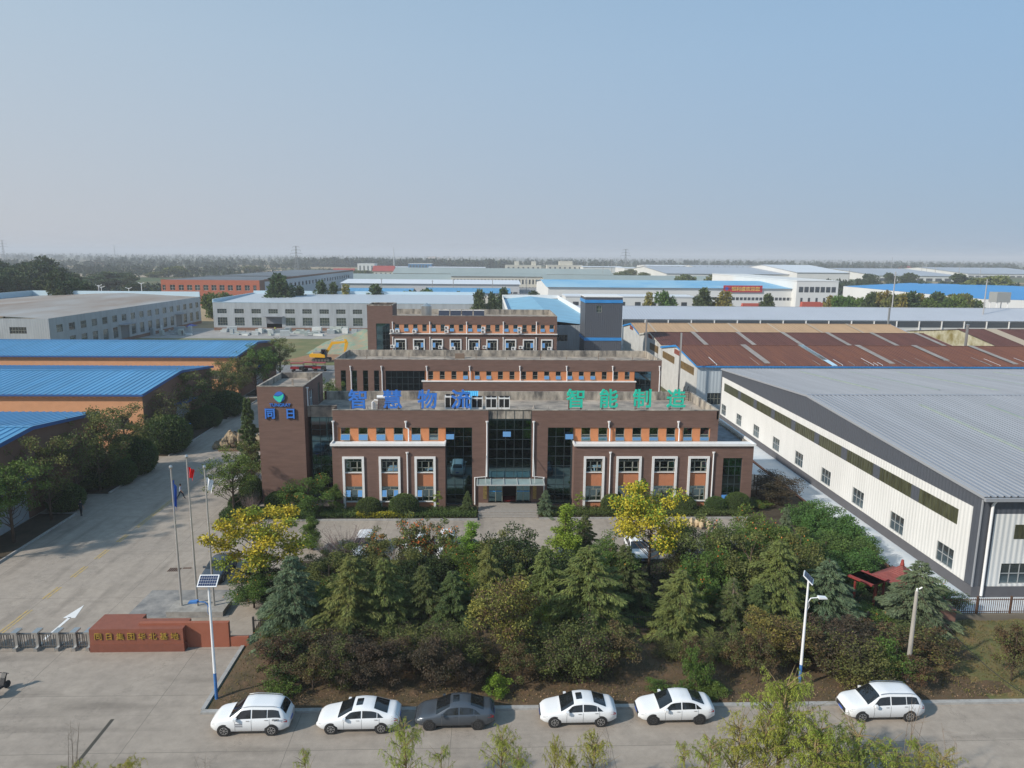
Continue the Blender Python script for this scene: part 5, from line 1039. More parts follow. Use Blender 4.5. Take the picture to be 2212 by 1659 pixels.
up_ = thing('utility_pole', 'bare grey concrete pole behind the rightmost white car', 'utility pole', (27.1, 40.9, .1)); b = MB(); b.tube([(0, 0, 0), (0, 0, 6.3)], [.16, .10], 12); b.build('pole', mat('pole_concrete', (.40, .37, .33), .85, nscale=2, namt=.25, stretch=(1, 1, .3)), up_)
b = MB(); b.lathe([(0, 6.5), (.06, 6.45), (.06, 6.3)], n=8); b.tube([(.1, -.05, 6.45), (.25, -.1, 6.6)], .05, 5); b.build('insulator', WHITE, up_)
b = MB(); pts = []
P0, P1 = Vector((27.15, 40.85, 6.35)), D(2260, 1530, 36)
for k in range(15): s = k / 14; p_ = P0.lerp(P1, s); p_.z -= 1.2 * math.sin(math.pi * s) * .6; pts.append(p_)
b.tube(pts, .022, 4); tag(b.build('cable', DK), 'black cable sagging from the bare concrete pole over the grassy verge', 'cable')

# iron railing and end pier
def railing(name, label, x0, x1, y, z0=.1, h=1.5, base=BRW2, rail=DK):
    t = thing(name, label, 'fence', ((x0 + x1) / 2, y, 0)); b = MB(); b.box(x0, x1, y - .12, y + .12, 0, .45 + z0); b.build('base_wall', base, t, True)
    b = MB(); x = x0
    while x < x1: b.box(x, x + .03, y - .015, y + .015, .45 + z0, h + z0); x += .16
    b.box(x0, x1, y - .02, y + .02, h - .15 + z0, h - .1 + z0); b.box(x0, x1, y - .02, y + .02, .6 + z0, .65 + z0); b.build('railing', rail, t, True)
    b = MB(); x = x0
    while x < x1: b.box(x - .06, x + .06, y - .06, y + .06, .1, h + .15 + z0); b.cut(); x += 2.6
    b.build_pieces('post', rail, t, True); return t
railing('iron_fence', 'black iron railing on a brown base running behind the garden trees', -16.5, 32.6, 47.0)
railing('iron_fence', 'rusty iron railing with creeper at the right, before the charcoal warehouse', 34.2, 90, 48.4, .3, 1.7, mat('low_base', (.2, .17, .13), .9), RUSTY)
b = MB(); b.box(32.65, 33.9, 46.5, 47.6, 0, 2.1); tag(b.build('gate_pier', mat('pier', (.24, .13, .10), .85, nscale=2, namt=.3)), 'square brown brick pier where the two iron railings meet', 'pier')

# pavilion
pc = G(1905, 1240, 3.4); pv = thing('garden_pavilion', 'red pavilion with a pyramidal roof and timber trellis at the garden corner', 'pavilion', (31.3, 51.6, .1), rz=rad(28)); pv.scale = (.78, .78, .9); pv.location.x = 32.5; pv.location.y = 51.2
PR = mat('pavilion_red', (.30, .045, .035), .6, nscale=2, namt=.2); PRF = wavebump(mat('pavilion_roof', (.23, .055, .045), .6, nscale=1.5, namt=.2), 'XY', .25, .6, .03)
r_ = 2.1; b = MB(); cs = [(-r_, -r_), (r_, -r_), (r_, r_), (-r_, r_)]
for i in range(4): a, c_ = cs[i], cs[(i + 1) % 4]; m_ = ((a[0] + c_[0]) / 2 * .5, (a[1] + c_[1]) / 2 * .5); b.quad((a[0], a[1], 2.45), (c_[0], c_[1], 2.45), (c_[0] * .45, c_[1] * .45, 2.95), (a[0] * .45, a[1] * .45, 2.95)); b.quad((a[0] * .45, a[1] * .45, 2.95), (c_[0] * .45, c_[1] * .45, 2.95), (0, 0, 3.75))
b.build('roof', PRF, pv); b = MB(); b.lathe([(.0, 4.2), (.12, 4.15), (.16, 3.9), (.22, 3.7), (.1, 3.6)], n=10); b.build('finial', PR, pv)
for x in (-1.5, 1.5):
    for y in (-1.5, 1.5): b = MB(); b.tube([(x, y, 0), (x, y, 2.6)], .12, 8); b.build('column', PR, pv)
b = MB(); b.box(-r_, r_, -r_, -r_ + .1, 2.3, 2.45); b.box(-r_, r_, r_ - .1, r_, 2.3, 2.45)
for k in range(5): b.box(-4.2 + k * .38, -5.1 + k * .38, -.2, 2.4, 2.75, 2.88)
b.box(-4.4, -2.0, 0, .12, 2.6, 2.75); b.box(-4.4, -2.0, 2.1, 2.22, 2.6, 2.75); b.build('trellis', PR, pv)
for x, y in ((-4.1, .06), (-2.7, .06), (-4.1, 2.16)): b = MB(); b.tube([(x, y, 0), (x, y, 2.6)], .12, 8); b.build('column', PR, pv)
# carport at the annex corner
cp = thing('lean_to', 'white sheet canopy on thin brown posts at the right end of the office block', 'canopy', (31, 80, 0)); b = MB(); b.quad((28.7, 76.5, 3.0), (32.2, 76.8, 2.5), (32.2, 86, 2.5), (28.7, 86, 3.0)); b.build('roof', WHITE, cp, True); b = MB()
for k in range(5): b.box(32.0, 32.1, 76.9 + k * 2, 77.0 + k * 2, 0, 2.5); b.cut()
for k in range(3): b.box(28.9 + k * .9, 29 + k * .9, 76.75, 76.85, 0, 2.9 - .12 * k); b.cut()
b.build_pieces('post', RUSTY, cp, True)

# notice board and rocks
nb = thing('notice_board', 'blue framed roofed notice board beside the left drive', 'notice board', (-43.6, 100.5, .1), rz=rad(90 + 6))
b = MB()
for x in (-1.9, 0, 1.9): b.box(x - .07, x + .07, -.07, .07, 0, 2.3)
b.box(-1.9, 1.9, -.05, .05, .7, .8); b.box(-1.9, 1.9, -.05, .05, 1.95, 2.05); b.build('frame', BRIGHTB, nb)
for x in (-.95, .95): b = MB(); b.box(x - .85, x + .85, -.04, .04, .82, 1.93); b.build('poster_panel', mat('faded_poster', (.28, .45, .50), .6, nscale=2.5, namt=.5, col2=(.45, .42, .35)), nb)
b = MB(); b.prism([(-2.2, 2.25), (2.2, 2.25), (2.1, 2.4), (-2.1, 2.4)], -.5, .5); b.build('roof', BRIGHTB, nb)
ROCK = mat('tawny_rock', (.40, .30, .19), .9, nscale=1.2, namt=.6, col2=(.15, .12, .08), bump=.8, bscale=4)
def rockpile(label, x, y, w_, d_, h_, n, seed, m=ROCK):
    random.seed(seed); b = MB()
    for k in range(n):
        u = random.uniform(-1, 1); v = random.uniform(-1, 1); r = random.uniform(.3, .6) * h_ * .5; zc = max(.1, (1 - abs(u) ** 2) * h_ * random.uniform(.2, .85)) * (1 - .3 * abs(v))
        c_ = Vector((x + u * w_ / 2, y + v * d_ / 2, zc)); pts = []
        base = len(b.v); n1, n2 = 7, 5
        for i in range(n2 + 1):
            for j in range(n1):
                th = math.pi * i / n2; ph = 2 * math.pi * j / n1; rr = r * random.uniform(.7, 1.15); b.v.append(tuple(c_ + Vector((rr * math.sin(th) * math.cos(ph), rr * math.sin(th) * math.sin(ph), 1.3 * rr * math.cos(th)))))
        for i in range(n2):
            for j in range(n1): j2 = (j + 1) % n1; b.f.append((base + i * n1 + j, base + i * n1 + j2, base + (i + 1) * n1 + j2, base + (i + 1) * n1 + j)); b.m.append(0)
    return tag(b.build('rockery', m), label, 'rockery')
rockpile('long jagged tawny rockery on a low plinth beside the left drive', -34.4, 98.2, 7.8, 1.8, 2.6, 60, 4)
b = MB(); b.box(-37.2, -31.5, 96.3, 96.9, 0, .25); tag(b.build('rockery_plinth', BRW2), 'low brown plinth in front of the jagged rockery', 'plinth')
rockpile('small pile of pale yellow boulders at the right end of the forecourt', 21.8, 67.6, 3.8, 1.2, 1.25, 16, 9, mat('yellow_rock', (.62, .48, .30), .9, nscale=1.5, namt=.4))

# ================================================================== pylons, masts, poles
def pylon(label, px, pyt, Y, wide, arms=True):
    q = D(px, pyt, Y); H_ = q.z; t = thing('pylon', label, 'pylon', (q.x, Y, 0)); b = MB(); r0 = wide; st = [(0, r0), (H_ * .35, r0 * .5), (H_ * .7, r0 * .22), (H_, r0 * .12)]; r = .18
    for (za, ra), (zb, rb) in zip(st, st[1:]):
        n = 3
        for i in range(n):
            z1, z2 = za + (zb - za) * i / n, za + (zb - za) * (i + 1) / n; a1, a2 = ra + (rb - ra) * i / n, ra + (rb - ra) * (i + 1) / n
            cr1 = [(a1, a1), (a1, -a1), (-a1, -a1), (-a1, a1)]; cr2 = [(a2, a2), (a2, -a2), (-a2, -a2), (-a2, a2)]
            for k in range(4): k2 = (k + 1) % 4; b.tube([(*cr1[k], z1), (*cr2[k], z2)], r, 3); b.tube([(*cr1[k], z1), (*cr2[k2], z2)], r * .7, 3); b.tube([(*cr1[k2], z1), (*cr2[k], z2)], r * .7, 3)
    b.build('mast', mat('galvanised', (.22, .23, .24), .6), t)
    if arms:
        for z, L in ((H_ * .72, H_ * .22), (H_ * .84, H_ * .17), (H_ * .97, H_ * .12)):
            b = MB(); b.tube([(-L, 0, z), (0, 0, z + 1), (L, 0, z)], r, 3); b.tube([(-L, 0, z), (L, 0, z)], r * .7, 3)
            for s in (-1, 1): b.tube([(s * L, 0, z), (s * L, 0, z - 2)], r, 3)
            b.build('cross_arm', mat('galvanised', (.22, .23, .24)), t)
    return t
pylon('lattice pylon with three cross arms right of the cream blocks', 1352, 538, 1200, 4.0)
pylon('broad headed lattice pylon above the red building', 639, 531, 1040, 3.8)
pylon('faint lattice pylon at the left edge of the horizon', 4, 518, 1500, 4.5)
for px, pyt, Y, lab in ((850.5, 534, 1400, 'tall slim telecom mast on the horizon left of the cream blocks'), (246, 528, 2600, 'faint distant telecom mast on the left horizon')):
    q = D(px, pyt, Y); b = MB(); b.tube([(q.x, Y, 0), (q.x, Y, q.z)], [1.4, .6] if Y < 2000 else [2, 1], 6); tag(b.build('telecom_mast', LGW), lab, 'mast')
p0 = None; plist = [(824, 601, 505), (934, 605, 500), (979, 604, 500), (1064, 601, 500), (1137, 598, 520), (1935, 587, 240), (2133, 603, 226), (1835, 582, 700), (2003, 571, 1100), (2022, 572, 1100), (2074, 573, 900), (2120, 571, 1000), (1928, 556, 1400), (1322, 561, 900), (1993, 566, 1150), (585, 625, 370), (1303, 567, 900)]
plab = ['slim grey pole left of the conifers']
for k, (px, pyt, Y) in enumerate(plist):
    q = D(px, pyt, Y)
    b = MB(); b.tube([(0, 0, 0), (0, 0, q.z)], [.22, .16] if Y < 400 else [.35, .25], 6); b.box(-.8, .8, -.05, .05, q.z - .9, q.z - .75); o = b.build('utility_pole', mat('pole_grey', (.36, .35, .34), .8)); o.location = (q.x, Y, 0); tag(o, 'slim grey utility pole with a short cross arm among the far works', 'utility pole', 'utility poles among the far works')
for k, (px, pyb, pyt) in enumerate(((108, 662, 643), (214, 645, 617), (220, 650, 620), (279, 652, 622), (306, 640, 611))):
    Y = 300 + 12 * k; q = D(px, pyt + 14, Y); t = thing('street_lamp', ['white road lamp in front of the left poplars', 'white road lamp, left of the close pair by the village', 'white road lamp, right of the close pair by the village', 'white road lamp in front of the red sheet roof', 'white road lamp just left of the red building'][k], 'street lamp', (q.x, Y, 0)); b = MB(); b.tube([(0, 0, 0), (0, 0, q.z + 3)], .16, 5); b.build('pole', WP, t)
    b = MB()
    for s in (-1, 1): b.tube([(0, 0, q.z + 2.6), (s * 1.5, 0, q.z + 3.2)], .12, 4)
    b.build('lamp_head', WP, t)
q = D(2160, 640, 300); t = thing('water_tower', 'open lattice tank frame at the right edge by the big blue roof', 'water tower', (q.x, 300, 0)); b = MB(); b.box(-3, 3, -2.5, 2.5, q.z - 2.5, q.z + 1.8); b.build('tank', mat('mesh_tank', (.30, .31, .3), .7), t); b = MB()
for x in (-2.4, 2.4):
    for y in (-2, 2): b.tube([(x, y, 0), (x, y, q.z - 2.5)], .2, 5)
b.build('leg', PIPE, t)
# red truck bodies by the bannered factory
for px0, px1, pyt, lab in ((1602, 1651, 655, 'long red lorry body parked before the bannered factory'), (1730, 1783, 652, 'orange red tipper lorry parked before the taller works block')):
    a, c_ = D(px0, pyt, 375), D(px1, pyt, 375); t = thing('lorry', lab, 'lorry', (a.x, 375, 0)); b = MB(); Lx = c_.x - a.x; b.prism([(0, 1.2), (Lx * .78, 1.2), (Lx * .78, a.z), (.4, a.z)], -1.2, 1.2); b.build('cargo_body', mat('lorry_red', (.42, .08, .05), .6), t); b = MB(); b.prism([(Lx * .8, .8), (Lx, .8), (Lx, a.z * .6), (Lx * .94, a.z * .9), (Lx * .8, a.z * .9)], -1.15, 1.15); b.build('cab', mat('lorry_cab', (.4, .1, .07), .5), t)
    for x in (.15, .3, .9): b = MB(); b.lathe([(0, -1.25), (.55, -1.25), (.55, 1.25), (0, 1.25)], (Lx * x, 0, .55), 12, 'y'); b.build('wheel', DK, t)
# ================================================================== CARS
CARW = mat('car_white', (.74, .75, .76), .22, spec=.6); CARG = mat('car_grey', (.10, .115, .135), .25, metal=.5, spec=.6); CGL = mat('car_glass', (.012, .014, .016), .04, spec=.9); TYRE = mat('tyre', (.02, .02, .02), .85); RIM = mat('rim', (.50, .50, .50), .35, metal=.8); DRIM = mat('dark_rim', (.10, .10, .10), .4, metal=.6)
RLT = mat('tail_lamp', (.45, .015, .02), .2); HLT = mat('head_lamp', (.55, .58, .60), .12, metal=.3); TRIMB = mat('black_trim', (.03, .03, .032), .5)
PROF = {
 'sedan': dict(zt=[(0, .50), (.015, .64), (.06, .76), (.26, .96), (.44, 1.40), (.56, 1.46), (.68, 1.42), (.86, 1.12), (.965, 1.06), (1, .82)], zs=[(0, .50), (.02, .62), (.08, .72), (.27, .87), (.5, .90), (.85, .95), (.96, .93), (1, .72)], ws=(.27, .435), rs=(.70, .865), roof=(.45, .69), cab=(.31, .84), pil=(.555, .74), H=1.0),
 'suv': dict(zt=[(0, .62), (.015, .80), (.06, .93), (.25, 1.08), (.41, 1.60), (.52, 1.67), (.82, 1.62), (.90, 1.52), (.975, 1.12), (1, .8)], zs=[(0, .56), (.02, .70), (.08, .84), (.26, .97), (.5, 1.0), (.85, 1.05), (.96, 1.0), (1, .75)], ws=(.255, .405), rs=(.895, .97), roof=(.42, .88), cab=(.30, .93), pil=(.54, .74), H=1.0),
}
def car(name, label, cat, loc, Lc, wid, kind, paint, rz=0.0, rim=RIM, sun=False, roofglass=None, rails=False, cladding=False, hs=1.0, group=None):
    P = PROF[kind]; t0 = thing(name, label, cat, loc, rz, group); N = 72; ts = np.linspace(0, 1, N); hw = wid / 2
    def cv(pts, sm=5):
        v = np.interp(ts, *zip(*pts)); k = np.ones(sm) / sm; vp = np.pad(v, sm // 2, mode='edge'); return np.convolve(vp, k, 'valid')
    zt = cv(P['zt']) * hs; zs = np.minimum(cv(P['zs']) * hs, zt - .015)
    w = cv([(0, .66 * hw), (.025, .82 * hw), (.10, .96 * hw), (.3, hw), (.7, hw), (.92, .95 * hw), (.98, .84 * hw), (1, .74 * hw)])
    fr = cv([(0, .90), (P['ws'][0], .88), (P['ws'][1], .74), (P['rs'][0], .72), (P['rs'][1], .84), (1, .88)])
    zb = cv([(0, .34), (.03, .24), (.1, .2), (.9, .22), (1, .36)]); X = (ts - .5) * Lc
    def ring(i):
        W_x, b_, s_, t_ = w[i], zb[i], zs[i], zt[i]; wt = W_x * fr[i]
        return [(0, b_), (.84 * W_x, b_), (.975 * W_x, b_ + .10), (W_x, (b_ + s_) / 2 + .06), (.985 * W_x, s_ - .05), (.945 * W_x, s_), (wt, t_ - min(.06, .35 * (t_ - s_))), (.86 * wt, t_ - .004), (.45 * wt, t_ + .015), (0, t_ + .02)]
    R = [ring(i) for i in range(N)]; K = 10; b = MB()
    for i in range(N):
        for (y, z) in R[i]: b.v.append((X[i], y, z))
        for (y, z) in R[i][1:-1][::-1]: b.v.append((X[i], -y, z))
    M_n = 2 * K - 2
    for i in range(N - 1):
        for j in range(M_n): j2 = (j + 1) % M_n; b.f.append((i * M_n + j, i * M_n + j2, (i + 1) * M_n + j2, (i + 1) * M_n + j)); b.m.append(0)
    b.f.append(tuple(range(M_n))[::-1]); b.m.append(0); b.f.append(tuple((N - 1) * M_n + j for j in range(M_n))); b.m.append(0)
    body = b.build('body', paint, t0, smooth=True)
    def at(t, j0, j1, s, side=1, off=.012):
        f = t * (N - 1); i = min(int(f), N - 2); u = f - i; q = []
        for r_ in (R[i], R[i + 1]): y = r_[j0][0] + (r_[j1][0] - r_[j0][0]) * s; z = r_[j0][1] + (r_[j1][1] - r_[j0][1]) * s; q.append((y, z))
        y = q[0][0] + (q[1][0] - q[0][0]) * u; z = q[0][1] + (q[1][1] - q[0][1]) * u; return y, z, (t - .5) * Lc
    def sidep(tA, tB, n, lo=.10, hi=.86, name='side_window', m=CGL, slA=0.0, slB=0.0):
        for sd in (-1, 1):
            b = MB()
            for k in range(n + 1):
                for h in (0, 1):
                    s = lo if h == 0 else hi; t = tA + (tB - tA) * k / n
                    if h == 1: t = (tA + slA) + (tB - slB - tA - slA) * k / n
                    y, z, x = at(t, 5, 6, s); b.v.append((x, sd * (y + .014), z))
            for k in range(n): b.f.append((2 * k, 2 * k + 2, 2 * k + 3, 2 * k + 1)); b.m.append(0)
            b.build(name, m, t0)
    c0, c1 = P['cab']; p1, p2 = P['pil']
    sidep(c0 + .015, p1 - .008, 8, slA=.085, name='side_window'); sidep(p1 + .008, p2 - .004, 8); sidep(p2 + .006, c1 - .02, 6, slB=.07 if kind == 'sedan' else .03)
    def top(name, ta, tb, half, m=CGL, off=.014, n=8, j0=9, taper=0.0):
        b = MB()
        for k in range(n + 1):
            t = ta + (tb - ta) * k / n; f = t * (N - 1); i = min(int(f), N - 2); u = f - i
            row = []
            for (ry, rz_) in [(R[i][j][0] + (R[i + 1][j][0] - R[i][j][0]) * u, R[i][j][1] + (R[i + 1][j][1] - R[i][j][1]) * u) for j in (6, 7, 8, 9)]: row.append((ry * half, rz_))
            pts = [(y, z) for y, z in row] + [(-y, z) for y, z in row[::-1][1:]]
            for y, z in pts: b.v.append(((t - .5) * Lc, y, z + off))
        for k in range(n):
            for j in range(6): a = k * 7 + j; b.f.append((a, a + 1, a + 8, a + 7)); b.m.append(0)
        return b.build(name, m, t0, smooth=True)
    top('windscreen', P['ws'][0] - .004, P['ws'][1] + .002, .97); top('rear_window', P['rs'][0], P['rs'][1] - .004, .95)
    if sun: top('sunroof', P['roof'][0] + .025, P['roof'][0] + .105, .62, CGL)
    if rails:
        for sd in (-1, 1):
            b = MB(); b.tube([((t - .5) * Lc, sd * (at(t, 5, 6, 1)[0] - .03), at(t, 5, 6, 1)[1] + .09) for t in np.linspace(P['roof'][0], P['roof'][1] - .02, 9)], .022, 5); b.build('roof_rail', RIM, t0)
    wr = .335 if kind == 'suv' else .325
    for fx in (.185, .79):
        for sd in (-1, 1):
            x = (fx - .5) * Lc; wy = float(np.interp(fx, ts, w)); b = MB(); y1 = sd * (wy + .012); y0_ = sd * (wy - .25)
            b.lathe([(0, wy - .3), (wr + .055, wy - .3), (wr + .055, wy + .004), (0, wy + .004)], (x, 0, wr), 28, 'y') if sd > 0 else b.lathe([(0, -wy + .3), (wr + .055, -wy + .3), (wr + .055, -wy - .004), (0, -wy - .004)], (x, 0, wr), 28, 'y')
            b.build('wheel_arch', TRIMB, t0)
            b = MB(); b.lathe([(wr * .62, sd * (wy + .018)), (wr * .9, sd * (wy + .03)), (wr, sd * (wy + .005)), (wr, sd * (wy - .2)), (0, sd * (wy - .2))], (x, 0, wr), 28, 'y'); wh = b.build('wheel', TYRE, t0)
            b = MB(); b.lathe([(0, sd * (wy + .012)), (wr * .16, sd * (wy + .012))], (x, 0, wr), 12, 'y'); b.lathe([(wr * .60, sd * (wy + .012)), (wr * .68, sd * (wy + .02)), (wr * .60, sd * (wy + .026))], (x, 0, wr), 28, 'y')
            for q in range(7):
                a = 2 * math.pi * q / 7; a1, a2 = a - .16, a + .16; r1, r2 = wr * .1, wr * .64; yy = sd * (wy + .022)
                b.quad((x + r1 * math.cos(a1 * 1), yy, wr + r1 * math.sin(a1)), (x + r2 * math.cos(a - .12), yy, wr + r2 * math.sin(a - .12)), (x + r2 * math.cos(a + .12), yy, wr + r2 * math.sin(a + .12)), (x + r1 * math.cos(a2), yy, wr + r1 * math.sin(a2)))
            b.build('rim', rim, wh)
            b = MB(); ey, ez, exx = at(.05 if fx < .5 else .95, 3, 4, .8)
    for sd in (-1, 1):
        b = MB()
        for t in (.035, .06, .09, .115):
            for s in (.45, .95): y, z, x = at(t, 3, 5, s if t < .1 else .8); b.v.append((x - .012, sd * (y + .012), z))
        for k in range(3): b.f.append((2 * k, 2 * k + 2, 2 * k + 3, 2 * k + 1)); b.m.append(0)
        b.build('headlight', HLT, t0)
        b = MB()
        for t in (.915, .95, .985):
            for s in (.35, .95): y, z, x = at(t, 3, 5, s); b.v.append((x + .012, sd * (y + .012), z))
        for k in range(2): b.f.append((2 * k, 2 * k + 2, 2 * k + 3, 2 * k + 1)); b.m.append(0)
        b.build('tail_light', RLT, t0)
        y, z, x = at(c0 + .045, 5, 6, .0); b = MB(); b.box(x - .1, x + .06, sd * (y + .02), sd * (y + .2), z + .02, z + .16); b.build('wing_mirror', paint, t0)
        b = MB()
        for t in (c0 + .03, p1, p2 + .03):
            for j in range(3): ya, za, xa = at(t, 2 + j, 3 + j, 0); yb_, zb_, xb = at(t, 2 + j, 3 + j, 1); b.quad((xa - .008, sd * (ya + .005), za), (xa + .008, sd * (ya + .005), za), (xb + .008, sd * (yb_ + .005), zb_), (xb - .008, sd * (yb_ + .005), zb_))
        b.build('door_seam', mat('seam', (.12, .12, .12), .8), t0)
        b = MB()
        for t in (p1 - .045, p2 - .01): y, z, x = at(t, 4, 5, .2); b.box(x - .09, x + .09, sd * (y + .005), sd * (y + .03), z - .03, z)
        b.c = [(8, 6), (16, 12)]; b.build_pieces('door_handle', paint if paint != CARW else RIM, t0)
        b = MB()
        for t in np.linspace(.24, .735, 12):
            for s in (0, .9 if cladding else .5): y, z, x = at(t, 1, 2, s) if not cladding else at(t, 1, 3, s * .4); b.v.append((x, sd * (y + .01), z))
        for k in range(11): b.f.append((2 * k, 2 * k + 2, 2 * k + 3, 2 * k + 1)); b.m.append(0)
        b.build('sill', TRIMB, t0)
    x = X[0]; b = MB(); b.box(x - .02, x + .03, -.60 * hw, .60 * hw, .40, .60 if kind == 'sedan' else .68); b.build('grille', TRIMB, t0)
    b = MB(); b.box(x - .03, x - .012, -.22, .22, .40, .52); b.build('number_plate', mat('plate_blue', (.03, .09, .42), .4), t0)
    x = X[-1]; b = MB(); b.box(x - .02, x + .02, -.22, .22, .55, .67); b.build('number_plate', mat('plate_blue', (.03, .09, .42)), t0)
    return t0
rowg = 'cars parked along the kerb'
c1_ = car('parked_car', 'white boxy car with roof rails and SPORT lettering, leftmost in the kerb row', 'car', (-13.5, 37.5, .02), 4.4, 1.80, 'suv', CARW, rails=True, cladding=True, group=rowg)
text_mesh('lettering', 'SPORT', .13, .01, TRIMB, c1_, Matrix.Translation((1.55, -.905, 1.0)), .004)
for q, tx, s_ in (((-.55, -.915, .74), '北京', .09), ((-.55, -.915, .62), '▬▬▬', .05)): 
    b = MB(); b.box(q[0] - .2, q[0] + .2, q[1] - .004, q[1], q[2] - .02, q[2] + .05); b.build('door_sticker', mat('sticker', (.25, .25, .27), .6), c1_)
car('parked_car', 'white saloon with sunroof and black rear window, second from the left at the kerb', 'car', (-7.4, 37.55, .02), 4.7, 1.82, 'sedan', CARW, sun=True, group=rowg)
car('parked_car', 'dark grey fastback saloon, the only grey car in the kerb row', 'car', (-1.85, 37.75, .02), 4.6, 1.82, 'sedan', CARG, sun=True, rim=DRIM, group=rowg)
car('parked_car', 'white saloon with sunroof parked just right of the grey car', 'car', (5.35, 37.85, .02), 4.45, 1.80, 'sedan', CARW, sun=True, group=rowg)
car('parked_car', 'white saloon with plain roof, fourth white car from the left', 'car', (11.15, 37.95, .02), 4.5, 1.80, 'sedan', CARW, rim=DRIM, group=rowg)
car('parked_car', 'white people carrier with roof rails, rightmost at the kerb behind willow twigs', 'car', (23.65, 37.95, .02), 4.7, 1.82, 'suv', CARW, rails=True, group=rowg)
# cars in the forecourt behind the trees
yg = 'cars parked in the forecourt behind the trees'
q = G(1410, 1268); car('forecourt_car', 'white saloon facing the trees under the right hand yellow tree', 'car', (q.x, 61.2, .02), 4.5, 1.8, 'sedan', CARW, rz=rad(90), group=yg)
for px, lab, kd, pt in ((775, 'white car half hidden by the bare bush, leftmost of the hidden forecourt cars', 'suv', CARW), (962, 'white car glimpsed behind the orange leaved shrubs', 'suv', CARW), (890, 'pale car glimpsed just left of the orange leaved shrubs', 'sedan', CARW), (1230, 'dark car glimpsed through the tall slender maple', 'sedan', CARG), (490, 'dark car under the left yellow tree beside the flagpoles', 'sedan', CARG)):
    q = G(px, 1222); car('forecourt_car', lab, 'car', (q.x, 62.0 if px > 500 else 57.6, .02), 4.6, 1.8, kd, pt, rz=rad(90), group=yg)

# ================================================================== PEOPLE
SKIN = mat('skin', (.42, .24, .16), .6)
def person(label, loc, rz, shirt, trousers, pose='walk', s=1.0):
    t = thing('person', label, 'person', loc, rz); import bmesh
    me = bpy.data.meshes.new('body'); bm = bmesh.new(); lay = bm.verts.layers.skin.verify(); V = {}
    def v(n, x, y, z, r): q = bm.verts.new((x, y, z)); q[lay].radius = (r, r); V[n] = q; return q
    f = 1 if pose == 'walk' else .15
    v('pel', 0, 0, .93, .135); v('waist', .01, 0, 1.08, .125); v('chest', .02, 0, 1.28, .15); v('neck0', .02, 0, 1.44, .075); v('neck', .03, 0, 1.50, .052); v('head', .045, 0, 1.60, .088); v('crown', .04, 0, 1.70, .075)
    for a, b_ in (('pel', 'waist'), ('waist', 'chest'), ('chest', 'neck0'), ('neck0', 'neck'), ('neck', 'head'), ('head', 'crown')): bm.edges.new((V[a], V[b_]))
    v('nose', .135, 0, 1.60, .014); bm.edges.new((V['head'], V['nose']))
    for sd, nm in ((1, 'l'), (-1, 'r')):
        g = sd * f; v('hip' + nm, 0, sd * .1, .90, .10); v('knee' + nm, .20 * g + .03, sd * .1, .50, .068); v('ank' + nm, .36 * g - (.08 if g < 0 else 0), sd * .1, .10, .045); v('toe' + nm, .36 * g + .17 - (.08 if g < 0 else 0), sd * .11, .045, .038)
        for a, b_ in (('pel', 'hip' + nm), ('hip' + nm, 'knee' + nm), ('knee' + nm, 'ank' + nm), ('ank' + nm, 'toe' + nm)): bm.edges.new((V[a], V[b_]))
        v('sh' + nm, .02, sd * .19, 1.39, .062); v('elb' + nm, -.10 * g, sd * .25, 1.12, .045); v('wr' + nm, -.18 * g + .10, sd * .26, .90, .030); v('palm' + nm, -.20 * g + .14, sd * .26, .83, .030)
        for a, b_ in (('chest', 'sh' + nm), ('sh' + nm, 'elb' + nm), ('elb' + nm, 'wr' + nm), ('wr' + nm, 'palm' + nm)): bm.edges.new((V[a], V[b_]))
        px_, pz = -.20 * g + .14, .83
        for k, (dy, L) in enumerate(((-.024, .06), (-.008, .075), (.008, .07), (.024, .055))): q = v(f'f{k}{nm}', px_ + .012, sd * .26 + dy, pz - L, .009); q2 = v(f'g{k}{nm}', px_ + .03, sd * .26 + dy, pz - L - .02, .008); bm.edges.new((V['palm' + nm], q)); bm.edges.new((q, q2))
        q = v('th' + nm, px_ + .045, sd * .25, pz - .02, .010); bm.edges.new((V['wr' + nm], q))
    V['pel'][lay].use_root = True; bm.to_mesh(me); bm.free()
    o = bpy.data.objects.new('tmp', me); COL.objects.link(o); o.modifiers.new('s', 'SKIN'); m2 = o.modifiers.new('u', 'SUBSURF'); m2.levels = 1
    dg = bpy.context.evaluated_depsgraph_get(); dg.update(); nm_ = bpy.data.meshes.new_from_object(o.evaluated_get(dg)); bpy.data.objects.remove(o)
    nm_.materials.clear(); SH = mat('shoe_black', (.02, .02, .02), .6)
    for m in (SKIN, shirt, trousers, SH): nm_.materials.append(m)
    for p_ in nm_.polygons:
        c_ = p_.center; p_.use_smooth = True
        p_.material_index = 3 if c_.z < .1 else 2 if c_.z < .96 and abs(c_.y) < .215 else 1 if c_.z < 1.46 and not (abs(c_.y) > .2 and c_.z < 1.16) else 0
    bo = bpy.data.objects.new('body', nm_); COL.objects.link(bo); bo.parent = t
    b = MB(); b.lathe([(0, 1.795), (.05, 1.785), (.088, 1.74), (.098, 1.67), (.09, 1.60), (.06, 1.56)], (.02, 0, 0), 12); b.build('hair', mat('black_hair', (.01, .01, .01), .7), t, smooth=True)
    b = MB()
    for y in (-.033, .033): b.lathe([(0, -.004), (.009, -.002), (.009, .002), (0, .004)], (.13, y, 1.625), 6, 'x')
    b.box(.122, .13, -.025, .025, 1.555, 1.563); b.build('face_features', SH, t)
    t.scale = (s,) * 3; return t
q = G(391, 1078); person('person in pale blue shirt and dark trousers striding along the left drive', (q.x, q.y, .01), 0.1, mat('pale_shirt', (.33, .38, .48), .8), mat('navy_trousers', (.015, .017, .03), .8), s=1.0)
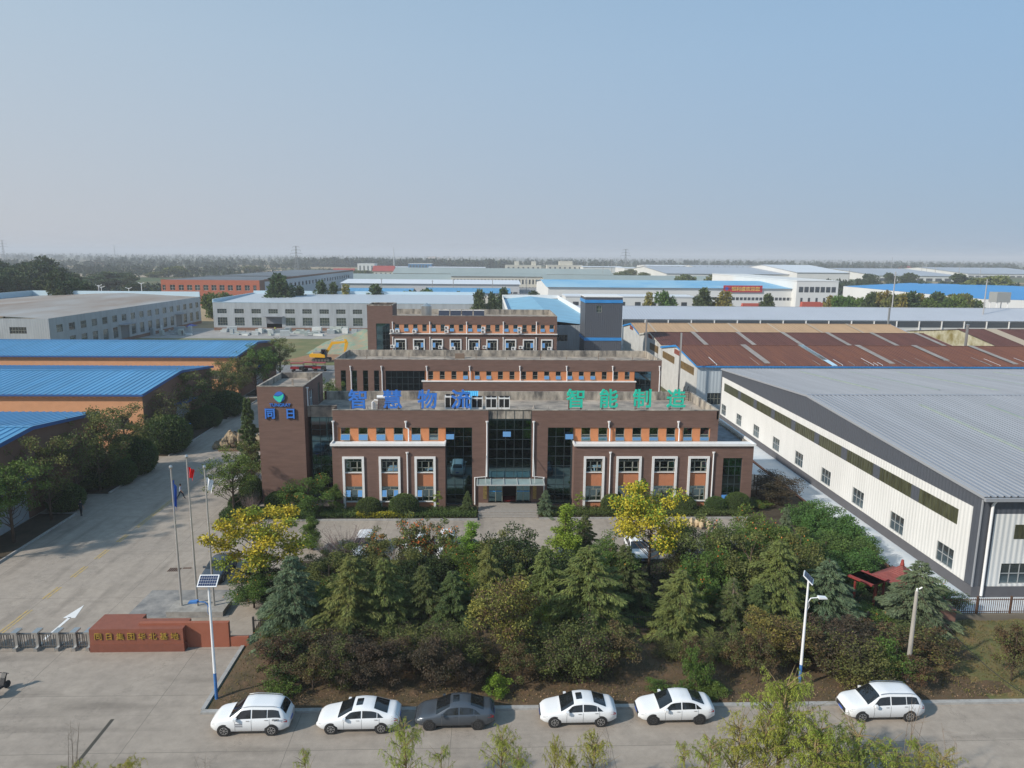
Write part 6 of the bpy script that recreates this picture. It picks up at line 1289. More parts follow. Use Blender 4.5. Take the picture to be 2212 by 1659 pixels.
q = G(176, 1115); person('person in dark clothes standing in the shade by the nearest brick shed', (q.x, q.y, .02), 1.2, mat('dark_shirt', (.03, .035, .04), .8), mat('dark_trousers', (.02, .02, .022), .8), 'stand')
q = G(394, 725); person('distant worker in dark clothes among the stone packs by the grey hall', (q.x, q.y, .03), 2, mat('dark_shirt', (.03, .035, .04)), mat('dark_trousers', (.02, .02, .022)), 'stand')
q = G(589, 718); person('distant worker in a hi-vis vest at the door of the window hall', (q.x, q.y + 3, .03), -1.5, mat('hivis', (.5, .6, .08), .7), mat('dark_trousers', (.02, .02, .022)), 'stand')
# scooter at left edge
q = G(-3, 1499); t = thing('motor_scooter', 'black motor scooter just cut off by the left edge of the apron', 'scooter', (q.x + .05, q.y, .02), rad(80)); b = MB(); b.prism([(-.8, .5), (-.3, .35), (.3, .3), (.5, .9), (.62, 1.05), (.5, 1.08), (.35, .85), (.2, .45), (-.2, .5), (-.3, .8), (-.85, .78)], -.15, .15); b.build('body', TRIMB, t); b = MB(); b.tube([(.5, -.33, 1.1), (.52, 0, 1.05), (.5, .33, 1.1)], .02, 5); b.build('handlebar', TRIMB, t)
for x in (-.6, .62): b = MB(); b.lathe([(0, -.05), (.22, -.05), (.25, 0), (.22, .05), (0, .05)], (x, 0, .25), 14, 'y'); b.build('wheel', TYRE, t)

# ================================================================== VEGETATION
rng = np.random.default_rng(11)
def leafmat(name, c1, c2, isl=.30, tr=.22): return mat(name, c1, .62, nscale=.55, namt=.5, col2=c2, island=isl, trans=tr, spec=.25)
LF = dict(
 green=leafmat('leaf_green', (0.138, 0.217, 0.038), (0.063, 0.111, 0.026)), dark=leafmat('leaf_dark', (0.054, 0.093, 0.027), (0.031, 0.054, 0.020)), yellow=leafmat('leaf_yellow', (0.62, 0.46, 0.035), (0.36, 0.33, 0.035)),
 olive=leafmat('leaf_olive', (0.190, 0.208, 0.054), (0.084, 0.101, 0.034)), autumn=leafmat('leaf_autumn', (0.302, 0.242, 0.053), (0.144, 0.158, 0.045), .4), purple=leafmat('leaf_purple', (0.105, 0.066, 0.048), (0.062, 0.054, 0.032)), brown=leafmat('leaf_brown', (0.150, 0.088, 0.042), (0.085, 0.068, 0.034), .4),
 cedar=leafmat('needle_green', (0.235, 0.270, 0.075), (0.115, 0.150, 0.046)), bluec=leafmat('needle_blue', (0.185, 0.245, 0.130), (0.09, 0.135, 0.075)), midc=leafmat('needle_mid', (0.150, 0.190, 0.060), (0.075, 0.105, 0.038)),
 lime=leafmat('leaf_lime', (0.257, 0.355, 0.038), (0.136, 0.211, 0.031)), bamboo=leafmat('leaf_bamboo', (0.113, 0.196, 0.042), (0.068, 0.120, 0.031)), orange=leafmat('leaf_orange', (0.750, 0.257, 0.053), (0.529, 0.182, 0.045)), willow=leafmat('leaf_willow', (0.46, 0.47, 0.07), (0.24, 0.30, 0.055), .35, .35), poplar=leafmat('leaf_poplar', (0.100, 0.142, 0.050), (0.048, 0.074, 0.028)), box=leafmat('leaf_box', (0.083, 0.129, 0.031), (0.058, 0.093, 0.024), .25, .1))
def leafmesh(name, P, Dr, Ln, Wd, m, parent=None, flat=0.0):
    n = len(P); Dr = Dr / (np.linalg.norm(Dr, axis=1, keepdims=True) + 1e-9); R_ = rng.normal(size=(n, 3)); R_[:, 2] *= (1 - flat)
    Sd = np.cross(Dr, R_); Sd /= (np.linalg.norm(Sd, axis=1, keepdims=True) + 1e-9)
    if flat: Sd[:, 2] *= (1 - flat)
    Ln = np.broadcast_to(Ln, (n,))[:, None]; Wd = np.broadcast_to(Wd, (n,))[:, None]
    v = np.empty((n, 4, 3), 'f'); v[:, 0] = P; v[:, 1] = P + Dr * Ln * .45 + Sd * Wd; v[:, 2] = P + Dr * Ln; v[:, 3] = P + Dr * Ln * .45 - Sd * Wd
    me = bpy.data.meshes.new(name); me.vertices.add(4 * n); me.vertices.foreach_set('co', v.ravel()); me.loops.add(4 * n); me.loops.foreach_set('vertex_index', np.arange(4 * n, dtype='i')); me.polygons.add(n); me.polygons.foreach_set('loop_start', np.arange(0, 4 * n, 4, dtype='i'))
    me.update(calc_edges=True); me.materials.append(m); o = bpy.data.objects.new(name, me); COL.objects.link(o)
    if parent is not None: o.parent = parent
    return o
def rand_dir(n, up=0.0): d = rng.normal(size=(n, 3)); d[:, 2] += up; return d / np.linalg.norm(d, axis=1, keepdims=True)
PROTO = {}
def finish(key, name, trunk_mb, parts, bark=BARK):
    t = bpy.data.objects.new(name, None); COL.objects.link(t)
    if trunk_mb: trunk_mb.build('trunk', bark, t, smooth=True)
    for nm, P, Dr, Ln, Wd, m, fl in parts: leafmesh(nm, P, Dr, Ln, Wd, m, t, fl)
    t['_h'] = 1; PROTO[key] = t; return t
def decid(key, name, leaf, H=6.0, R=2.4, base=.28, nc=44, nl=170, ls=.17, seed=1, shape=1.0, tr=.11, gap=.5, extra=None, clump=.42, multi=1, bark=BARK):
    """height H, crown radius R, crown from base*H to H"""
    rr = random.Random(seed); tb = MB(); zc = H * (base + 1) / 2; hz = H * (1 - base) / 2; C_ = []
    while len(C_) < nc:
        u = Vector((rr.gauss(0, 1), rr.gauss(0, 1), rr.gauss(0, 1))).normalized() * (rr.random() ** .38)
        z = zc + u.z * hz; k = 1.0
        if shape == 2: k = max(.12, 1.15 * (1 - (z - base * H) / (H - base * H)) + .12)
        elif shape == 3: k = .55 + .45 * math.sin(math.pi * (z / H - base) / (1 - base))
        elif shape == 4: k = .35 + .8 * (z / H - base) / (1 - base)
        C_.append((u.x * R * k * rr.uniform(.8, 1.12), u.y * R * k * rr.uniform(.8, 1.12), z + rr.uniform(-.1, .1) * H))
    for s in range(multi):
        ox = 0 if multi == 1 else .35 * math.cos(s * 2.4); oy = 0 if multi == 1 else .35 * math.sin(s * 2.4); top_ = Vector((ox * 3, oy * 3, H * .86)); tb.tube([(ox * .3, oy * .3, 0), (ox, oy, H * base), tuple(top_ * .75 + Vector((0, 0, -.1))), tuple(top_)], [tr, tr * .8, tr * .35, .015], 7)
    for c_ in C_[::1 if nc < 60 else 2]:
        c_ = Vector(c_); z0_ = max(.12 * H, min(H * .75, c_.z - .35 * math.hypot(c_.x, c_.y) - .15 * H)); st = Vector((0, 0, z0_)); md = st.lerp(c_, .5) + Vector((0, 0, -.06 * H * rr.random())); tb.tube([st, md, c_], [tr * .32, tr * .2, .01], 4, False)
    nl = int(nl * 1.45); ls *= .80; C_ = np.array(C_); sz = rng.uniform(.7, 1.35, len(C_))
    idx = np.repeat(np.arange(len(C_)), nl); off = rng.normal(size=(len(idx), 3)); off /= np.linalg.norm(off, axis=1, keepdims=True); off *= (rng.random((len(idx), 1)) ** .45)
    P = C_[idx] + off * (clump * R * .62 * sz[idx])[:, None] * np.array([1, 1, .72]); Dr = off * .8 + rand_dir(len(idx)) * .7; Dr[:, 2] -= .25
    P[:, 2] = np.maximum(P[:, 2], .15)
    parts = [('crown', P, Dr, rng.uniform(.7, 1.3, len(P)) * ls, ls * .36, leaf, 0)]
    if extra:
        m2, frac = extra; k = rng.random(len(P)) < frac; k &= rng.random(len(C_))[idx] < .55; parts = [('crown', P[~k], Dr[~k], rng.uniform(.7, 1.3, (~k).sum()) * ls, ls * .36, leaf, 0), ('turning_leaves', P[k] + .03, Dr[k], ls * 1.15, ls * .42, m2, 0)]
    return finish(key, name, tb, parts, bark)
def cedar(key, leaf, H=8.0, R=2.7, seed=1, dens=1.0, nb=None, droop=.42, name='cedar_tree', sparse_top=False):
    rr = random.Random(seed); tb = MB(); tb.tube([(0, 0, 0), (.04, .02, H * .5), (0, 0, H * .99)], [.14, .085, .008], 7); nb = nb or int(H * 19); PP, DD, LL = [], [], []
    for i in range(nb):
        f = (i / nb) ** .92; z = H * (.05 + .94 * f); a = i * 2.39996 + rr.uniform(-.35, .35); tier = .78 + .22 * math.sin(z * 5.5 + seed) + .12 * math.sin(a * 2 + seed)
        L = R * (1 - f) ** .72 * rr.choice((rr.uniform(.5, .8), rr.uniform(.85, 1.2), rr.uniform(.85, 1.1))) * tier + .16; rise = rr.uniform(.05, .30) * (1 - f * .3) + .25 * f; d = Vector((math.cos(a), math.sin(a), 0)); q = d.cross(Vector((0, 0, 1)))
        pts = [Vector((0, 0, z)) + d * (L * s) + Vector((0, 0, L * (rise * s - droop * s * s))) for s in (0, .33, .66, 1)]; tb.tube(pts, [.035 * (1 - f) + .008, .022 * (1 - f) + .006, .012, .004], 3, False)
        n = int((44 + 125 * L) * dens)
        s = np.sqrt(rng.random(n)) * .97 + .03; lat = rng.uniform(-1, 1, n) * (L * .30) * (1 - s * .75) * np.minimum(1, s * 3.5) ; ln = s * L
        base = np.array(Vector((0, 0, z)))[None] + np.outer(ln, np.array(d)) + np.outer(lat, np.array(q)); base[:, 2] += L * (rise * s - droop * s * s) - np.abs(lat) * .38 + rng.normal(0, .035, n)
        dr = np.outer(np.ones(n), np.array(d)) * .75 + np.outer(np.sign(lat) * (.35 + .5 * np.abs(lat) / (L * .3 + .01)), np.array(q)); dr[:, 2] += -.30 - .5 * s + rng.normal(0, .16, n)
        PP.append(base); DD.append(dr); LL.append(rng.uniform(.16, .34, n) * (.7 + .4 * (1 - f)))
    P = np.concatenate(PP); Dr = np.concatenate(DD) + rng.normal(0, .18, (len(P), 3)); Ln = np.concatenate(LL)
    if sparse_top: k = (P[:, 2] < H * .72) | (rng.random(len(P)) < .12); P, Dr, Ln = P[k], Dr[k], Ln[k]
    P[:, 2] = np.maximum(P[:, 2], .12)
    return finish(key, name, tb, [('crown', P, Dr, Ln, .028, leaf, .35)], TWIG if sparse_top else BARK)
def willow(key, H=9, R=2.3, seed=1, n=70, leaf=None, bare=.2):
    rr = random.Random(seed); tb = MB(); PP, DD = [], []; tb.tube([(0, 0, 0), (.1, 0, H * .45), (.05, .1, H * .8)], [.11, .07, .025], 6)
    for i in range(n):
        z0_ = H * rr.uniform(.30, .82); a = rr.uniform(0, 6.283); L = rr.uniform(.5, 1.0) * R * (1.15 - z0_ / H) * 1.25; up = rr.uniform(.7, 1.5) * L; d = Vector((math.cos(a), math.sin(a), 0))
        tip = Vector((0, 0, z0_)) + d * L + Vector((0, 0, up)); tip.z = min(tip.z, H * rr.uniform(.9, 1.0)); md = Vector((0, 0, z0_)) + d * L * .55 + Vector((0, 0, (tip.z - z0_) * .65)); tb.tube([(0, 0, z0_), md, tip], [.03, .017, .005], 4, False)
        if rr.random() < bare: continue
        for k in range(9):
            s = rr.uniform(.15, 1); p0_ = (md.lerp(tip, (s - .4) / .6) if s > .4 else Vector((0, 0, z0_)).lerp(md, s / .4)); dd = Vector((rr.gauss(0, 1), rr.gauss(0, 1), rr.uniform(-.2, .5))).normalized(); h_ = rr.uniform(.35, 1.1)
            pe = p0_ + dd * .35 * h_ + Vector((0, 0, -h_ * .75)); pm = p0_ + dd * .3 * h_ + Vector((0, 0, -.05)); tb.tube([p0_, pm, pe], [.006, .004, .002], 3, False)
            m = int(26 * h_) + 5; u = rng.random(m); A, B_x, C_ = (np.array(x) for x in (p0_, pm, pe)); P = np.outer((1 - u) ** 2, A) + np.outer(2 * u * (1 - u), B_x) + np.outer(u ** 2, C_); PP.append(P + rng.normal(0, .02, P.shape)); q_ = rand_dir(m) * .6; q_[:, 2] -= .95; q_ += np.array(dd) * .3; DD.append(q_)
    P = np.concatenate(PP); Dr = np.concatenate(DD); return finish(key, 'willow_tree', tb, [('crown', P, Dr, rng.uniform(.09, .17, len(P)), .0135, leaf or LF['willow'], 0)], mat('willow_bark', (.23, .17, .08), .8))
def ballshrub(key, R=1.0, H=1.5, n=9000):
    d = rand_dir(n); r = 1 + .04 * rng.normal(size=n) - .12 * (rng.random(n) < .2); P = d * r[:, None] * np.array([R, R, H * .56]); P[:, 2] = P[:, 2] + H * .48; k = P[:, 2] > .03; P, d = P[k], d[k]
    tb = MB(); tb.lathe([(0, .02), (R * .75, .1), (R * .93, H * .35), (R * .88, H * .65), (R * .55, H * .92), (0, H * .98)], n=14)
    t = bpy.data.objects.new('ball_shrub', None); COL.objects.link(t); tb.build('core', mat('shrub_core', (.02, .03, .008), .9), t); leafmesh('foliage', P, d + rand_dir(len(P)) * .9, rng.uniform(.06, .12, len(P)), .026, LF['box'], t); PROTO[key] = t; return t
def twigs(key, H=3.0, R=1.6, n=70, m=None, name='bare_shrub', seed=1, leaf=None):
    rr = random.Random(seed); tb = MB(); PP = []
    for i in range(n):
        a = rr.uniform(0, 6.283); L = R * rr.random() ** .6; z = H * rr.uniform(.6, 1); e_ = Vector((math.cos(a) * L, math.sin(a) * L, z)); s_ = Vector((rr.gauss(0, .1), rr.gauss(0, .1), 0)); md = s_.lerp(e_, .5) + Vector((rr.gauss(0, .1), rr.gauss(0, .1), .05)); tb.tube([s_, md, e_], [.022, .014, .005], 3, False)
        for k in range(3): q_ = md.lerp(e_, rr.random()); tb.tube([q_, q_ + Vector((rr.gauss(0, .25), rr.gauss(0, .25), rr.uniform(.15, .5)))], [.008, .003], 3, False); PP.append(tuple(q_))
    t = bpy.data.objects.new(name, None); COL.objects.link(t); tb.build('branches', m or mat('dead_twig', (.17, .125, .115), .9), t)
    if leaf is not None:
        P = np.repeat(np.array(PP), 9, 0) + rng.normal(0, .16, (len(PP) * 9, 3)); leafmesh('foliage', P, rand_dir(len(P)), .11, .035, leaf, t)
    PROTO[key] = t; return t
# --- prototypes (moved to the first place they are used)
cedar('cedA', LF['cedar'], 8, 2.75, 1); cedar('cedA2', LF['cedar'], 8, 2.75, 21, droop=.34); cedar('cedA3', LF['cedar'], 8, 2.75, 33, droop=.5); cedar('cedB', LF['midc'], 8, 2.5, 2); cedar('cedBlue', LF['bluec'], 8, 2.4, 3, droop=.5); cedar('cedDead', LF['midc'], 8, 2.4, 5, sparse_top=True); cedar('pine', LF['midc'], 6, 1.7, 8, dens=1.3, droop=.1, name='pine_tree')
decid('green', 'broadleaf_tree', LF['green'], seed=2, extra=(LF['orange'], .02)); decid('green2', 'broadleaf_tree', LF['olive'], R=2.3, seed=3, nc=38); decid('dark', 'evergreen_shrub', LF['dark'], 4.5, 2.2, .06, nc=52, seed=4, ls=.14); decid('yellow', 'yellow_tree', LF['lime'], 6.5, 2.7, .30, nc=46, nl=150, ls=.18, seed=5, clump=.36, extra=(LF['yellow'], .95)); decid('yellow2', 'yellow_tree', LF['yellow'], 6.5, 2.6, .30, nc=50, nl=150, ls=.18, seed=15, clump=.38, extra=(LF['lime'], .35))
decid('autumn', 'maple_tree', LF['autumn'], 6.5, 2.5, .22, nc=60, nl=130, ls=.16, seed=6, clump=.36, extra=(LF['brown'], .45)); decid('ginkgo', 'ginkgo_tree', LF['lime'], 7, 1.35, .12, nc=46, nl=130, ls=.14, seed=7, shape=2, clump=.42); decid('conic', 'conical_tree', LF['green'], 5.5, 1.2, .10, nc=44, nl=130, ls=.14, seed=9, shape=2, clump=.45)
decid('purple', 'smoke_bush', LF['purple'], 3.4, 1.5, .30, nc=40, nl=130, ls=.12, seed=10, tr=.05); decid('brownb', 'smoke_bush', LF['brown'], 3.2, 1.4, .26, nc=34, nl=110, ls=.12, seed=12, tr=.05, extra=(LF['olive'], .5)); decid('darkb', 'garden_shrub', LF['olive'], 3.4, 1.7, .10, nc=46, nl=140, ls=.12, seed=13, tr=.05, extra=(LF['purple'], .4))
decid('persim', 'persimmon_tree', LF['olive'], 4.6, 1.15, .15, nc=40, nl=70, ls=.15, seed=14, shape=3, extra=(LF['orange'], .22), clump=.40); decid('limeb', 'garden_shrub', LF['lime'], 1.5, .9, .05, nc=26, nl=90, ls=.10, seed=16, tr=.02); decid('greenb', 'garden_shrub', LF['green'], 1.7, 1.0, .05, nc=26, nl=90, ls=.10, seed=17, tr=.03)
decid('bamboo', 'climber_mass', LF['bamboo'], 3.3, 2.1, .04, nc=60, nl=190, ls=.16, seed=18, tr=.05); decid('street', 'street_tree', LF['olive'], 7, 2.7, .34, nc=52, nl=72, ls=.17, seed=19, clump=.30, extra=(LF['brown'], .18)); decid('street2', 'street_tree', LF['green'], 7, 2.5, .34, nc=46, nl=95, ls=.17, seed=20, clump=.32); decid('sparse', 'street_tree', LF['olive'], 7, 2.3, .32, nc=50, nl=34, ls=.17, seed=21, clump=.36, extra=(LF['brown'], .3))
decid('small', 'young_tree', LF['lime'], 2.2, .38, .45, nc=12, nl=40, ls=.09, seed=22, tr=.02); decid('burgundy', 'purple_plum', LF['purple'], 4.6, 1.9, .12, nc=60, nl=120, ls=.14, seed=23, shape=4, tr=.06)
ballshrub('ball', 1.05, 1.55); twigs('dead', 3.0, 1.7, 90, seed=2); twigs('tall_twig', 5, .7, 5, TWIG, 'bare_sapling', 4); twigs('rustw', 2.6, 1.2, 60, mat('red_twig', (.14, .07, .05), .9), 'bare_shrub', 6, LF['brown'])
for k in range(4): willow(f'w{k}', 9, 2.3, 40 + k, (66, 50, 46, 36)[k], None, (.05, .2, .3, .6)[k])
USED = set()
def plant(key, label, cat, loc, scale, rz=None, group=None, name=None):
    src = PROTO[key]; rz = random.uniform(0, 6.28) if rz is None else rz
    if key not in USED: USED.add(key); o = src; o.location = loc; o.rotation_euler = (0, 0, rz); o.scale = scale if hasattr(scale, '__len__') else (scale,) * 3
    else: o = dup(src, loc, rz, scale)
    if '_h' in o: del o['_h']
    if 'group' in o: del o['group']
    if name: o.name = name
    return tag(o, label, cat, group)
HB_ = dict(cedA=(8, 2.75), cedA2=(8, 2.75), cedA3=(8, 2.75), cedB=(8, 2.5), cedBlue=(8, 2.4), cedDead=(8, 2.4), pine=(6, 1.7), green=(6, 2.4), green2=(6, 2.3), dark=(4.5, 2.2), yellow=(6.5, 2.7), yellow2=(6.5, 2.6), autumn=(6.5, 2.5), ginkgo=(7, 1.35), conic=(5.5, 1.2), purple=(3.4, 1.5), brownb=(3.2, 1.4), darkb=(3.4, 1.7), persim=(4.6, 1.15), limeb=(1.5, .9), greenb=(1.7, 1), bamboo=(3.3, 2.1), street=(7, 2.7), street2=(7, 2.5), sparse=(7, 2.3), small=(2.2, .38), burgundy=(4.6, 1.9), ball=(1.55, 1.05), dead=(3, 1.7), tall_twig=(5, .7), rustw=(2.6, 1.2), w0=(9, 2.3), w1=(9, 2.3), w2=(9, 2.3), w3=(9, 2.3))
random.seed(21)
def put(key, px, pyt, Y, wpx, label, cat='tree', group=None, z0=.1, name=None):
    """crown top at photo pixel (px, pyt), trunk standing at depth Y, crown width in photo pixels"""
    q = D(px, pyt, Y); H_ = max(.4, q.z - z0); dist = (Vector((q.x, Y, q.z / 2)) - Vector((0, 0, 27))).length; R_ = wpx / 2 / FPX * dist; h0, r0 = HB_[key]
    return plant(key, label, cat, (q.x, Y, z0), (R_ / r0, R_ / r0, H_ / h0), group=group, name=name)
T = [
 # front cedars
 ('cedBlue', 628, 1200, 48.9, 150, 'blue green cedar with drooping boughs, leftmost cedar of the garden'), ('cedA', 757, 1203, 48.8, 170, 'bright green cedar, second from the left of the garden cedars'), ('cedA', 829, 1205, 49.6, 150, 'cedar just right of the second cedar, its tip among orange leaved shrubs'),
 ('cedB', 915, 1220, 50.2, 120, 'dark slender cedar left of the centre group'), ('cedB', 978, 1233, 50.0, 130, 'dark cedar close behind the turning maple, on its left'), ('cedA', 1056, 1174, 51.5, 120, 'pale cedar tip rising behind the turning maple'),
 ('cedA', 1178, 1177, 50.8, 120, 'slim cedar on the left flank of the biggest cedar'), ('cedA', 1273, 1179, 49.6, 205, 'biggest cedar, broad and dark skirted, right of the garden centre'), ('cedB', 1353, 1176, 54.5, 110, 'dark cedar behind the right flank of the biggest cedar'),
 ('cedA', 1474, 1230, 48.8, 165, 'bright cedar standing alone right of the shaded gap'), ('cedDead', 1586, 1246, 49.5, 110, 'cedar with a bare grey dead top'), ('cedA', 1686, 1166, 50.0, 165, 'tall pointed cedar behind the dead topped one'),
 ('cedBlue', 1793, 1208, 50.0, 140, 'blue green cedar beside the white solar lamp'), ('cedBlue', 1992, 1212, 49.4, 140, 'wide blue green cedar in front of the bare concrete pole'), ('cedBlue', 1700, 1095, 60, 55, 'small blue cedar tip above the right hand shrubs'),
 ('cedB', 1264, 1112, 60.5, 85, 'dark narrow cedar beside the light green slender tree, near the forecourt'),
 # tall lights and yellow
 ('yellow', 556, 1100, 53.4, 190, 'spreading yellow green tree beside the flagpoles'), ('yellow2', 1410, 1050, 56.3, 165, 'bright yellow tree in front of the right office wing'),
 ('ginkgo', 1019, 1128, 57.5, 70, 'light green narrow tree left of the dark rounded evergreen'), ('ginkgo', 1222, 1088, 58.0, 80, 'tall slender light green tree in front of the entrance steps'), ('conic', 671, 1113, 62.5, 58, 'green cone shaped tree right of the left yellow tree'),
 ('dark', 1132, 1138, 56.0, 150, 'dark rounded evergreen in the middle of the garden'), ('autumn', 1092, 1245, 43.4, 172, 'turning maple with bare lower boughs at the garden centre'), ('dark', 575, 1225, 52.5, 100, 'dense dark green tree below the left yellow tree'), ('green', 545, 1240, 51.5, 95, 'deep green tree at the corner of the gate wall'),
 ('green2', 710, 1205, 54.0, 90, 'muted olive tree between the first two cedars'), ('green', 680, 1290, 50.0, 70, 'bright green leafy tree between the first two cedars, lower down'),
 ('persim', 812, 1150, 58.5, 52, 'persimmon with orange fruit, leftmost of three'), ('persim', 885, 1121, 59.0, 58, 'tallest persimmon with orange leaves, middle of three'), ('persim', 924, 1128, 59.0, 30, 'thin persimmon sapling between two fuller ones'), ('persim', 960, 1134, 58.5, 54, 'brownish persimmon, rightmost of three'),
 ('green2', 850, 1170, 56.0, 90, 'olive shrub tree at the foot of the persimmons'), ('dark', 905, 1200, 54.5, 90, 'dark shrub tree below the tallest persimmon'),
 ('darkb', 1335, 1200, 57.5, 80, 'grey green shrub left of the right yellow tree'), ('darkb', 1475, 1140, 59.5, 70, 'dusky shrub to the right of the yellow tree trunk'), ('green2', 1530, 1128, 57.0, 90, 'loose olive tree before the pale boulders'), ('green', 1590, 1122, 57.5, 100, 'broad green tree right of the pale boulders'), ('green', 1645, 1100, 59.5, 85, 'green tree with a few orange leaves by the office corner'), ('green2', 1625, 1160, 53.5, 110, 'olive tree filling the space above the dead topped cedar'), ('green2', 1730, 1160, 54.5, 95, 'olive tree beside the green climber bank'), ('green', 1530, 1190, 53.0, 90, 'round green tree above the solitary bright cedar'),
 ('dark', 1560, 1250, 51.5, 80, 'dark tree beside the dead topped cedar'), ('dark', 1850, 1290, 50.5, 110, 'dark shrubbery under the red pavilion'), ('green', 2040, 1262, 50.0, 80, 'green shrub tree at the corner of the pale apron'), ('dark', 1420, 1285, 51.0, 40, 'low dark shrub beside the shaded gap'),
 ('green2', 1180, 1245, 53.0, 110, 'olive undergrowth tree between maple and biggest cedar'), ('dark', 770, 1260, 51.5, 120, 'dark undergrowth tree behind the second cedar'), ('dark', 985, 1265, 51.5, 120, 'dark undergrowth tree behind the turning maple'), ('dark', 1330, 1275, 51.0, 90, 'dark undergrowth tree at the right foot of the biggest cedar'), ('green', 610, 1330, 47.0, 90, 'green bush swelling at the foot of the blue cedar'),
 # by the building
 ('green', 662, 1032, 71.9, 110, 'vase shaped green tree in front of the stair tower corner'), ('conic', 724, 1042, 71.6, 38, 'narrow cone shaped conifer by the first framed window'), ('cedB', 1010, 1060, 71.5, 40, 'small dark conifer left of the entrance'), ('cedBlue', 1179, 1058, 71.2, 55, 'silvery blue cone shaped conifer right of the entrance steps'), ('cedB', 1390, 1032, 71.2, 60, 'dark conifer before the middle windows of the right wing'), ('small', 1253, 1063, 71.4, 22, 'tiny sapling by the right hand glass bay'), ('small', 946, 1062, 71.4, 22, 'tiny sapling by the left wing corner'),
 ('burgundy', 1678, 1026, 74.5, 125, 'burgundy leaved tree at the right end of the offices'), ('green', 1640, 1080, 73.0, 50, 'green shrub tree at the foot of the annex corner'),
]
T += [('dark', 740, 1192, 56.5, 80, 'dark rounded bush at the foot of the bare shrub'), ('green2', 690, 1195, 57.0, 70, 'olive bush hiding the left hand forecourt car'), ('green', 1000, 1170, 56.0, 70, 'green bush under the light green narrow tree'), ('green', 735, 1240, 49.5, 90, 'deep green tree squeezed beside the second cedar'), ('green2', 885, 1255, 49.0, 90, 'olive tree squeezed between the third cedar and the dark slender one'), ('green', 1025, 1225, 50.5, 80, 'green tree squeezed left of the pale cedar tip'), ('green', 1165, 1290, 47.6, 90, 'green tree squeezed between the maple and the biggest cedar'), ('green', 1400, 1330, 48.2, 60, 'low green tree at the edge of the shaded gap'), ('green', 1530, 1290, 48.3, 80, 'green tree squeezed right of the solitary bright cedar'), ('green', 1655, 1300, 47.6, 80, 'green tree squeezed below the tall pointed cedar'), ('green', 1745, 1290, 47.6, 80, 'green tree squeezed behind the white solar lamp'), ('green', 1870, 1310, 47.6, 90, 'green tree squeezed between the two blue green cedars'), ('cedB', 795, 1235, 51.5, 120, 'shaded cedar wedged between the second and third cedars'), ('cedA3', 700, 1265, 49.5, 110, 'half hidden cedar between the blue cedar and the second cedar'), ('cedA2', 1120, 1215, 52.0, 110, 'cedar hidden behind the crown of the turning maple'), ('green2', 1090, 1165, 55.5, 90, 'olive tree right behind the pale cedar tip'), ('green', 1320, 1160, 56.0, 90, 'green tree behind the right shoulder of the biggest cedar'), ('green', 1600, 1190, 52.5, 110, 'thick green tree behind the dead topped cedar'), ('green2', 1665, 1215, 51.5, 100, 'olive tree at the left foot of the tall pointed cedar'), ('green', 1745, 1215, 52.5, 100, 'green tree between the tall pointed cedar and the blue green one'), ('dark', 1230, 1230, 53.0, 120, 'dark evergreen behind the biggest cedar'), ('green', 1700, 1130, 57.5, 90, 'green tree below the burgundy tree'), ('green2', 760, 1180, 57.0, 90, 'olive bush below the bare shrub'), ('dark', 930, 1185, 56.0, 80, 'dark bush under the rightmost persimmon'), ('cedB', 1640, 1260, 49.0, 90, 'small cedar between the dead topped one and the tall pointed one')]
for i_, r_ in enumerate(T):
    r_ = list(r_)
    if r_[0].startswith('ced') and r_[3] < 56: r_[4] *= 1.14; r_[3] -= 2.3
    elif r_[3] > 52.9 and r_[3] < 62 and not r_[0].startswith('yel'): r_[3] -= 2.8; r_[4] *= 1.28
    if r_[0] == 'cedA': r_[0] = ('cedA', 'cedA2', 'cedA3')[i_ % 3]
    put(*r_)
for x, pyt, Y, w_, lab in ((746, 1142, 60.5, 110, 'bare grey purple shrub left of the persimmons'), (705, 1165, 60, 50, 'small bare shrub beside the bigger bare one'), (538, 1060, 70.6, 50, 'bare purplish shrub against the stair tower')): put('dead', x, pyt, Y, w_, lab, 'shrub')
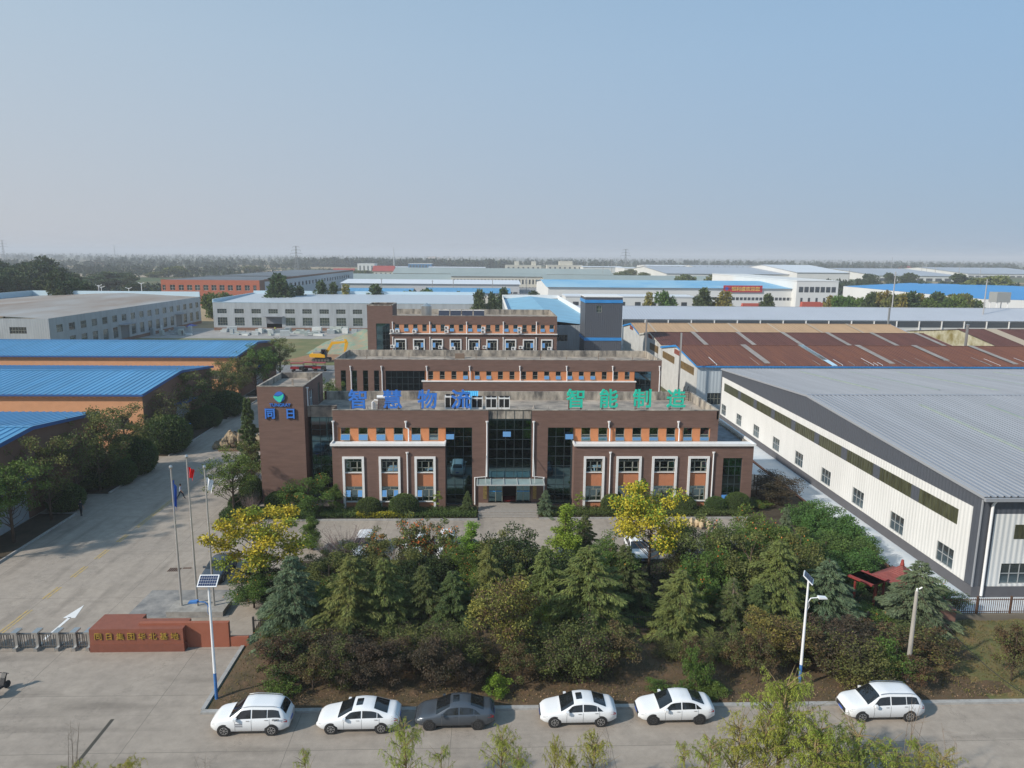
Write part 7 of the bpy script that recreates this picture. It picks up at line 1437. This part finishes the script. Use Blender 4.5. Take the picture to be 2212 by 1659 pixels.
# smoke bushes and shrubs on the verge
VS = [('darkb', 905, 1385, 46.2, 90, 'dusky bush under the dark slender cedar'), ('darkb', 640, 1385, 46.6, 80, 'dusky bush at the skirt of the blue cedar'), ('brownb', 775, 1385, 47, 100, 'brown undergrowth below the second cedar'), ('darkb', 848, 1385, 46.8, 90, 'dusky undergrowth below the third cedar'), ('darkb', 970, 1372, 47, 90, 'dusky undergrowth left of the maple'), ('brownb', 1150, 1375, 47, 90, 'brown undergrowth right of the maple crown'), ('darkb', 1450, 1400, 46.8, 60, 'low dusky bush under the left side of the solitary bright cedar'), ('darkb', 1560, 1395, 46.6, 80, 'dusky undergrowth below the dead topped cedar'), ('darkb', 1720, 1372, 47, 80, 'dusky undergrowth at the foot of the white solar lamp'), ('darkb', 1965, 1375, 47.2, 80, 'dusky undergrowth below the wide blue green cedar'), ('brownb', 600, 1398, 44.5, 80, 'brown tinged bush at the left end of the verge'), ('brownb', 665, 1392, 45.8, 110, 'wide brown bush behind the left verge shrubs'), ('greenb', 600, 1455, 41.6, 62, 'green leafy bush beside the leftmost kerb car'), ('brownb', 672, 1415, 43.2, 58, 'small olive brown tree on a thin stem, left verge'), ('purple', 725, 1395, 45.5, 100, 'dull purple bush behind the left verge stems'), ('darkb', 728, 1408, 43.6, 62, 'grey green shrub with creeper on its stem'), ('purple', 774, 1405, 43.4, 72, 'purple smoke bush on a pale stem, first of four'), ('purple', 836, 1402, 43.4, 70, 'purple smoke bush on a pale stem, second of four'), ('brownb', 880, 1395, 45.2, 80, 'brown bush between the purple smoke bushes'), ('purple', 940, 1398, 43.2, 84, 'purple smoke bush on a pale stem, third of four'), ('darkb', 995, 1380, 44.8, 80, 'dark bush left of the maple trunk'), ('brownb', 1045, 1420, 44.8, 60, 'low brown bush just left of the maple trunk'), ('brownb', 1130, 1412, 43.6, 76, 'rusty brown bush right of the maple trunk'), ('darkb', 1190, 1385, 44.5, 100, 'large dusky bush below the cedars, left of centre gap'), ('darkb', 1255, 1378, 44.2, 110, 'largest dusky bush under the biggest cedar'), ('brownb', 1325, 1370, 45.2, 90, 'red brown bush at the right side of the biggest cedar'), ('purple', 1010, 1440, 43, 46, 'small purple bush, fourth on a pale stem'),
 ('brownb', 1505, 1395, 44, 50, 'brown sapling under the solitary bright cedar'), ('greenb', 1510, 1400, 42.6, 44, 'creeper wrapped stem right of the centre gap'), ('brownb', 1600, 1385, 44.5, 56, 'brown bush with thin stem below the dead topped cedar'), ('autumn', 1680, 1345, 46.2, 105, 'orange brown turning tree left of the white solar lamp'), ('brownb', 1645, 1390, 43.5, 60, 'reddish bush below the turning tree'), ('brownb', 1770, 1385, 45.2, 100, 'red brown thicket right of the white solar lamp'), ('purple', 1830, 1370, 45.3, 110, 'maroon thicket left of the rightmost white car'), ('brownb', 1900, 1372, 45.6, 100, 'dull red bush behind the rightmost white car'), ('greenb', 1940, 1395, 43.6, 60, 'green creeper bush beside the bare concrete pole'), ('brownb', 2005, 1380, 45.5, 90, 'brown bush to the right of the concrete pole'), ('darkb', 1860, 1400, 43.8, 110, 'olive undergrowth behind the rightmost white car'),
 ('limeb', 1075, 1466, 41.2, 46, 'lime green bush at the foot of the maple'), ('greenb', 1422, 1475, 40.9, 42, 'small green bush left of the plain roofed white saloon'), ('greenb', 1528, 1470, 41.0, 44, 'small green bush behind the plain roofed white saloon'), ('greenb', 1470, 1478, 41.2, 26, 'tiny green shrub between two low bushes'), ('greenb', 1545, 1480, 40.2, 50, 'green bush at the left of the big foreground willow'), ('brownb', 1980, 1430, 42.3, 50, 'sparse brown shrub on the grassy right verge'), ('brownb', 2200, 1375, 43.5, 60, 'brown shrub at the right edge of the verge')]
for r_ in VS:
    k_, a_, b_, c_, d_, l_ = r_; put(k_, a_, b_ - (16 if c_ > 43 else 6), max(40.0, c_ - 2.8), d_ * 1.28, l_, cat='shrub')
# climber bank, box balls, hedges
for k, (px, pyt, Y, w_) in enumerate(((1765, 1090, 65.5, 110), (1795, 1112, 62.5, 115), (1822, 1138, 60.0, 110), (1843, 1165, 57.5, 105), (1862, 1192, 55.0, 90), (1785, 1160, 57.5, 130), (1820, 1200, 54.5, 110))): put('bamboo', px, pyt, Y, w_, ['top end of the green climber bank by the burgundy tree', 'climber mound second from the top of the bank', 'climber mound third from the top of the bank', 'climber mound at the middle of the bank beside the apron', 'climber mound just above the pavilion roof', 'climber mound inland side of the bank', 'lowest climber mound left of the pavilion trellis'][k], 'shrub')
for k, (px, py, w_, h_, lab) in enumerate(((797, 1114, 50, 32, 'clipped dome shrub in front of the first two framed windows'), (873, 1113, 58, 38, 'clipped dome shrub before the third framed window, largest on the left'), (1323, 1108, 48, 34, 'clipped dome shrub before the first right wing window'), (1478, 1107, 44, 30, 'clipped dome shrub just right of the yellow tree'), (1545, 1106, 42, 28, 'clipped dome shrub left of the dark glass strip'), (1592, 1106, 48, 36, 'clipped dome shrub at the annex corner'), (518, 1108, 40, 34, 'clipped round shrub by the stair tower corner'), (545, 1085, 46, 50, 'clipped dark shrub in the angle of the stair tower'), (600, 1105, 46, 36, 'low clipped shrub before the stair tower'))):
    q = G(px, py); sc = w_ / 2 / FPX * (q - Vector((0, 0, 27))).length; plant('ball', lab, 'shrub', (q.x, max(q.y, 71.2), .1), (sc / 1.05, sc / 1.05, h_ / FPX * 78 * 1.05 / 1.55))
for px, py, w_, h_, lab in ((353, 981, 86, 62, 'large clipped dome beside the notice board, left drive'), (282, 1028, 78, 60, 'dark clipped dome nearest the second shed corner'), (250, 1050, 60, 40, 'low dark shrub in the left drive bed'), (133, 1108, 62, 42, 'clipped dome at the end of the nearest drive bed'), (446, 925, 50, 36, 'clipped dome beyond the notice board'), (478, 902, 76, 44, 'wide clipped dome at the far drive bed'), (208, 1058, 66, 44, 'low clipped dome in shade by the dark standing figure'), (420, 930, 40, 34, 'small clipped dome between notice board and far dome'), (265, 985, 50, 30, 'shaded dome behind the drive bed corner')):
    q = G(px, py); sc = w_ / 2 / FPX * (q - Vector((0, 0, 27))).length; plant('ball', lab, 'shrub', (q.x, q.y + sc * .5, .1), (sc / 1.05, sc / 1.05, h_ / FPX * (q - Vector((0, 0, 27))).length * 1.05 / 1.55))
def hedge(label, poly_fn, n, m=LF['box'], h=.5, z0=.14, name='hedge', lf=.10):
    P = poly_fn(n); top_ = rng.random(n); P = np.column_stack([P, z0 + h * np.sqrt(top_) + .06 * rng.normal(size=n)]); o = leafmesh(name, P, rand_dir(n, .5), rng.uniform(.6, 1.4, n) * lf, lf * .38, m); return tag(o, label, 'hedge')
def rbox(x0, x1, y0, y1): return lambda n: np.column_stack([rng.uniform(x0, x1, n), rng.uniform(y0, y1, n)])
hedge('low clipped hedge along the left wing of the offices', rbox(-17.5, -1.1, 70.1, 72.4), 26000); hedge('low clipped hedge along the right wing of the offices', rbox(5.5, 27.0, 70.3, 72.4), 30000); hedge('rounded hedge at the corner bed below the stair tower', rbox(-27.3, -17.6, 69.6, 71.6), 20000, h=.8)
hedge('strip of yellow leaved shrubs in the left wing hedge', rbox(-13.5, -7.6, 70.1, 70.6), 3500, LF['yellow'], .6)
tag(leafmesh('ground_cover', np.column_stack([(p_ := rbox(-16.5, 36, 48.3, 59.5)(26000)), np.full(26000, .12)]), rand_dir(26000, 1.0), .22, .05, LF['dark']), kind='stuff')
n = 46000; px_ = rng.uniform(-16.5, 100, n); py_ = rng.uniform(39.2, 47.8, n); k = rng.random(n) < np.where(px_ > 29, 1.0, .42); px_, py_ = px_[k], py_[k]; zz = .12 + .35 * np.sin(np.minimum(1, (py_ - 38.95) / 9 * 1.3) * 1.4)
tag(leafmesh('grass', np.column_stack([px_, py_, zz]), rand_dir(len(px_), 1.8), rng.uniform(.08, .26, len(px_)), .022, leafmat('grass_blade', (.13, .14, .035), (.17, .10, .04), .4)), kind='stuff')
n = 2600; tag(leafmesh('fallen_leaves', np.column_stack([rng.uniform(-16, 34, n), 39.0 + rng.exponential(1.6, n), rng.uniform(.2, .42, n)]), rand_dir(n), rng.uniform(.04, .14, n), .018, mat('dead_leaf', (.30, .20, .11), .8, island=.4)), kind='stuff')
# left drive trees
DR = [('street2', 40, 981, 64.4, 130, 'dense green tree at the bottom of the left drive'), ('street', 119, 943, 70.2, 118, 'green drive tree beside the nearest shed door'), ('street', 202, 886, 79.5, 128, 'leaning drive tree at the corner of the nearest brick shed'), ('street', 262, 877, 87, 125, 'drive tree in the gap between the first two sheds'), ('sparse', 350, 838, 99.5, 92, 'thin leaved drive tree near the notice board'), ('street', 392, 803, 110, 125, 'drive tree before the gable of the middle shed'), ('street', 440, 800, 117, 90, 'drive tree at the far corner of the middle shed'), ('street', 482, 780, 124, 84, 'drive tree between the middle and farthest sheds'), ('sparse', 500, 800, 129, 70, 'thin rust tinged drive tree before the farthest shed'), ('street2', 548, 744, 136, 98, 'green drive tree beside the farthest shed'), ('street', 515, 770, 131, 70, 'drive tree by the farthest shed gable'), ('street', 602, 731, 152, 76, 'end tree of the left drive near the excavator'), ('street2', 575, 740, 146, 70, 'drive tree just left of the end tree'), ('sparse', 165, 925, 75, 90, 'sparse drive tree over the nearest shed door'), ('street2', 0, 1010, 60.5, 110, 'dark drive tree cut by the left edge'), ('green', 235, 960, 83.5, 70, 'low leafy tree under the leaning drive tree'), ('green2', 320, 900, 97, 80, 'low olive tree between the domes of the left drive')]
for r_ in DR:
    o = put(*r_); 
    if r_[1] < 600 and r_[3] < 160: o.location.x = min(o.location.x, -44.3) if o.location.x > -46.5 else o.location.x
put('pine', 532, 858, 84.5, 62, 'small pine with open tiers beside the stair tower'); put('street2', 497, 968, 71.2, 110, 'leafy tree in front of the stair tower at the hedge corner'); put('street', 540, 952, 79.5, 90, 'tree between the rockery and the stair tower'); put('street2', 712, 812, 104, 60, 'shrubby tree in the gap between tower and middle office'); put('dark', 705, 850, 98, 60, 'dark shrub in the gap between tower and middle office')
# foreground willows
FWL = [('w1', 1665, 1505, 29.6, 130, 'foreground willow tucked at the left shoulder of the biggest one'), ('w1', 1540, 1570, 29.6, 120, 'feathery foreground willow at the left end of the right hand clump'), ('w1', 2040, 1600, 29.4, 130, 'feathery foreground willow at the right end of the right hand clump'), ('w2', 1230, 1600, 29.8, 90, 'low yellow foreground willow between two sprigs at the centre'), ('w1', 1810, 1590, 28.8, 150, 'lowest foreground willow of the right hand clump'), ('w2', 1120, 1600, 30.0, 90, 'second low green foreground willow right of the grey car'), ('w0', 1705, 1415, 30.5, 210, 'biggest foreground willow with yellow green sprays'), ('w1', 1600, 1525, 30.0, 150, 'foreground willow just left of the biggest one'), ('w1', 1860, 1545, 30.0, 210, 'foreground willow in front of the rightmost white car'), ('w0', 1775, 1520, 29.0, 190, 'low bushy foreground willow right of the biggest one'), ('w2', 1285, 1562, 30.4, 110, 'yellowish foreground willow below the sunroofed saloon'), ('w2', 1200, 1570, 30.6, 60, 'slim yellow foreground willow sprig at the centre'), ('w2', 1085, 1552, 30.8, 110, 'green foreground willow right of the grey car'), ('w1', 872, 1528, 31.2, 110, 'foreground willow touching the second white saloon'), ('w3', 950, 1600, 30.6, 100, 'sparse foreground willow below the grey car'), ('w3', 655, 1608, 30.5, 90, 'sparse foreground willow below the leftmost car'), ('w2', 265, 1622, 30, 110, 'low foreground willow tip near the bottom left'), ('w3', 150, 1632, 30, 110, 'faint foreground willow tip at the bottom left'), ('w3', 1480, 1590, 30, 100, 'thin foreground willow below the plain roofed saloon'), ('w3', 1995, 1580, 30, 110, 'thin foreground willow at the bottom right'), ('w1', 1945, 1600, 29.5, 120, 'foreground willow under the rear of the rightmost car')]
for r_ in FWL: put(*r_, group='young willows along the near side of the road')
for k, (px, pyt, Y, w_) in enumerate(((140, 1532, 31, 50), (432, 1602, 31, 36), (1975, 1470, 31.5, 60), (2070, 1560, 31, 50), (1310, 1545, 31.3, 40), (880, 1560, 31.2, 30), (1745, 1440, 33, 50))): put('tall_twig', px, pyt, Y, w_, ['leafless sapling at the bottom left of the road', 'leafless sapling below the leftmost kerb car', 'leafless sapling overlapping the rear of the rightmost car', 'leafless sapling at the bottom right corner', 'leafless twig in front of the sunroofed saloon', 'leafless twig by the second white saloon', 'pale leafless sapling left of the rightmost car'][k], 'sapling')

# ---------------- mid distance and far trees
def lowtree(key, leaf, H, R, n, seed, conic=False, nc=16):
    rr = np.random.default_rng(seed); C_ = rr.normal(size=(nc, 3)); C_ /= np.linalg.norm(C_, axis=1, keepdims=True); C_ *= rr.random((nc, 1)) ** .4
    z = H * .56 + C_[:, 2] * H * .40; k = (1.1 - z / H) * 1.6 if conic else np.ones(nc); C3 = np.column_stack([C_[:, 0] * R * k, C_[:, 1] * R * k, z]); idx = np.repeat(np.arange(nc), n // nc); off = rr.normal(size=(len(idx), 3)); off /= np.linalg.norm(off, axis=1, keepdims=True); off *= rr.random((len(idx), 1)) ** .4
    P = C3[idx] + off * R * .42 * np.array([1, 1, 1.1]); P[:, 2] = np.clip(P[:, 2], .3, H); tb = MB(); tb.tube([(0, 0, 0), (0, 0, H * .8)], [.25, .05], 5)
    finish(key, 'far_tree', tb, [('crown', P, off + rr.normal(size=off.shape) * .5, rr.uniform(.6, 1.2, len(P)) * R * .26, R * .085, leaf, 0)]); HB_[key] = (H, R)
lowtree('fpop', LF['poplar'], 14, 3.0, 2600, 1, nc=22); lowtree('fpop2', LF['dark'], 14, 3.2, 2600, 2, nc=22); lowtree('fcon', LF['poplar'], 10, 3.0, 2400, 3, True, 20); lowtree('fgrn', LF['green'], 9, 3.5, 2400, 4, nc=20); lowtree('fbrn', LF['autumn'], 9, 3.0, 2200, 5, True, 20); lowtree('fwide', LF['olive'], 8, 4.5, 2400, 6, nc=20)
g = 'tall dark poplars at the left'
random.seed(33)
for k in range(46):
    px = random.uniform(-60, 168); row = random.choice((0, 0, 1, 2)); top = 556 + 10 * row + (px > 90) * (px - 90) * .35 + random.uniform(-6, 12); put(random.choice(('fpop', 'fpop2')), px, top, 300 + 45 * (2 - row) + random.uniform(-20, 30), random.uniform(30, 48), 'tall dark poplar in the dense grove at the left', group=g, z0=0)
for px, pt, Y, w_ in ((203, 590, 520, 36), (222, 582, 540, 40), (245, 580, 540, 40), (262, 583, 545, 36), (278, 590, 530, 30), (284, 606, 440, 26), (190, 592, 500, 34), (174, 596, 460, 34), (230, 596, 480, 40)): put('fpop', px, pt, Y, w_, 'broad poplar in the second grove, behind the village roofs', group='poplars behind the village roofs', z0=0)
ML = [('fcon', 600, 594, 285, 62, 'tall pointed tree before the red building corner'), ('fcon', 646, 620, 292, 34, 'small pointed tree right of the tall one at the red building'), ('fgrn', 455, 633, 300, 34, 'bushy tree in the gap left of the red building base'), ('fgrn', 484, 632, 340, 30, 'small bushy tree before the red building windows'), ('fcon', 693, 608, 300, 34, 'conifer behind the window hall roof, leftmost'), ('fcon', 720, 612, 300, 32, 'conifer behind the window hall roof, second'), ('fbrn', 748, 618, 300, 32, 'brownish conifer behind the window hall roof, third'), ('fcon', 811, 616, 300, 44, 'full conifer left of the low blue roofed store'), ('fgrn', 888, 629, 330, 40, 'rounded tree right of the first blue roofed store'), ('fgrn', 925, 624, 340, 36, 'rounded tree between the two blue roofed stores'), ('fcon', 990, 631, 310, 26, 'small conifer before the cream low block'), ('fcon', 1036, 627, 255, 34, 'dark conifer behind the rear office, left of the pair'), ('fcon', 1062, 633, 255, 26, 'dark conifer behind the rear office, right of the pair'), ('fcon', 1088, 623, 300, 34, 'conifer before the cream low block, right end'), ('fcon', 1152, 629, 330, 34, 'conifer behind the light blue roof'), ('fbrn', 1404, 635, 280, 32, 'tree right of the charcoal tower, before white offices'), ('fgrn', 1436, 630, 285, 40, 'rusty green tree before the white offices'), ('fcon', 1522, 624, 285, 42, 'full conifer under the left end of the red banner'), ('fbrn', 1566, 633, 285, 52, 'brownish tree under the red banner'), ('fcon', 1660, 636, 285, 32, 'conifer right of the red banner')]
for r_ in ML: put(*r_, z0=0)
random.seed(8); g = 'trees between the white factory and the grey roof'
for k in range(34):
    px = 1795 + k * 9.3 + random.uniform(-5, 5); pt = 643 + random.uniform(-6, 6); kk = random.choice(('fgrn', 'fbrn', 'fwide', 'fgrn', 'fcon')); pt -= 6 if kk in ('fbrn', 'fcon') else 0; put(kk, px, pt, random.uniform(262, 330), random.uniform(26, 44), 'tree in the belt between the white factory and the big blue roof', group=g, z0=0)
for px, pt, Y, w_ in ((1884, 585, 600, 24), (1925, 583, 640, 20), (1965, 583, 620, 26), (2078, 583, 560, 30), (1868, 598, 600, 22)): put('fpop', px, pt, Y, w_, 'dark upright poplar among the far grey roofed sheds', group='upright poplars among the far sheds', z0=0)
g = 'round trees in a row along the far road'
for k in range(26): put('fpop2', 1453 + k * 12.5, 575 + k * .08, 1150, 9, 'small round tree in the far roadside row', group=g, z0=0)
for px, pt, Y, w_ in ((1363, 583, 880, 22), (1545, 597, 560, 40), (1570, 600, 560, 40), (1600, 598, 560, 40), (1480, 596, 600, 36), (2130, 604, 480, 60), (2150, 600, 500, 50), (1345, 588, 800, 30), (1390, 590, 780, 24), (780, 585, 900, 40), (378, 577, 820, 36), (392, 583, 820, 26), (338, 588, 800, 30), (540, 575, 1050, 30), (555, 577, 1050, 24)): put('fwide', px, pt, Y, w_, 'low spreading tree among the distant works and fields', group='low spreading trees in the distance', z0=0)
def belt(name, n, xr, yr, hr, seed, m, q=46):
    """far woodland seen as one mass: clumps of leaf faces over a depth of ground"""
    rr = np.random.default_rng(seed); X = rr.uniform(*xr, n); Y = rr.uniform(*yr, n); H = rr.uniform(*hr, n); i = np.repeat(np.arange(n), q); u = rr.random(len(i)); r = (H[i] * .42) * np.sin(np.pi * np.clip(u * .85 + .12, 0, 1)) * np.sqrt(rr.random(len(i))); a = rr.uniform(0, 6.283, len(i)); P = np.column_stack([X[i] + r * np.cos(a), Y[i] + r * np.sin(a), H[i] * u])
    return tag(leafmesh(name, P, rand_dir(len(P), .3), H[i] * .34, H[i] * .10, m), kind='stuff')
BL = leafmat('belt_leaf', (.045, .065, .028), (.03, .045, .02), .3, .1)
belt('woodland', 420, (-1300, -330), (1300, 1420), (6, 12), 1, BL); belt('woodland', 300, (-900, 300), (1650, 1760), (8, 14), 2, BL); belt('woodland', 420, (-420, 60), (1500, 1640), (11, 17), 3, BL); belt('woodland', 460, (100, 1500), (1900, 2080), (10, 17), 4, BL)
belt('woodland', 380, (-2200, -300), (2300, 2500), (8, 15), 5, BL, 30); belt('woodland', 560, (-2600, 2800), (3000, 3300), (9, 17), 6, BL, 26); belt('woodland', 560, (-4000, 4200), (4300, 4800), (10, 18), 7, BL, 22); belt('woodland', 600, (-6000, 6500), (6200, 7000), (10, 20), 8, BL, 20); belt('woodland', 500, (-700, -180), (780, 900), (3, 7), 9, BL, 30); belt('woodland', 400, (600, 1700), (1400, 1550), (8, 14), 10, BL); belt('woodland', 260, (-640, -330), (930, 1010), (5, 10), 11, BL); belt('hedgerow', 300, (-900, -200), (1080, 1110), (3, 6), 12, BL, 30)
belt('undergrowth', 260, (-330, -180), (430, 520), (3, 6), 14, BL, 40); belt('roadside_growth', 200, (210, 420), (520, 640), (4, 9), 15, BL, 50)
for k in [k for k in PROTO if k not in USED]: 
    for c_ in list(PROTO[k].children): bpy.data.objects.remove(c_)
    bpy.data.objects.remove(PROTO[k])

# ================================================================== HAZE
hb = MB(); hb.box(-9000, 9000, -60, 9000, -1.2, 62)
hz = hb.build('haze', None or mat('haze_tmp', (1, 1, 1)))
hm = bpy.data.materials.new('haze_air'); hm.use_nodes = True; n_ = hm.node_tree.nodes; n_.remove(n_['Principled BSDF']); pv_ = n_.new('ShaderNodeVolumePrincipled'); pv_.inputs['Color'].default_value = (.93, .955, 1.0, 1); pv_.inputs['Density'].default_value = 0.00026; pv_.inputs['Anisotropy'].default_value = 0.0
hm.node_tree.links.new(pv_.outputs[0], n_['Material Output'].inputs['Volume']); hz.data.materials.clear(); hz.data.materials.append(hm); tag(hz, kind='stuff'); hz.display_type = 'WIRE'
